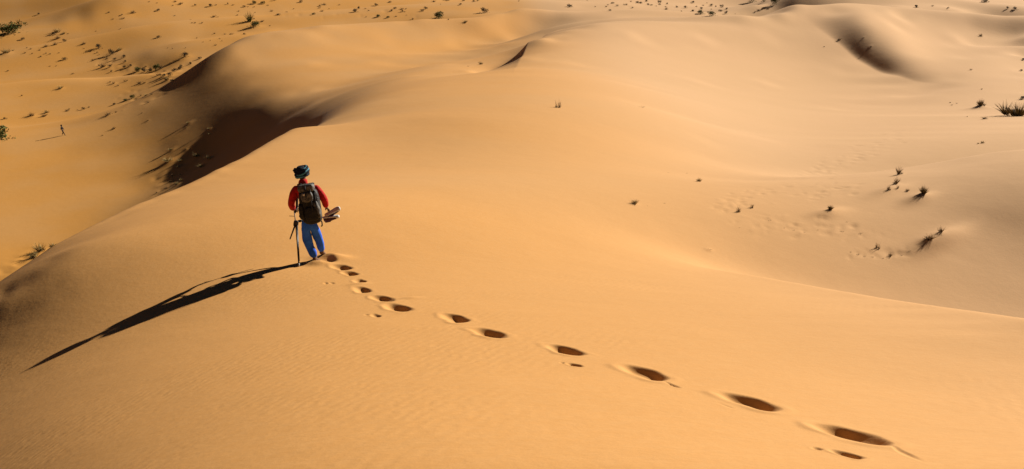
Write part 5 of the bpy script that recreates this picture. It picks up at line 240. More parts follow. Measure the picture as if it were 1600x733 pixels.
688,0,0,0,0,0,0,0,0,0,0,0,0,0,0,0,0,0,0,0,0,0,0,0,0,0,0,0,0,0,0,0,0,0,0,0,1,0,0,0,0,0,0,0,0,0,0,0,0,0,0,0,0,0,0,0,1,0,0,0,0,0,0,0,0,0,0,0,0,0,0,0,0,0,0,0,0,0,0,0,0,0,0,0,0,0,0,0,0,0,0,0,0,0,0,0,0,0,0,0,0,0,0,0,0,0,0,0,0,0,0,0,0,0,0,0,0,0,0,0,
664,0,0,0,0,0,0,0,0,0,0,0,0,0,0,0,0,0,0,0,0,0,0,0,0,0,0,0,0,0,0,0,0,0,0,0,0,0,0,0,0,0,0,0,0,0,1,0,0,0,0,0,0,0,0,0,0,0,0,0,0,0,0,0,0,0,0,0,0,0,0,0,0,0,0,0,0,0,0,0,0,0,0,0,0,0,0,0,0,0,0,0,0,0,0,0,0,0,0,0,0,0,0,0,0,0,0,0,0,0,0,0,0,0,0,0,0,0,0,0,
640,0,0,0,0,0,0,0,0,0,0,0,0,0,0,0,0,0,0,0,0,0,0,0,0,0,0,0,0,0,0,0,0,0,0,0,0,0,0,0,0,0,0,0,0,0,0,0,0,0,0,0,0,1,0,0,0,0,0,0,0,0,0,0,0,0,0,0,0,0,0,0,0,0,0,0,0,0,0,0,0,0,0,0,0,0,0,0,0,0,0,0,0,0,0,0,0,0,0,0,0,0,0,0,0,0,0,0,0,0,0,0,0,0,0,0,0,0,0,0,
616,0,0,0,0,0,0,0,0,0,0,0,0,0,0,0,0,0,0,0,0,0,0,0,0,0,0,0,0,0,0,0,0,0,0,0,0,0,0,0,0,0,0,0,0,0,0,0,0,0,0,0,0,0,0,0,0,0,0,0,0,0,0,0,0,0,0,0,0,0,0,0,0,0,0,0,0,0,0,0,0,0,0,0,0,0,0,0,0,0,0,0,0,0,0,0,0,0,0,0,0,0,0,0,0,0,0,0,0,0,0,0,0,0,0,0,0,1,0,0,
593,0,0,0,0,0,0,0,0,0,0,0,0,0,0,0,0,0,0,0,0,0,0,0,0,0,0,0,0,0,0,0,0,0,0,0,0,0,0,0,0,0,0,0,0,-1,0,0,0,0,0,0,0,0,0,0,0,0,0,0,0,0,0,0,0,0,0,0,0,0,0,0,0,0,0,0,0,0,0,0,0,0,0,0,0,0,0,0,0,0,0,0,0,0,0,0,0,0,0,0,0,0,0,0,0,0,0,0,0,0,0,0,0,0,0,0,0,0,0,0,
569,0,0,0,0,0,0,0,0,0,0,0,0,0,0,0,0,0,0,0,0,0,0,0,0,0,0,0,0,0,0,0,0,0,0,0,0,0,0,0,0,0,0,0,0,0,0,0,0,-1,0,0,0,0,0,0,0,0,0,0,0,0,0,0,0,0,0,0,0,0,0,0,0,0,0,0,0,0,0,0,0,0,0,0,0,0,0,0,0,0,0,0,0,0,0,0,0,0,0,0,0,0,0,0,0,0,0,0,0,0,0,0,0,0,0,0,0,0,0,0,
546,0,0,0,0,0,0,0,0,0,0,0,0,0,0,0,0,0,0,-1,0,0,0,0,0,0,0,0,0,0,0,0,0,0,0,0,0,0,0,0,0,0,0,0,0,0,0,0,0,0,-1,0,0,0,0,0,0,0,0,0,0,0,0,0,0,0,0,0,0,0,0,0,0,0,0,0,0,0,0,0,0,0,0,0,0,0,0,0,0,0,0,0,0,0,0,0,0,0,0,0,0,0,0,0,0,0,0,0,0,0,0,0,0,0,0,0,0,0,0,0,
]
def decode_net():
    return np.cumsum(np.array(NET_STEPS, float).reshape(180, 120), axis=1) / 20000.0
# ------------------------------------------------------------ dune field
# z = -r * D(azimuth, ln r), D given by a cubic B-spline net
U0, U1, NU = R(-37), R(37), 120
V0, V1, NV = math.log(2.5), math.log(1500), 180
NET = decode_net()
def bas(t, n, t0, t1):
    h = (t1 - t0) / (n - 3); x = np.clip((np.atleast_1d(t) - t0) / h, 0, n - 3 - 1e-9); i = np.floor(x).astype(int); q = x - i
    w = [(1 - q) ** 3 / 6, (3 * q ** 3 - 6 * q * q + 4) / 6, (-3 * q ** 3 + 3 * q * q + 3 * q + 1) / 6, q ** 3 / 6]
    B = np.zeros((len(q), n))
    for k in range(4): B[np.arange(len(q)), i + k] = w[k]
    return B
# two crisp forms the smooth net cannot hold, as heights over (azimuth, range)
FOLD_TH = np.array([R(v) for v in (14.2, 15.6, 16.9, 18.2, 19.5, 20.8, 22.2)]); FOLD_R = np.array([212., 196., 181., 170., 160., 151., 143.])
FOLD_P = np.polyfit(FOLD_TH, FOLD_R, 3)
HOOK_R = np.array([108., 120., 132., 150., 172., 200., 225.]); HOOK_TH = np.array([R(v) for v in (.25, .42, .62, .95, 1.35, 2.2, 3.2)]); HOOK_A = np.array([0., .35, .9, 1.3, 1.2, .5, 0.])
HOOK_P = np.polyfit(HOOK_R, HOOK_TH, 3)
def feature(th, r):
    th = np.asarray(th, float); r = np.asarray(r, float)
    tc = np.clip(th, FOLD_TH[0] - .03, FOLD_TH[-1] + .03); s = r - np.polyval(FOLD_P, tc)
    a = 4.3 * np.exp(-np.abs((th - R(18.3)) / R(2.15)) ** 2.4)
    sp = np.clip(s, 0, None); sp = sp * sp / (sp + 3.0); h = a * (1 - np.exp(-sp / 14.0)) * np.exp(-(sp / 38.0) ** 1.8)
    t = (np.polyval(HOOK_P, np.clip(r, 100, 235)) - th) * r; b = 2.1 * np.exp(-np.abs((r - 156.) / 40.) ** 2.6); tp = np.clip(t, 0, None)
    return h - b * (1 - np.exp(-tp / 2.6)) * np.exp(-(tp / 9.0) ** 1.5) * (t > 0)
def Dgrid(th, v):
    r = np.exp(np.atleast_1d(v)); return bas(v, NV, V0, V1) @ NET @ bas(th, NU, U0, U1).T - feature(np.atleast_1d(th)[None, :], r[:, None]) / r[:, None]
def z_base(x, y):
    x = np.atleast_1d(np.asarray(x, float)); y = np.atleast_1d(np.asarray(y, float)); r = np.hypot(x, y)
    a = bas(np.log(r), NV, V0, V1); b = bas(np.arctan2(x, y), NU, U0, U1)
    return -r * np.einsum('ij,jk,ik->i', a, NET, b)
CP, SP = math.cos(PITCH), math.sin(PITCH)
def ray(px, py):
    X = px - 800; Y = py - 366.5; F = FPX * CP - Y * SP; Dn = FPX * SP + Y * CP
    h = math.hypot(X, F); return math.atan2(X, F), Dn / h
VV = np.linspace(math.log(3), math.log(1400), 6000); BVV = bas(VV, NV, V0, V1) @ NET; RVV = np.exp(VV)
def hit(px, py):
    th, D = ray(px, py); pr = (BVV @ bas(th, NU, U0, U1).T)[:, 0] - feature(th, RVV) / RVV; k = int(np.argmax(pr < D)); k = max(k, 1)
    a, b = pr[k - 1], pr[k]; v = VV[k - 1] + (VV[k] - VV[k - 1]) * (a - D) / (a - b); r = math.exp(v)
    return Vector((r * math.sin(th), r * math.cos(th), -r * D)), math.hypot(r, r * D)

# small relief pressed into the sand: list of (x, y, reach, function(dx, dy) -> dz)
RELIEF = []
def footprint(p0, p1, wid, dep, rng):
    a, _ = hit(*p0); b, _ = hit(*p1); c = (a + b) / 2; d = (b - a).xy; L = d.length / 2 * .88; d.normalize()
    nx, ny = -d.y, d.x
    if nx * math.cos(SUN_AZ) + ny * math.sin(SUN_AZ) < 0: nx, ny = -nx, -ny
    k1, k2 = rng.uniform(0, 6), rng.uniform(0, 6)
    def f(dx, dy):
        u = (dx * d.x + dy * d.y) / L; w = (dx * nx + dy * ny) / wid
        w = w + .12 * np.sin(u * 2.2 + k1); u = u + .07 * np.sin(w * 2 + k2)
        w = w * (1 - .30 * u) + .10 * np.sin(5.3 * u + k2) * np.cos(2 * w + k1)
        q = np.sqrt(np.abs(u) ** 2.3 + np.abs(w * (1 + .22 * u)) ** 2.0 + 1e-9)
        e_ = np.clip((1.08 - q) / .85, 0, 1); pit = -dep * (e_ * e_ * (3 - 2 * e_)) ** .8 * (1 + .16 * np.sin(3.1 * u + k2))
        pit = pit * (.78 + .22 * np.tanh(w * 1.5))
        rim = dep * .07 * np.exp(-((q - 1.28) / .22) ** 2) * (1 + .5 * np.sin(u * 3 + k1)) * (.7 - .4 * np.tanh(w))
        return pit + rim
    RELIEF.append((c.x, c.y, L * 2.1, f))
def bump_at(p, rad, hgt, sx=1.0, ang=0.0):
    ca, sa = math.cos(ang), math.sin(ang)
    def f(dx, dy):
        u = (dx * ca + dy * sa) / (rad * sx); w = (-dx * sa + dy * ca) / rad
        return hgt * np.exp(-(u * u + w * w))
    RELIEF.append((p.x, p.y, rad * max(sx, 1) * 2.6, f))
rng = random.Random(5)
for q in [(a_, b_, w_ * 1.55, d_ * .92) for a_, b_, w_, d_ in [((1276, 660), (1386, 697), .085, .105), ((1120, 612), (1220, 644), .085, .10), ((970, 569), (1040, 596), .085, .095),
          ((855, 538), (914, 557), .075, .085), ((738, 512), (790, 529), .085, .09), ((691, 490), (730, 505), .085, .09),
          ((606, 474), (639, 488), .09, .085), ((586, 461), (609, 472), .08, .075), ((554, 448), (578, 458), .075, .07),
          ((555, 436), (569, 442), .06, .06), ((536, 424), (557, 431), .07, .07), ((519, 414), (548, 422), .09, .085),
          ((1297, 702), (1352, 719), .03, .04), ((1268, 698), (1284, 704), .018, .02), ((884, 567), (913, 574), .03, .035),
          ((874, 566), (882, 568), .015, .015), ((580, 490), (594, 496), .035, .03), ((570, 491), (576, 493), .02, .015),
          ((506, 441), (512, 444), .025, .02), ((514, 441), (522, 444), .025, .02),
          ((505, 405), (520, 411), .10, .05)]]:
    footprint(*q, rng)
for p0, p1, w, d in [((1384, 692), (1448, 724), .025, .010), ((1034, 596), (1068, 608), .02, .014), ((1150, 640), (1118, 628), .02, .004)]:
    footprint(p0, p1, w, d, rng)
for px, py, rad, h in [(512, 403, .16, .07), (527, 404, .14, .04), (500, 413, .12, .05), (488, 413, .1, .03), (640, 466, .1, .02), (560, 444, .1, .02)]:
    bump_at(hit(px, py)[0], rad, h, 1.6, .2)
# churned sand: the old trail climbing out of the bowl, and scuffs around the grass there
def scuffs(line, spread, n, size, seed):
    g = random.Random(seed); seg = []
    for a, b in zip(line[:-1], line[1:]): seg.append((a, b, math.hypot(b[0] - a[0], b[1] - a[1])))
    tot = sum(s[2] for s in seg)
    for i in range(n):
        t = g.random() * tot
        for a, b, l in seg:
            if t <= l: break
            t -= l
        k = t / l; px = a[0] + (b[0] - a[0]) * k + g.gauss(0, spread); py = a[1] + (b[1] - a[1]) * k + g.gauss(0, spread * .45)
        p, s = hit(px, py); rad = s / 1716 * size * g.uniform(.6, 1.4)
        bump_at(p, rad, rad * g.uniform(-.33, .18), g.uniform(1, 1.9), g.uniform(-.6, 1.2))
scuffs([(1120, 322), (1200, 300), (1270, 272), (1340, 245), (1420, 205)], 13, 260, 3.6, 1)
scuffs([(1160, 345), (1260, 355), (1350, 365)], 22, 110, 3.8, 2)
scuffs([(1240, 300), (1330, 290)], 22, 70, 3.6, 3)
scuffs([(1330, 395), (1420, 400)], 8, 30, 4, 4)
scuffs([(150, 95), (260, 118), (300, 100)], 9, 90, 3.0, 5)
scuffs([(200, 140), (250, 150), (180, 165)], 9, 40, 3.0, 6)
scuffs([(250, 300), (275, 270), (310, 250)], 9, 50, 3.5, 7)
scuffs([(60, 390), (0, 428)], 5, 40, 4, 8)
scuffs([(430, 20), (560, 22), (640, 22)], 8, 40, 2.5, 9)
scuffs([(960, 10), (1140, 20)], 6, 40, 2.5, 10)
for px, py, rad, h, sx in [(1452, 381, .35, .12, 3.2), (1480, 375, .3, .12, 3.5), (1436, 311, .3, .12, 2.2), (1390, 298, .3, .10, 3.0), (1296, 334, .3, .10, 2.2), (1531, 170, 1.0, .25, 1.5)]:
    bump_at(hit(px, py)[0], rad, h, sx, SUN_AZ)
MOUNDS = []   # filled by the plant list below: (px, py, width px, height factor)
# ------------------------------------------------------------ plants: px, py of the base, width in px of the photo, kind
# kinds: g green bush, d dark shrub, t dry tuft, s pale straw grass, q twig
P = {}
P['valley'] = """60 23 6 d;90 50 12 s;85 54 9 d;98 53 7 s;35 62 8 d;20 79 5 s;93 60 10 t;101 65 10 d;72 73 10 t;86 70 10 t;131 69 9 t;155 76 14 d;101 94 11 d;64 89 5 d;48 77 5 t;39 83 6 t;50 84 4 t;72 84 4 d;78 85 4 d;62 79 5 t;42 75 4 t;92 83 4 t;131 76 3 t;170 20 5 d;190 24 5 d;193 29 6 t;177 30 4 t;150 49 3 t;189 45 3 t;106 53 4 t;12 111 5 t;78 104 4 t;88 103 3 t;112 116 6 t;34 150 5 t;105 174 8 t;109 171 5 s;131 171 8 d;139 168 5 t;121 172 3 t;68 182 12 t;75 176 10 s;178 201 8 t;160 212 4 t;181 176 6 t;152 83 4 d;155 86 3 d;145 95 6 t"""
P['cluster'] = """175 86 13 d;185 80 9 s;193 91 8 d;179 94 7 d;167 92 5 t;195 98 6 d;174 101 5 t;174 113 6 d;171 106 7 d;161 106 10 t;154 103 5 t;194 107 7 d;203 105 8 d;215 113 14 g;225 115 12 d;234 114 11 d;243 112 14 g;250 109 10 d;248 118 8 t;255 121 10 d;265 120 9 d;262 126 9 s;268 128 8 d;272 113 10 d;279 110 9 d;283 107 9 d;297 101 7 d;312 93 7 d;228 105 5 t;235 107 4 t;257 112 5 t;197 127 6 t;218 131 8 t;225 130 5 t;185 134 5 t;178 131 6 t;172 129 4 t;237 148 6 t;228 150 6 s;220 150 4 t;206 154 9 g;233 160 5 t"""
P['flank'] = """296 193 8 s;291 200 5 s;328 202 6 s;327 210 5 s;269 235 9 s;291 234 5 s;281 253 9 s;278 262 6 s;270 275 8 t;282 274 5 s;266 284 9 t;284 282 9 s;258 295 8 t;277 289 9 s;230 189 5 t;222 177 4 t;245 302 6 t"""
P['far left plain'] = """234 3 4 t;274 3 6 t;282 6 8 t;246 5 4 t;209 20 9 t;247 17 9 d;274 25 4 t;271 9 4 t;305 9 6 d;338 8 5 t;356 7 5 d;363 8 5 t;398 6 10 g;410 6 10 g;382 11 7 d;387 11 4 t;398 11 4 t;419 9 5 t;429 1 8 d;425 18 6 t;373 18 4 t;372 24 4 s;333 27 9 t;340 27 5 t;399 20 3 d;397 30 5 d;409 34 8 t;305 36 5 t;316 36 5 t;300 36 4 t;298 31 3 t;335 53 5 t;351 54 6 t;360 54 8 t;382 54 7 d;343 61 4 t;337 71 6 t;307 60 4 t;290 75 3 t;270 76 4 t;317 66 3 t;329 64 3 t;347 64 3 t;422 41 4 t;262 75 3 t"""
P['far middle plain'] = """470 4 8 d;448 19 4 t;460 14 4 t;490 23 9 g;500 10 6 d;508 8 9 t;499 13 5 t;503 18 8 t;515 14 3 t;530 8 4 t;560 14 8 d;571 14 4 t;576 17 5 t;588 9 10 d;609 4 7 d;611 18 8 d;617 14 8 d;572 27 4 t;628 19 7 d;627 15 8 t;635 14 5 t;633 19 5 t;620 26 5 t;645 30 6 t;636 24 3 t;659 18 9 d;719 8 8 d;678 3 8 t;700 1 12 d;724 2 8 d;740 3 8 d;746 2 8 d;700 31 5 t;811 2 4 t;688 7 3 t"""
P['far right plain'] = """957 6 8 d;964 10 6 d;953 17 7 d;978 8 8 t;988 13 6 d;948 11 6 t;951 8 4 t;929 11 4 t;986 3 5 t;995 5 9 d;1001 6 8 d;1010 3 8 d;1013 8 8 d;1018 9 6 d;917 1 4 t;1031 5 9 d;1031 8 6 d;1042 7 6 d;1040 11 4 t;1058 12 6 d;1071 13 8 d;1082 5 9 d;1088 11 5 d;1042 15 9 t;1025 10 4 t;1082 18 9 d;1099 9 6 t;1105 5 4 t;1095 15 8 d;1111 10 8 d;1118 11 5 d;1127 12 9 d;1135 15 7 d;1126 18 9 d;1134 22 9 d;1112 15 4 t;1065 18 4 t;1149 22 2 t;1185 17 8 t;1192 15 8 t;1200 14 6 t;1180 19 5 t"""
P['right dunes'] = """1458 10 6 t;1481 14 6 d;1574 14 7 d;1349 60 4 t;1360 74 5 t;1288 73 4 t;1532 57 8 t;1517 110 6 t;1534 140 4 t;1484 161 4 t;1494 162 4 t;1486 165 4 t;1535 224 8 s;1528 225 4 s;1511 183 3 t;1595 112 8 d"""
P['bowl'] = """1038 318 5 q;1045 270 3 q;1073 271 3 q;1001 297 3 q;1012 322 3 q;1203 345 5 q;1225 356 5 q;1240 360 5 q;1256 364 5 q;1277 360 5 q;1316 362 6 q;1343 365 8 q;1155 356 4 q;1322 347 5 q;1340 398 8 q;1350 400 6 q;1365 402 6 q;1380 404 6 q;1410 400 6 q;1420 396 6 q;1330 394 5 q"""
SMALL = {
 'valley': ('thin on the open orange valley floor at the left', 'plants dotted over the left valley floor'),
 'cluster': ('among the crowd of scrub at the foot of the dark slip face', 'scrub crowded at the foot of the slip face'),
 'flank': ('on the shaded brown slope behind the walker\'s ridge', 'grass on the shaded slope'),
 'far left plain': ('on the distant plain above the rounded dune, upper left', 'plants on the distant plain at upper left'),
 'far middle plain': ('on the distant plain behind the rounded dune, top middle', 'plants on the distant plain at top middle'),
 'far right plain': ('in the dense patch of scrub beyond the long pale crest', 'scrub patch beyond the long pale crest'),
 'right dunes': ('on the smooth dunes at the upper right', 'plants on the upper right dunes'),
 'bowl': ('half buried in the churned sand of the right-hand bowl', 'twigs in the churned sand of the bowl'),
}
KW = {'g': ('green_bush', 'green bush', 'bush'), 'd': ('dark_shrub', 'dark shrub', 'shrub'), 't': ('dry_tuft', 'dry brown tuft', 'tuft'),
      's': ('straw_grass', 'pale straw grass clump', 'grass'), 'q': ('dry_twig', 'bare dry twig', 'twig')}
# single plants with a label of their own: px, py, w, kind, height factor, label
NAMED = [
 (16, 52, 62, 'g', .38, 'wide dark green bush at the upper left edge of the photo'),
 (2, 218, 48, 'g', .7, 'bright green bush cut by the left edge, left of the distant walker'),
 (10, 84, 15, 's', .5, 'pale spiky clump below the wide green bush at upper left'),
 (8, 186, 9, 'd', .5, 'small dark shrub just above the bright green bush at the left edge'),
 (49, 182, 13, 't', .5, 'brown tuft with pale tips above and left of the distant walker'),
 (94, 139, 10, 's', .55, 'lone straw clump on the empty valley floor above the distant walker'),
 (178, 164, 10, 'd', .55, 'dark shrub at the left end of the short green line of scrub'),
 (196, 158, 12, 'g', .5, 'greenish shrub in the middle of the short line of scrub'),
 (168, 181, 16, 't', .3, 'low flat brown tuft lying below the short line of scrub'),
 (288, 91, 19, 'd', .6, 'large dark domed shrub beside the crest of the black slip face'),
 (248, 59, 10, 'd', .5, 'lone dark shrub on bare sand above the brown hollow'),
 (329, 10, 10, 'd', .7, 'peaked dark shrub alone on the distant plain, upper left'),
 (389, 34, 14, 'p', 1.1, 'spiky upright green shrub behind the round green bush'),
 (397, 44, 25, 'g', .55, 'round green bush at the foot of the spiky shrub, above the rounded dune'),
 (435, 24, 12, 'd', .4, 'flat dark shrub just right of the round green bush'),
 (555, 19, 15, 'd', .5, 'broad dark shrub on the plain, left of two small green bushes'),
 (590, 27, 12, 'g', .6, 'left one of two small green bushes behind the dune edge'),
 (606, 28, 9, 'g', .6, 'right one of two small green bushes behind the dune edge'),
 (666, 14, 9, 'd', .7, 'peaked dark shrub between the two green bushes and the tall dark green bush'),
 (684, 29, 24, 'g', .8, 'tall dark green bush leaning at the dune edge, top middle'),
 (757, 20, 20, 'd', .6, 'dark shrub with a pointed shadow, right of the tall dark green bush'),
 (727, 35, 8, 's', .6, 'small straw clump on the dune edge below the pointed dark shrub'),
 (891, 11, 14, 'd', .55, 'lone dark mounded shrub on bare sand, top middle'),
 (1095, 22, 17, 'g', .6, 'left one of the two largest bushes in the scrub patch beyond the pale crest'),
 (1113, 25, 20, 'g', .5, 'right one of the two largest bushes in the scrub patch beyond the pale crest'),
 (1432, 12, 9, 'd', .8, 'small dark shrub standing alone above the right dune crest'),
 (1538, 4, 18, 'd', .4, 'long low dark shrub at the top edge, upper right'),
 (1586, 15, 12, 'd', .5, 'dark shrub above the crest at the upper right corner'),
 (1311, 63, 9, 't', .5, 'lone leaning tuft above the dark hollow on the right'),
 (1598, 94, 9, 'd', .6, 'dark shrub at the right edge below the upper right crest'),
 (1597, 156, 15, 'd', .5, 'dark shrub cut by the right edge above the widest dark bush'),
 (1531, 170, 15.1, 'h', 0.70, 'dark bristly grass hummock left of the widest dark bush'),
 (1588, 181, 46, 'h', .46, 'widest dark bristly bush, at the right edge of the photo'),
 (1538, 187, 13, 't', .25, 'flat brown tuft below the dark bristly hummock'),
 (873, 168, 11, 't', 1.3, 'upright dark tuft alone on the bare face of the main dune'),
 (1003, 168, 9, 'q', .5, 'short dark stick poking out of the bare main dune'),
 (991, 319, 15, 's', .5, 'straw tuft low on the main dune, left of the bowl'),
 (1092, 284, 11, 's', .6, 'small spreading tuft above the lone straw tuft of the bowl'),
 (1154, 331, 10.1, 't', 0.98, 'left one of two thin upright tufts at the end of the old trail'),
 (1175, 325, 8.6, 't', 0.98, 'right one of two thin upright tufts at the end of the old trail'),
 (1108, 391, 13, 'q', .15, 'dark twig lying flat on bare sand above the near crest'),
 (752, 101, 8, 's', .7, 'pale tuft on the ridge left of the curved crest'),
 (730, 104, 7, 'q', .3, 'flat twig beside the pale tuft on the ridge'),
 (1406, 273, 13.7, 't', 0.98, 'topmost bristly tuft of the row with long shadows in the bowl'),
 (1399, 289, 13.0, 't', 0.98, 'darkest tuft in the row, second from the top, in the bowl'),
 (1388, 301, 8.6, 't', 0.98, 'thin tuft third in the row of tufts in the bowl'),
 (1402, 298, 6.5, 't', 0.98, 'small upright tuft near the middle of the row in the bowl'),
 (1417, 299, 7.9, 't', 0.70, 'small leaning tuft right of the row in the bowl'),
 (1441, 309, 15.1, 'h', 0.84, 'dark tuft with the longest shadow, right of the row in the bowl'),
 (1298, 333, 11.5, 'h', 0.63, 'lone dark tuft left of the row in the bowl'),
 (1446, 384, 20.2, 't', 0.49, 'wide low tuft in front on the shaded side of the bowl'),
 (1469, 374, 13.0, 't', 0.70, 'tuft at the right end of the wide low one, on a pale drift'),
 (1370, 388, 9, 't', 1.3, 'tall thin stalks standing among the twigs of the bowl'),
 (1392, 399, 10, 't', .8, 'short dark stalks right of the tall thin ones in the bowl'),
 (52, 403, 20, 's', .5, 'pale grass showing over the left end of the near crest, nearest the photo edge'),
 (66, 394, 18, 's', .8, 'brownish tall grass showing over the left end of the near crest'),
 (82, 386, 12, 's', .5, 'low pale grass at the right end of the clumps behind the near crest'),
 (263, 254, 20, 's', .4, 'largest pale grass mound casting a long black streak on the shaded slope'),
 (307, 246, 13, 's', .6, 'bright straw clump at the edge of the black shade'),
 (327, 249, 14, 's', .4, 'pale grass lit inside the black shade, right of the bright straw clump'),
 (314, 262, 14, 's', .4, 'pale grass lit inside the black shade, below the bright straw clump'),
 (1176, 3, 26, 'g', .55, 'left one of three big dark trees at the top edge, upper right'),
 (1194, 3, 16, 'g', .7, 'middle one of three big dark trees at the top edge'),
 (1210, 7, 24, 'g', .6, 'right one of three big dark trees at the top edge, by the black slope'),
]
for L_ in P: P[L_] = [(lambda q: (float(q[0]), float(q[1]), float(q[2]), q[3]))(s.split()) for s in P[L_].split(';')]
_seen = [(n[0], n[1]) for n in NAMED]
for k in P: P[k] = [q for q in P[k] if all(abs(q[0] - a) > 2.5 or abs(q[1] - b) > 2.5 for a, b in _seen)]
mrng = random.Random(9)
for n in NAMED:
    if n[3] in 'hs' or n[2] > 12:
        p, s = hit(n[0], n[1]); w = n[2] * s / 1716
        if n[2] < 30 and n[1] > 40: bump_at(p, w * .42, w * .11, 1.4, SUN_AZ)
for k in ('cluster', 'flank', 'right dunes'):
    for q in P[k]:
        p, s = hit(q[0], q[1]); w = q[2] * s / 1716; bump_at(p, w * .6, w * mrng.uniform(.05, .16), 1.3, SUN_AZ)
# ------------------------------------------------------------ one ground sheet
th_in = np.linspace(R(-28.6), R(28.6), 1080)
th_s = np.linspace(R(28.6), R(37), 40)[1:]
th_b = np.linspace(R(37), R(323), 90)[1:-1]
TH = np.concatenate([-th_s[::-1], th_in, th_s, th_b])
VR = np.concatenate([np.linspace(math.log(.3), math.log(4.6), 24)[:-1], np.linspace(math.log(4.6), math.log(26), 760)[:-1],
                     np.linspace(math.log(26), math.log(300), 560)[:-1], np.linspace(math.log(300), math.log(700), 120)[:-1], np.linspace(math.log(700), math.log(7000), 24)])
RR = np.exp(VR)
front = np.abs(TH) <= R(37) + 1e-6
thc = np.where(front, TH, 0)
DG = Dgrid(np.clip(thc, -R(37), R(37)), np.log(np.clip(RR, 3.0, 1450)))
edge = Dgrid(np.array([-R(37), R(37)]), np.log(np.clip(RR, 3.0, 1450)))
sb = np.clip((TH - R(37)) / R(286), 0, 1); sb = sb * sb * (3 - 2 * sb)
DG[:, ~front] = edge[:, 1:2] * (1 - sb[None, ~front]) + edge[:, 0:1] * sb[None, ~front]
Z = -RR[:, None] * DG
near_ = RR < 3.0
D3 = DG[np.argmax(~near_)]
for i in np.where(near_)[0]:
    k = RR[i] / 3.0; Z[i] = (-3.0 * D3) * k ** 1.5 + (-1.72) * (1 - k ** 1.5)
far_ = RR > 1450
Z[far_] = Z[np.where(~far_)[0][-1]][None, :] * 1.0
XX = RR[:, None] * np.sin(TH)[None, :]; YY = RR[:, None] * np.cos(TH)[None, :]
for (cx, cy, reach, f) in RELIEF:
    rr = math.hypot(cx, cy); a = math.atan2(cx, cy)
    i0, i1 = np.searchsorted(RR, [max(rr - reach, .3), rr + reach]); da = reach / rr
    js = np.where(front & (np.abs(TH - a) < da))[0]
    if i1 <= i0 or len(js) == 0: continue
    sl = np.ix_(np.arange(i0, i1), js); Z[sl] += f(XX[sl] - cx, YY[sl] - cy)
nr, nt = XX.shape
me = bpy.data.meshes.new('ground'); me.vertices.add(nr * nt + 1)
co = np.empty((nr * nt + 1, 3), np.float32); co[:-1, 0] = XX.ravel(); co[:-1, 1] = YY.ravel(); co[:-1, 2] = Z.ravel(); co[-1] = (0, 0, -1.72)
me.vertices.foreach_set('co', co.ravel())
I, J = np.meshgrid(np.arange(nr - 1), np.arange(nt), indexing='ij'); J2 = (J + 1) % nt
q = np.stack([I * nt + J, I * nt + J2, (I + 1) * nt + J2, (I + 1) * nt + J], -1).reshape(-1, 4)[:, ::-1]
jj = np.arange(nt); tri = np.stack([np.full(nt, nr * nt), jj, (jj + 1) % nt], -1)
tri = tri[:, [0, 2, 1]]
loops = np.concatenate([q.ravel(), tri.ravel()]).astype(np.int32)
me.loops.add(len(loops)); me.loops.foreach_set('vertex_index', loops)
npoly = len(q) + len(tri); me.polygons.add(npoly)
me.polygons.foreach_set('loop_start', np.concatenate([np.arange(len(q)) * 4, len(q) * 4 + np.arange(len(tri)) * 3]).astype(np.int32))
me.polygons.foreach_set('use_smooth', np.ones(npoly, bool))
me.update(calc_edges=True); me.validate()

m, nt_, b = principled('sand'); N = nt_.nodes; Lk = nt_.links.new
geo = N.new('ShaderNodeNewGeometry')
def noise(scale, detail=3, vec=None, rough=.5):
    n = N.new('ShaderNodeTexNoise'); n.inputs['Scale'].default_value = scale; n.inputs['Detail'].default_value = detail
    n.inputs['Roughness'].default_value = rough; Lk(vec or geo.outputs['Position'], n.inputs[0]); return n.outputs[0]
def mix(f, a, c, mode='MIX'):
    x = N.new('ShaderNodeMix'); x.data_type = 'RGBA'; x.blend_type = mode
    if isinstance(f, float): x.inputs[0].default_value = f
    else: Lk(f, x.inputs[0])
    for s, v in ((6, a), (7, c)):
        if isinstance(v, tuple): x.inputs[s].default_value = (*v, 1)
        else: Lk(v, x.inputs[s])
    return x.outputs[2]
def mrange(v, a, c, lo=0., hi=1.):
    x = N.new('ShaderNodeMapRange'); Lk(v, x.inputs[0]); x.inputs[1].default_value = a; x.inputs[2].default_value = c
    x.inputs[3].default_value = lo; x.inputs[4].default_value = hi; x.interpolation_type = 'SMOOTHSTEP'; return x.outputs[0]
sep = N.new('ShaderNodeSeparateXYZ'); Lk(geo.outputs['Position'], sep.inputs[0])
# the sand itself is redder in the low valley at the left, paler on the right-hand dunes
SAND_MID, SAND_RED, SAND_PALE = (.62, .309, .095), (.60, .275, .055), (.62, .368, .185)
lowm = mrange(sep.outputs[2], -26., -40.)
leftm = N.new('ShaderNodeMath'); leftm.operation = 'MULTIPLY'; Lk(lowm, leftm.inputs[0]); Lk(mrange(sep.outputs[0], 60., -40.), leftm.inputs[1])
c1 = mix(leftm.outputs[0], SAND_MID, SAND_RED)
c2 = mix(mrange(sep.outputs[0], -2., 15.), c1, SAND_PALE)
patch = noise(.06, 3); c3 = mix(mrange(patch, .35, .7, 0., .28), c2, (.56, .34, .16))
g1 = noise(55, 2); g2 = noise(9, 4)
c4 = mix(mrange(g1, .3, .75, 0., .10), c3, (.36, .19, .08))
c5 = mix(mrange(g2, .3, .75, 0., .10), c4, (.68, .43, .20))
Lk(c5, b.inputs['Base Color']); b.inputs['Roughness'].default_value = .95; b.inputs['Specular IOR Level'].default_value = .12
wv = N.new('ShaderNodeTexWave'); wv.wave_type = 'BANDS'; wv.bands_direction = 'DIAGONAL'
mp = N.new('ShaderNodeMapping'); mp.inputs['Rotation'].default_value = (0, 0, R(62)); mp.inputs['Scale'].default_value = (1, 1, .2); Lk(geo.outputs['Position'], mp.inputs[0])
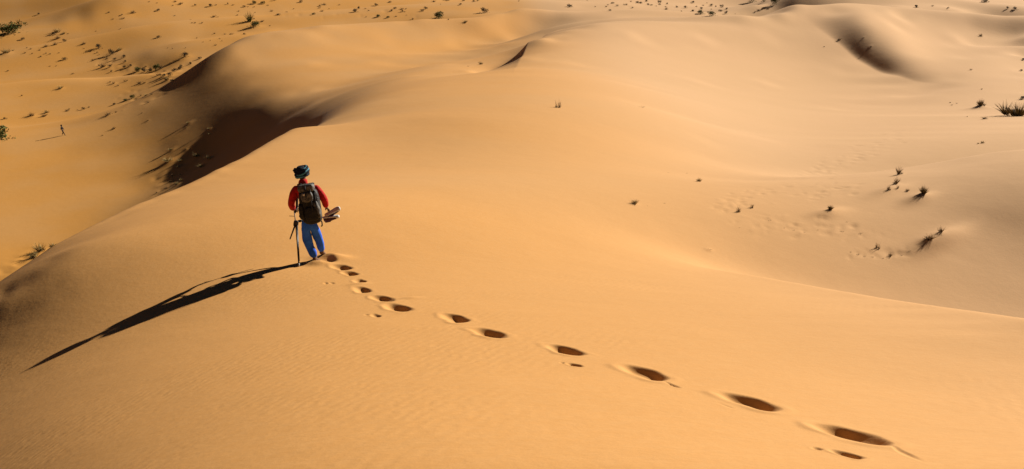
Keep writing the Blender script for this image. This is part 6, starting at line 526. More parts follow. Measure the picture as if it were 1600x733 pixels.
Lk(mp.outputs[0], wv.inputs[0]); wv.inputs['Scale'].default_value = 3.2; wv.inputs['Distortion'].default_value = 5; wv.inputs['Detail'].default_value = 2; wv.inputs['Detail Scale'].default_value = 1.2
amp = mrange(noise(.35, 2), .42, .68, 0., 1.)
mm = N.new('ShaderNodeMath'); mm.operation = 'MULTIPLY'; Lk(wv.outputs[1], mm.inputs[0]); fade = N.new('ShaderNodeMath'); fade.operation = 'MULTIPLY'; Lk(amp, fade.inputs[0]); Lk(mrange(sep.outputs[1], 24., 14.), fade.inputs[1]); Lk(fade.outputs[0], mm.inputs[1])
b1 = N.new('ShaderNodeBump'); b1.inputs['Strength'].default_value = 1.0; b1.inputs['Distance'].default_value = .0018; Lk(mm.outputs[0], b1.inputs['Height'])
b2 = N.new('ShaderNodeBump'); b2.inputs['Strength'].default_value = 1.0; b2.inputs['Distance'].default_value = .0035; Lk(noise(14, 5, None, .65), b2.inputs['Height']); Lk(b1.outputs[0], b2.inputs['Normal'])
b3 = N.new('ShaderNodeBump'); b3.inputs['Strength'].default_value = 1.0; b3.inputs['Distance'].default_value = .02; Lk(noise(.8, 4, None, .5), b3.inputs['Height']); Lk(b2.outputs[0], b3.inputs['Normal'])
Lk(b3.outputs[0], b.inputs['Normal'])
ground = bpy.data.objects.new('ground', me); me.materials.append(m); col.objects.link(ground); tag(ground, kind='structure')
from mathutils.bvhtree import BVHTree
def drop(x, y):
    r = math.hypot(x, y); i = int(np.clip(np.searchsorted(RR, r), 1, nr - 1)); a = math.atan2(x, y)
    idx = np.where(front)[0]; j = idx[int(np.clip(np.searchsorted(TH[idx], a), 1, len(idx) - 1))]
    fr = (r - RR[i - 1]) / (RR[i] - RR[i - 1]); fa = (a - TH[j - 1]) / (TH[j] - TH[j - 1])
    return float((Z[i - 1, j - 1] * (1 - fr) + Z[i, j - 1] * fr) * (1 - fa) + (Z[i - 1, j] * (1 - fr) + Z[i, j] * fr) * fa)

# ------------------------------------------------------------ plants
def leafmat(name, c1, c2, rough=.8):
    m, nt, b = principled(name); N = nt.nodes; g = N.new('ShaderNodeTexNoise'); g.inputs['Scale'].default_value = 7; g.inputs['Detail'].default_value = 3
    tc = N.new('ShaderNodeTexCoord'); nt.links.new(tc.outputs['Object'], g.inputs[0])
    r = N.new('ShaderNodeValToRGB'); r.color_ramp.elements[0].color = (*c1, 1); r.color_ramp.elements[1].color = (*c2, 1)
    r.color_ramp.elements[0].position = .35; r.color_ramp.elements[1].position = .65
    nt.links.new(g.outputs[0], r.inputs[0]); nt.links.new(r.outputs[0], b.inputs['Base Color']); b.inputs['Roughness'].default_value = rough
    b.inputs['Specular IOR Level'].default_value = .2
    return m
M_GREEN = leafmat('tamarisk_leaf', (.045, .062, .012), (.13, .15, .030))
M_DARK = leafmat('dark_scrub', (.045, .034, .016), (.12, .080, .034))
M_DRY = leafmat('dry_scrub', (.12, .075, .03), (.30, .19, .08))
M_STRAW = leafmat('straw', (.30, .21, .08), (.52, .40, .17))
M_BRISTLE = leafmat('bristle', (.09, .062, .026), (.38, .27, .11))
M_WOOD = leafmat('twig_bark', (.05, .033, .018), (.11, .07, .035))
# prototypes are one unit wide, standing on z = 0
def blade(vs, fs, p, d, L, w, g, bend=.3):
    d = d.normalized(); side = d.cross(Vector((g.uniform(-1, 1), g.uniform(-1, 1), g.uniform(-.3, .3)))).normalized()
    n = 3; base = len(vs); q = p.copy(); dd = d.copy()
    for k in range(n + 1):
        ww = w * (1 - k / n) ** .7 + w * .12
        vs += [q - side * ww, q + side * ww]
        q = q + dd * L / n; dd = (dd + Vector((dd.x, dd.y, -.55)) * bend / n).normalized()
    for k in range(n): i = base + 2 * k; fs.append((i, i + 1, i + 3, i + 2))
def leaf(vs, fs, p, s, g):
    a = Vector((g.gauss(0, 1), g.gauss(0, 1), g.gauss(0, 1))).normalized(); b_ = a.cross(Vector((g.gauss(0, 1), g.gauss(0, 1), g.gauss(0, 1)))).normalized()
    i = len(vs); vs += [p - a * s, p + b_ * s * .45, p + a * s, p - b_ * s * .45]; fs.append((i, i + 1, i + 2, i + 3))
def bush_mesh(seed, n, hgt, dense=1.0):
    g = random.Random(seed); vs, fs, tv, tf = [], [], [], []
    lobes = []
    for k in range(g.randint(6, 9)):
        a = g.uniform(0, 6.283); rr = g.uniform(0, .30); lobes.append((Vector((math.cos(a) * rr, math.sin(a) * rr, hgt * g.uniform(.25, .72))), g.uniform(.12, .22)))
    for c, rad in lobes:
        blade(tv, tf, Vector((c.x * .15, c.y * .15, -.05)), c + Vector((0, 0, .06)), c.length * 1.05, .012, g, .05)
        for k in range(n // len(lobes)):
            v = Vector((g.gauss(0, 1), g.gauss(0, 1), g.gauss(0, 1))).normalized() * rad * g.uniform(.35, 1.08) ** .6
            v.z *= .8; p = c + v
            if p.z < -.02: p.z = abs(p.z) * .4
            leaf(vs, fs, p, g.uniform(.022, .050), g)
    for k in range(30):
        c, rad = g.choice(lobes); v = Vector((g.gauss(0, 1), g.gauss(0, 1), abs(g.gauss(0, 1)) + .4)).normalized()
        blade(vs, fs, c + v * rad * .6, v + Vector((0, 0, .5)), g.uniform(.08, .17), .008, g, .2)
    for k in range(60):
        a = g.uniform(0, 6.283); rr = g.uniform(.1, .42); leaf(vs, fs, Vector((math.cos(a) * rr, math.sin(a) * rr, g.uniform(0, .08))), .035, g)
    return vs, fs, tv, tf
def tuft_mesh(seed, n, hgt, spread, w):
    g = random.Random(seed); vs, fs = [], []
    clumps = [Vector((g.gauss(0, .16), g.gauss(0, .16), -.03)) for k in range(g.randint(3, 5))]
    for k in range(n):
        c = g.choice(clumps); a = g.uniform(0, 6.283); t = g.uniform(.05, 1) * spread
        blade(vs, fs, c + Vector((math.cos(a), math.sin(a), 0)) * g.uniform(0, .07), Vector((math.cos(a) * t, math.sin(a) * t, 1)), hgt * g.uniform(.45, 1.1), w * g.uniform(.7, 1.3), g, g.uniform(.1, .9))
    return vs, fs
def twig_mesh(seed):
    g = random.Random(seed); vs, fs = [], []
    for k in range(7): blade(vs, fs, Vector((g.uniform(-.3, .3), g.uniform(-.1, .1), -.03)), Vector((g.uniform(-1, 1), g.uniform(-.5, .5), g.uniform(.2, 1.1))), g.uniform(.25, .6), .022, g, .3)
    return vs, fs
PROTO = {}
def mk(name, vs, fs): me = bpy.data.meshes.new(name); me.from_pydata([tuple(v) for v in vs], [], fs); me.update(); return me
def proto(kind):
    out = []
    for s in range(4):
        if kind in 'gd':
            vs, fs, tv, tf = bush_mesh(40 + s + ord(kind), 620 if kind == 'g' else 460, .62)
            a = mk('foliage', vs, fs); a.materials.append(M_GREEN if kind == 'g' else M_DARK); w_ = mk('stem', tv, tf); w_.materials.append(M_WOOD); out.append((a, w_))
        else:
            n, h, sp, w, mt = {'t': (60, .62, 1.1, .013, M_DRY), 's': (120, .60, 1.2, .012, M_STRAW), 'h': (300, .5, 1.5, .011, M_BRISTLE), 'p': (120, .9, .8, .014, M_GREEN), 'q': (0, 0, 0, 0, M_WOOD)}[kind]
            vs, fs = twig_mesh(s + 70) if kind == 'q' else tuft_mesh(s + 20 + ord(kind), n, h, sp, w)
            a = mk('blades', vs, fs); a.materials.append(mt)
            vs, fs = tuft_mesh(s + 220 + ord(kind), 36, .3, 2.2, .014); w_ = mk('dead_base', vs, fs); w_.materials.append(M_DARK); out.append((a, w_))
    return out
for k in 'gdtshpq': PROTO[k] = proto(k)
KIND_NAME = {'g': ('green_bush', 'bush'), 'd': ('dark_shrub', 'shrub'), 't': ('dry_tuft', 'tuft'), 's': ('straw_clump', 'straw clump'), 'q': ('dry_twig', 'twig'), 'h': ('bristly_clump', 'bristly clump'), 'p': ('spiky_shrub', 'shrub')}
PH = {'g': .85, 'd': .85, 't': .6, 's': .6, 'h': .5, 'p': .9, 'q': .5}
prng = random.Random(77)
def plant(px, py, w, kind, hf, label, group=None, grow=1.0):
    pos, s = hit(px, py); size = w * s / 1716 * grow; z = drop(pos.x, pos.y)
    a, w_ = PROTO[kind][prng.randrange(4)]
    nm, cat = KIND_NAME[kind]
    zs = hf * 1.0 / PH[kind] if hf else prng.uniform(.65, 1.0)
    big = w >= 7 and kind != 'q'
    if big:
        root = empty(nm, (pos.x, pos.y, z)); parts = [('foliage' if kind in 'gd' else 'blades', a), ('stem' if kind in 'gd' else 'dead_base', w_)]
        for n_, me_ in parts:
            o = bpy.data.objects.new(n_, me_); col.objects.link(o); o.parent = root
    else:
        root = bpy.data.objects.new(nm, a); col.objects.link(root); root.location = (pos.x, pos.y, z)
    root.rotation_euler = (0, 0, prng.uniform(0, 6.28) if kind != 'q' else prng.uniform(-.6, .6)); root.scale = (size, size, size * zs)
    tag(root, label, cat, group)
for n in NAMED: plant(n[0], n[1], n[2], n[3], n[4], n[5])
SIZEW = lambda w: 'tiny' if w < 5 else ('small' if w < 8 else 'medium')
REFS = {
 'valley': [(16, 52, 'the wide green bush at upper left'), (99, 205, 'the distant walker'), (94, 139, 'the lone straw clump on the valley floor'), (187, 160, 'the short line of scrub'), (8, 186, 'the small shrub by the left edge')],
 'cluster': [(288, 91, 'the large dark domed shrub'), (187, 160, 'the short line of scrub'), (248, 59, 'the lone shrub above the brown hollow'), (215, 113, 'the greenest bush of the slip-face scrub')],
 'flank': [(263, 254, 'the largest pale grass mound'), (307, 246, 'the bright straw clump by the black shade')],
 'far left plain': [(397, 44, 'the round green bush above the dune'), (329, 10, 'the peaked dark shrub at upper left'), (248, 59, 'the lone shrub above the brown hollow')],
 'far middle plain': [(598, 28, 'the two small green bushes'), (555, 19, 'the broad dark shrub at top middle'), (684, 29, 'the tall dark green bush'), (757, 20, 'the shrub with the pointed shadow'), (490, 23, 'the lone green bush left of centre top')],
 'far right plain': [(891, 11, 'the lone dark mounded shrub'), (1104, 24, 'the two largest bushes of the scrub patch'), (1195, 4, 'the three dark trees at the top'), (995, 5, 'the leftmost dark shrub of the patch')],
 'right dunes': [(1432, 12, 'the shrub above the right dune crest'), (1588, 181, 'the widest dark bush at right'), (1311, 63, 'the leaning tuft above the dark hollow'), (1586, 15, 'the shrub in the upper right corner')],
 'bowl': [(1298, 333, 'the lone dark tuft of the bowl'), (991, 319, 'the lone straw tuft'), (1370, 388, 'the tall thin stalks of the bowl'), (1165, 328, 'the two thin upright tufts')],
}
SPECIAL = {(215, 113): 'greenest bush of the scrub crowded at the foot of the slip face', (995, 5): 'leftmost dark shrub of the patch beyond the pale crest', (490, 23): 'lone small green bush on the bare plain left of centre top'}
ORD = ['', ', second closest', ', third closest', ', fourth closest', ', fifth closest', ', sixth closest', ', seventh closest', ', eighth closest', ', ninth closest']
BASE = {'g': 'green bush', 'd': 'dark shrub', 't': 'dry brown tuft', 's': 'pale straw clump', 'q': 'bare dry twig'}
def direction(dx, dy):
    a = math.degrees(math.atan2(dy, dx)) % 360
    return ['right of', 'below-right of', 'below', 'below-left of', 'left of', 'above-left of', 'above', 'above-right of'][int((a + 22.5) // 45) % 8]
for k, lst in P.items():
    where, grp = SMALL[k]; rows = []
    for (px, py, w, kd) in lst:
        d, rx, ry, rn = min((math.hypot(px - r[0], (py - r[1]) * 1.6), r[0], r[1], r[2]) for r in REFS[k])
        rows.append([SIZEW(w) + ' ' + BASE[kd] + ' ' + direction(px - rx, py - ry) + ' ' + rn, d, px, py, w, kd])
    for rw in rows:
        rank = sorted(q[1] for q in rows if q[0] == rw[0]).index(rw[1])
        lab = SPECIAL.get((rw[2], rw[3]), rw[0] + (ORD[rank] if rank < len(ORD) else ''))
        plant(rw[2], rw[3], rw[4], rw[5], None, lab, grp, 1.25 if k == 'cluster' else 1.0)

# ------------------------------------------------------------ people
M_SKIN = cloth('skin', (.13, .065, .035), (.17, .088, .048), 12, .6, .1)
M_RED = cloth('red_wool', (.36, .008, .008), (.52, .016, .012), 9, .9, .5, 25)
M_BLUE = cloth('blue_cotton', (.016, .09, .55), (.03, .15, .78), 6, .85, .7, 9)
M_NAVY = cloth('navy_cotton', (.006, .010, .022), (.014, .020, .040), 14, .9, .5, 30)
M_TEAL = cloth('teal_cotton', (.05, .20, .27), (.12, .34, .42), 14, .9, .4, 30)
M_BLACKC = cloth('black_cloth', (.008, .008, .011), (.022, .020, .024), 14, .9, .4, 30)
M_PACK = cloth('pack_nylon', (.005, .005, .006), (.015, .014, .013), 18, .6, .8, 16)
M_PACKG = cloth('pack_grey_nylon', (.025, .023, .021), (.15, .14, .125), 20, .6, .8, 16)
M_STRAP = cloth('webbing', (.010, .010, .011), (.03, .03, .03), 40, .7)
M_METAL = cloth('dark_metal', (.02, .016, .015), (.045, .035, .03), 20, .4, .05)
M_ALU = cloth('bare_metal', (.40, .38, .34), (.55, .52, .46), 20, .35, .05)
M_SOLE = cloth('pale_rubber', (.55, .53, .50), (.72, .70, .66), 20, .7)
M_UPPER = cloth('shoe_cloth', (.05, .018, .022), (.12, .05, .05), 20, .8)
M_HAIR = cloth('hair', (.006, .005, .004), (.015, .012, .010), 40, .7)
M_EYE = cloth('eye_white', (.6, .6, .58), (.7, .7, .68), 10, .3, 0)
def skin(name, verts, edges, mat, parent, levels=2, crease=0):
    names = list(verts); idx = {n: i for i, n in enumerate(names)}
    me = bpy.data.meshes.new(name); me.from_pydata([tuple(verts[n][0]) for n in names], [(idx[a], idx[b]) for a, b in edges], []); me.update()
    me.materials.append(mat)
    o = bpy.data.objects.new(name, me); col.objects.link(o)
    if parent: o.parent = parent
    md = o.modifiers.new('skin', 'SKIN'); md.use_smooth_shade = True; md.use_x_symmetry = False; md.branch_smoothing = .6
    lay = me.skin_vertices[0] if me.skin_vertices else None
    if lay is None:
        bm = bmesh.new(); bm.from_mesh(me); bm.verts.layers.skin.verify(); bm.to_mesh(me); bm.free(); lay = me.skin_vertices[0]
    for n in names:
        r = verts[n][1]; lay.data[idx[n]].radius = (r, r) if isinstance(r, float) else r
        lay.data[idx[n]].use_root = (idx[n] == 0)
    s = o.modifiers.new('smooth', 'SUBSURF'); s.levels = levels; s.render_levels = levels
    return o
def chain(v, e, prev, items):
    for n, p, r in items:
        v[n] = (p, r); e.append((prev, n)); prev = n
def hand(v, e, wrist, w, d, palm_n, side, tag_, curl=1.1, k=1.0):
    """palm, four unequal bent fingers and a thumb leaving the side of the palm; d points along the hand, palm_n out of the palm, side towards the thumb"""
    d = d.normalized(); side = side.normalized(); palm_n = palm_n.normalized()
    pm = w + d * .045 * k; v[tag_ + 'palm'] = (pm, (.034 * k, .017 * k)); e.append((wrist, tag_ + 'palm'))
    kn = w + d * .085 * k; v[tag_ + 'knuckle'] = (kn, (.034 * k, .014 * k)); e.append((tag_ + 'palm', tag_ + 'knuckle'))
    for i, (off, L) in enumerate([(.030, .070), (.010, .080), (-.010, .074), (-.029, .058)]):
        p = kn + side * off * k; dd = d.copy(); prev = tag_ + 'knuckle'
        for j in range(3):
            v_n = '%sf%d%d' % (tag_, i, j); 
            a = curl * (.45 + .5 * j); dd = (d * math.cos(a) + palm_n * math.sin(a)).normalized()
            p = p + dd * L * k * (.42, .33, .25)[j]; v[v_n] = (p, (.0095 - .0012 * j) * k); e.append((prev, v_n)); prev = v_n
    p = pm + side * .030 * k - d * .01 * k; prev = tag_ + 'palm'
    for j, (a, L) in enumerate([(.9, .035), (.45, .032), (.2, .026)]):
        dd = (d * math.cos(a) + side * math.sin(a) + palm_n * .5 * curl).normalized(); p = p + dd * L * k
        v['%st%d' % (tag_, j)] = (p, (.0115 - .001 * j) * k); e.append((prev, '%st%d' % (tag_, j))); prev = '%st%d' % (tag_, j)
def figure(root, J, face, k=1.0):
    """J: joint positions relative to root; face: unit vector the face points to"""
    v, e = {}, []
    up = (J['head'] - J['neck']).normalized(); rt = face.cross(up).normalized()
    v['pelvis'] = (J['pelvis'], (.13 * k, .10 * k))
    chain(v, e, 'pelvis', [('waist', J['waist'], (.115 * k, .085 * k)), ('chest', J['chest'], (.145 * k, .10 * k)), ('nb', J['nb'], (.075 * k, .06 * k)), ('neck', J['neck'], .052 * k),
                           ('jaw', J['head'] - up * .055 * k + face * .012 * k, (.062 * k, .068 * k)), ('head', J['head'] + up * .02 * k, (.074 * k, .088 * k)), ('crown', J['head'] + up * .085 * k - face * .01 * k, (.055 * k, .065 * k))])
    v['nose'] = (J['head'] - up * .015 * k + face * .112 * k, .011 * k); e.append(('head', 'nose'))
    for s, nm in ((1, 'er'), (-1, 'el')):
        v[nm] = (J['head'] + rt * s * .088 * k, (.012 * k, .02 * k)); e.append(('head', nm))
    for s in 'LR':
        chain(v, e, 'chest', [('sh' + s, J['shoulder_' + s], .055 * k), ('el' + s + 'b', J['elbow_' + s], .040 * k), ('wr' + s, J['wrist_' + s], .027 * k)])
        hand(v, e, 'wr' + s, J['wrist_' + s], J['handdir_' + s], J['palmside_' + s], J['thumbside_' + s], s, J.get('curl_' + s, 1.1), k)
        chain(v, e, 'pelvis', [('hip' + s, J['hip_' + s], .082 * k), ('kn' + s, J['knee_' + s], .058 * k), ('cf' + s, J['knee_' + s].lerp(J['ankle_' + s], .35), .054 * k), ('an' + s, J['ankle_' + s], .036 * k),
                               ('ft' + s, J['ankle_' + s].lerp(J['toe_' + s], .6) + Vector((0, 0, -.02 * k)), (.04 * k, .03 * k)), ('toe' + s, J['toe_' + s], (.036 * k, .018 * k))])
        v['heel' + s] = (J['ankle_' + s] + (J['ankle_' + s] - J['toe_' + s]).normalized() * .045 * k + Vector((0, 0, -.04 * k)), .03 * k); e.append(('an' + s, 'heel' + s))
    body = skin('body', v, e, M_SKIN, root)
    for s in (1, -1):
        bm = bmesh.new(); bmesh.ops.create_uvsphere(bm, u_segments=10, v_segments=8, radius=.013 * k)
        me = bpy.data.meshes.new('eye'); bm.to_mesh(me); bm.free(); o = link('eye', me, M_EYE, root); o.location = J['head'] + face * .083 * k + rt * s * .032 * k + up * .012 * k
    bm = bmesh.new(); bmesh.ops.create_uvsphere(bm, u_segments=20, v_segments=14, radius=1)
    me = bpy.data.meshes.new('hair'); bm.to_mesh(me); bm.free(); o = link('hair', me, M_HAIR, root); o.location = J['head'] + up * .022 * k - face * .022 * k; o.scale = (.088 * k, .092 * k, .098 * k)
    return body
def shirt(root, J, mat, k=1.0, fat=1.0):
    v, e = {}, []
    v['chest'] = (J['chest'], (.165 * k * fat, .125 * k))
    chain(v, e, 'chest', [('waist', J['waist'], (.140 * k * fat, .115 * k)), ('hem', J['pelvis'].lerp(J['waist'], .25), (.145 * k * fat, .12 * k))])
    chain(v, e, 'chest', [('nb', J['nb'], (.10 * k, .085 * k)), ('collar', J['nb'].lerp(J['neck'], 1.5), .080 * k)])
    for s in 'LR': chain(v, e, 'chest', [('sh' + s, J['shoulder_' + s], .088 * k), ('ua' + s, J['shoulder_' + s].lerp(J['elbow_' + s], .55), .072 * k), ('el' + s, J['elbow_' + s], .068 * k), ('cu' + s, J['elbow_' + s].lerp(J['wrist_' + s], 0.88), .054 * k)])
    return skin('shirt', v, e, mat, root)
def trousers(root, J, mat, k=1.0, hem=.085):
    v, e = {}, []
    v['pelvis'] = (J['pelvis'], (.15 * k, .125 * k)); chain(v, e, 'pelvis', [('waist', J['waist'].lerp(J['pelvis'], .4), (.135 * k, .11 * k))])
    for s in 'LR': chain(v, e, 'pelvis', [('hip' + s, J['hip_' + s] + Vector((0, 0, -.07 * k)), .105 * k), ('kn' + s, J['knee_' + s], .084 * k), ('sh' + s, J['knee_' + s].lerp(J['ankle_' + s], .5), .074 * k), ('an' + s, J['knee_' + s].lerp(J['ankle_' + s], .93), hem * k)])
    o = skin('trousers', v, e, mat, root)
    tx = bpy.data.textures.new('folds', 'CLOUDS'); tx.noise_scale = .13
    d = o.modifiers.new('folds', 'DISPLACE'); d.texture = tx; d.strength = .03 * k; d.texture_coords = 'LOCAL'
    return o
def rbox(name, c, dims, rot, mat, parent, bev=.3, jit=0., seed=1, seg=3):
    g = random.Random(seed); bm = bmesh.new(); bmesh.ops.create_cube(bm, size=1)
    bmesh.ops.subdivide_edges(bm, edges=bm.edges[:], cuts=seg, use_grid_fill=True)
    for w in bm.verts:
        p = w.co * 2; q = Vector([math.copysign(abs(a) ** 1, a) for a in p]); n = max(abs(p.x), abs(p.y), abs(p.z)); l = p.length
        w.co = p.lerp(p / l * n * 1.25, bev) * .5
        w.co += Vector((g.uniform(-1, 1), g.uniform(-1, 1), g.uniform(-1, 1))) * jit
        w.co = Vector((w.co.x * dims[0], w.co.y * dims[1], w.co.z * dims[2]))
    me = bpy.data.meshes.new(name); bm.to_mesh(me); bm.free(); o = link(name, me, mat, parent)
    o.location = c; o.rotation_euler = rot; s = o.modifiers.new('s', 'SUBSURF'); s.levels = 2; s.render_levels = 2
    return o
def tube(name, pts, rads, mat, parent, n=10, flat=1.0):
    vs, fs = [], []; pts = [Vector(p) for p in pts]
    for i, p in enumerate(pts):
        t = (pts[min(i + 1, len(pts) - 1)] - pts[max(i - 1, 0)]).normalized(); a = t.cross(Vector((.13, .9, .3))).normalized(); b_ = t.cross(a)
        r = rads[i] if isinstance(rads, (list, tuple)) else rads
        for q in range(n): an = 6.28318 * q / n; vs.append(p + a * math.cos(an) * r + b_ * math.sin(an) * r * flat)
    for i in range(len(pts) - 1):
        for q in range(n): fs.append((i * n + q, i * n + (q + 1) % n, (i + 1) * n + (q + 1) % n, (i + 1) * n + q))
    fs.append(tuple(range(n))[::-1]); fs.append(tuple((len(pts) - 1) * n + q for q in range(n)))
    return mesh_from(name, vs, fs, mat, parent)

def planefun(base):
    y0 = base.y
    def W(px, py, dy=0.0):
        X = px - 800; Y = py - 366.5; F = FPX * CP - Y * SP; Dn = FPX * SP + Y * CP; t = (y0 + dy) / F
        return Vector((X * t, F * t, -Dn * t)) - base
    return W
base, _ = hit(495, 411); base.z = drop(base.x, base.y)
W = planefun(base)
hk = empty('person', base)
tag(hk, 'walker seen from behind in red top, blue trousers and dark turban, on the dune crest', 'person')
J = dict(pelvis=W(483, 345), waist=W(481, 328), chest=W(478, 303, .03), nb=W(475, 287, .04), neck=W(473.5, 281, .05), head=W(471.5, 270, .07),
         shoulder_L=W(461, 294, .03), shoulder_R=W(495, 294, .02), elbow_L=W(454.5, 319, .02), elbow_R=W(507, 312, -.03), wrist_L=W(459, 328, .24), wrist_R=W(510, 325, .12),
         handdir_L=Vector((.15, .8, -.25)), handdir_R=Vector((.30, .75, -.55)), palmside_L=Vector((.9, -.1, -.1)), palmside_R=Vector((-.2, .3, -.9)), thumbside_L=Vector((.1, .3, .9)), thumbside_R=Vector((-.8, .5, .2)), curl_L=1.2, curl_R=1.1,
         hip_L=W(476, 350), hip_R=W(490, 349, .02), knee_L=W(482, 380, .05), knee_R=W(498, 374, .15), ankle_L=W(493, 405, -.02), ankle_R=W(503, 394, .28))
J['toe_L'] = J['ankle_L'] + Vector((.03, .16, -.06)); J['toe_R'] = J['ankle_R'] + Vector((.05, .14, -.08))
face = Vector((-.15, .95, -.25)).normalized()
figure(hk, J, face)
shirt(hk, J, M_RED, 1.0, .92); trousers(hk, J, M_BLUE, 1.0, .068)
tube('belt', [J['waist'].lerp(J['pelvis'], .55) + Vector((math.cos(a) * .150, math.sin(a) * .125, 0)) for a in [q * 6.2832 / 20 for q in range(21)]], .018, M_STRAP, hk)
# turban: dark cloth wound round the head with a pale teal turn and a loose end on the left
bm = bmesh.new(); bmesh.ops.create_uvsphere(bm, u_segments=28, v_segments=18, radius=1)
for w_ in bm.verts: w_.co *= 1 + .05 * math.sin(7 * w_.co.x + 3 * w_.co.z) * math.cos(5 * w_.co.y + 4 * w_.co.z)
bmesh.ops.scale(bm, vec=(.118, .130, .10), verts=bm.verts)
me_ = bpy.data.meshes.new('turban'); bm.to_mesh(me_); bm.free(); tb = link('turban', me_, M_NAVY, hk); tb.location = W(471.5, 268, .06)
for i, (dz, rad, tilt, mt, th_) in enumerate([(-.062, .096, 14, M_NAVY, .020), (-.050, .112, 20, M_TEAL, .018), (-.030, .114, 12, M_NAVY, .021), (-.006, .122, 24, M_TEAL, .018), (.012, .116, 8, M_NAVY, .022), (.036, .104, 18, M_NAVY, .022), (.056, .084, 26, M_TEAL, .010), (.066, .070, 10, M_BLACKC, .020), (-.02, .118, -14, M_NAVY, .016)]):
    rot = Euler((R(10), R(-tilt), 0), 'XYZ').to_matrix(); pts = []
    for q in range(37):
        a = q * 6.28319 / 36; rr = 1 + .012 * math.sin(4 * a + i * 2.1)
        pts.append(rot @ Vector((math.cos(a) * rad * rr * 1.03, math.sin(a) * rad * 1.1 * rr, .005 * math.sin(3 * a + i))) + Vector((0, 0, dz)))
    tube('wrap', pts, [th_ * (1 + .08 * math.sin(q * .9 + i)) for q in range(37)], mt, tb, 8, .85)
tube('loose_end', [W(467, 264, .04), W(463.5, 265, .02), W(460.5, 264, .02), W(459, 266.5, .03), W(461.5, 270, .03)], [.03, .028, .02, .022, .01], M_NAVY, hk)
# backpack
bk = empty('backpack', base + W(486, 345, -.2))
tag(bk, 'dark grey hiking backpack on the back of the walker in red', 'backpack')
def B(px, py, dy=0.): return W(px, py, dy) - W(486, 345, -.2)
rl = R(8)
rbox('pack_body', B(485, 322, -.19), (.33, .22, .60), (R(-4), -rl, 0), M_PACK, bk, .45, .03, 4)
rbox('lid', B(478.5, 294, -.19), (.27, .22, .14), (R(-8), -rl, R(5)), M_PACKG, bk, .6, .03, 5)
rbox('front_pocket', B(479.5, 308, -.31), (.19, .08, .17), (R(-4), -rl, 0), M_PACKG, bk, .55, .03, 6)
rbox('front_pocket', B(487, 334, -.31), (.22, .08, .24), (R(-4), -rl, 0), M_PACK, bk, .5, .03, 7)
rbox('side_pocket', B(496, 326, -.24), (.09, .18, .30), (R(-4), R(-14), 0), M_PACKG, bk, .6, .04, 8)
rbox('side_pocket', B(472, 330, -.24), (.09, .18, .28), (R(-4), R(-6), 0), M_PACK, bk, .6, .04, 9)
for x0, x1, y0_, y1_ in [(476, 480, 290, 322), (484, 490, 296, 345), (491, 497, 300, 342)]:
    tube('compression_strap', [B(x0, y0_, -.31), B((x0 + x1) / 2, (y0_ + y1_) / 2, -.36), B(x1, y1_, -.32)], .010, M_STRAP, bk, 6, .5)
rbox('buckle', B(474.5, 304.5, -.365), (.035, .02, .035), (0, 0, 0), M_ALU, bk, .2)
for a_, b_, c_ in [((483, 287), (489, 286), (493, 300)), ((470, 288), (466, 289), (464, 302))]:
    tube('shoulder_strap', [B(*a_, -.12), B(*b_, .02), B(b_[0], b_[1] + 4, .13), B(c_[0], c_[1], .17), B(c_[0], c_[1] + 22, .08), B(c_[0] - 3, c_[1] + 30, -.10)], .024, M_STRAP, bk, 8, .45)
tube('hip_belt', [B(468, 346, -.15), B(468, 345, 0), B(475, 345, .14), B(492, 343, .14), B(500, 343, 0), B(497, 345, -.15)], .028, M_STRAP, bk, 8, .6)
tube('hanging_strap', [B(500, 342, -.1), B(503, 347, -.12), B(503.5, 352, -.12), B(502, 354, -.12)], .012, M_STRAP, bk, 6, .6)
# tripod carried in the left hand, used as a stick
tp, _ = hit(467, 416.5); tp.z = drop(tp.x, tp.y)
W2 = planefun(tp)
tr = empty('tripod', tp); tag(tr, 'thin dark camera tripod held upright as a walking stick in the left hand', 'tripod')
dh = base.y + .27 - tp.y
tube('centre_column', [W2(459.5, 328, dh), W2(461.5, 346, dh - .02)], .010, M_ALU, tr)
tube('pan_handle', [W2(461, 338, dh), W2(452, 337.5, dh)], .005, M_METAL, tr)
rbox('tripod_head', W2(462.5, 349, dh - .04), (.085, .07, .10), (0, R(10), 0), M_METAL, tr, .3, .03, 3)
for pts in ([W2(462.5, 350, dh - .05), W2(465, 385, dh * .5), W2(467, 414, .0), Vector((0, 0, -.03))], [W2(464, 350, dh - .05), W2(466, 384, dh * .5 + .04), W2(467.5, 408, .05)], [W2(461.5, 351, dh - .06), W2(457, 363, dh - .1), W2(453, 374, dh - .14)]):
    l = tube('leg', pts, [.016] + [.013] * (len(pts) - 2) + [.011], M_METAL, tr)
tube('foot_spike', [W2(467, 412, 0), Vector((0, 0, -.03))], .015, M_ALU, tr)
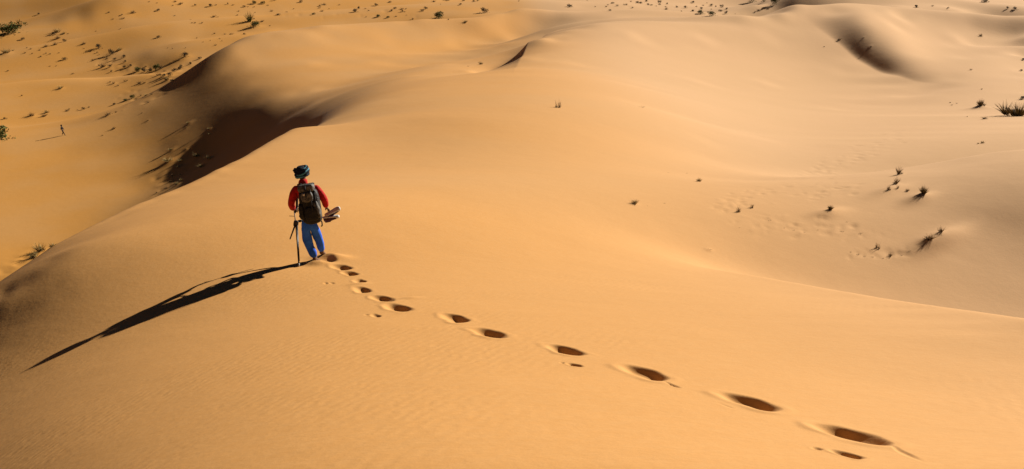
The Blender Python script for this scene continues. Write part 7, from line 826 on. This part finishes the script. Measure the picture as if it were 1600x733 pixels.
# pair of shoes in the right hand
def shoe(p, ang, pitch, roll, label):
    root = empty('shoe', p); root.rotation_euler = Euler((roll, pitch, ang), 'XYZ'); tag(root, label, 'shoe')
    secs = [(-.135, .018, .05), (-.12, .034, .075), (-.06, .037, .085), (0, .038, .07), (.06, .046, .052), (.11, .044, .042), (.14, .026, .03), (.148, .010, .018)]
    def loft(z0f, z1f, grow):
        vs, fs = [], []; n = 12
        for x, hw, h in secs:
            for q in range(n):
                a = 6.28318 * q / n; cy = math.cos(a); sz = math.sin(a); z = (z0f(h) + z1f(h)) / 2 + (z1f(h) - z0f(h)) / 2 * math.copysign(abs(sz) ** .6, sz)
                vs.append((x * grow, math.copysign(abs(cy) ** .7, cy) * hw * grow, z))
        for i in range(len(secs) - 1):
            for q in range(n): fs.append((i * n + q, i * n + (q + 1) % n, (i + 1) * n + (q + 1) % n, (i + 1) * n + q))
        fs.append(tuple(range(n))[::-1]); fs.append(tuple((len(secs) - 1) * n + q for q in range(n))); return vs, fs
    mesh_from('sole', *loft(lambda h: 0, lambda h: .026, 1.04), M_SOLE, root)
    mesh_from('upper', *loft(lambda h: .02, lambda h: .02 + h, .97), M_UPPER, root)
    tube('lace', [(.0, -.02, .085), (.02, .02, .080), (.04, -.02, .072), (.06, .02, .064)], .004, M_SOLE, root, 6)
    rbox('toe_cap', Vector((.122, 0, .03)), (.07, .08, .05), (0, R(8), 0), M_SOLE, root, .9)
    rbox('opening', Vector((-.06, 0, .103)), (.10, .045, .012), (0, R(5), 0), M_BLACKC, root, .6)
    return root
shoe(base + W(518, 330.5, .14), R(8), R(-28), R(-140), 'upper one of two shoes in the right hand, toe pointing up to the right')
shoe(base + W(516, 337.5, .12), R(-6), R(-8), R(-175), 'lower one of two shoes in the right hand, held level with pale sole')
# the distant walker
b2, _ = hit(99, 211.5); b2.z = drop(b2.x, b2.y)
dw = empty('person', b2); tag(dw, 'tiny distant person in dark clothes striding alone across the orange valley floor', 'person')
V = Vector
K = 1.12
J2 = {k: V(p) * K for k, p in dict(pelvis=(-.04, 0, .93), waist=(-.08, 0, 1.06), chest=(-.13, 0, 1.28), nb=(-.16, 0, 1.44), neck=(-.16, .0, 1.5), head=(-.15, .02, 1.62), shoulder_L=(-.14, -.19, 1.38), shoulder_R=(-.14, .19, 1.38),
     elbow_L=(-.20, -.24, 1.12), elbow_R=(-.02, .24, 1.12), wrist_L=(-.10, -.22, .90), wrist_R=(.10, .22, .93), hip_L=(-.04, -.1, .88), hip_R=(-.04, .1, .88), knee_L=(.10, -.09, .50), knee_R=(-.02, .09, .48), ankle_L=(.30, -.08, .10), ankle_R=(-.22, .09, .13),
     toe_L=(.46, -.08, .05), toe_R=(-.08, .09, .03)).items()}
J2.update(handdir_L=V((.3, 0, -1)), handdir_R=V((.3, 0, -1)), palmside_L=V((0, 1, 0)), palmside_R=V((0, -1, 0)), thumbside_L=V((1, 0, .2)), thumbside_R=V((1, 0, .2)), curl_L=.5, curl_R=.5)
figure(dw, J2, V((1, 0, 0)), K); shirt(dw, J2, M_BLACKC, K, .85); trousers(dw, J2, M_BLACKC, K, .07)
rbox('hood', J2['head'] + V((-.02, 0, .03)), (.26, .24, .30), (0, 0, 0), M_BLACKC, dw, .95, .0, 2)
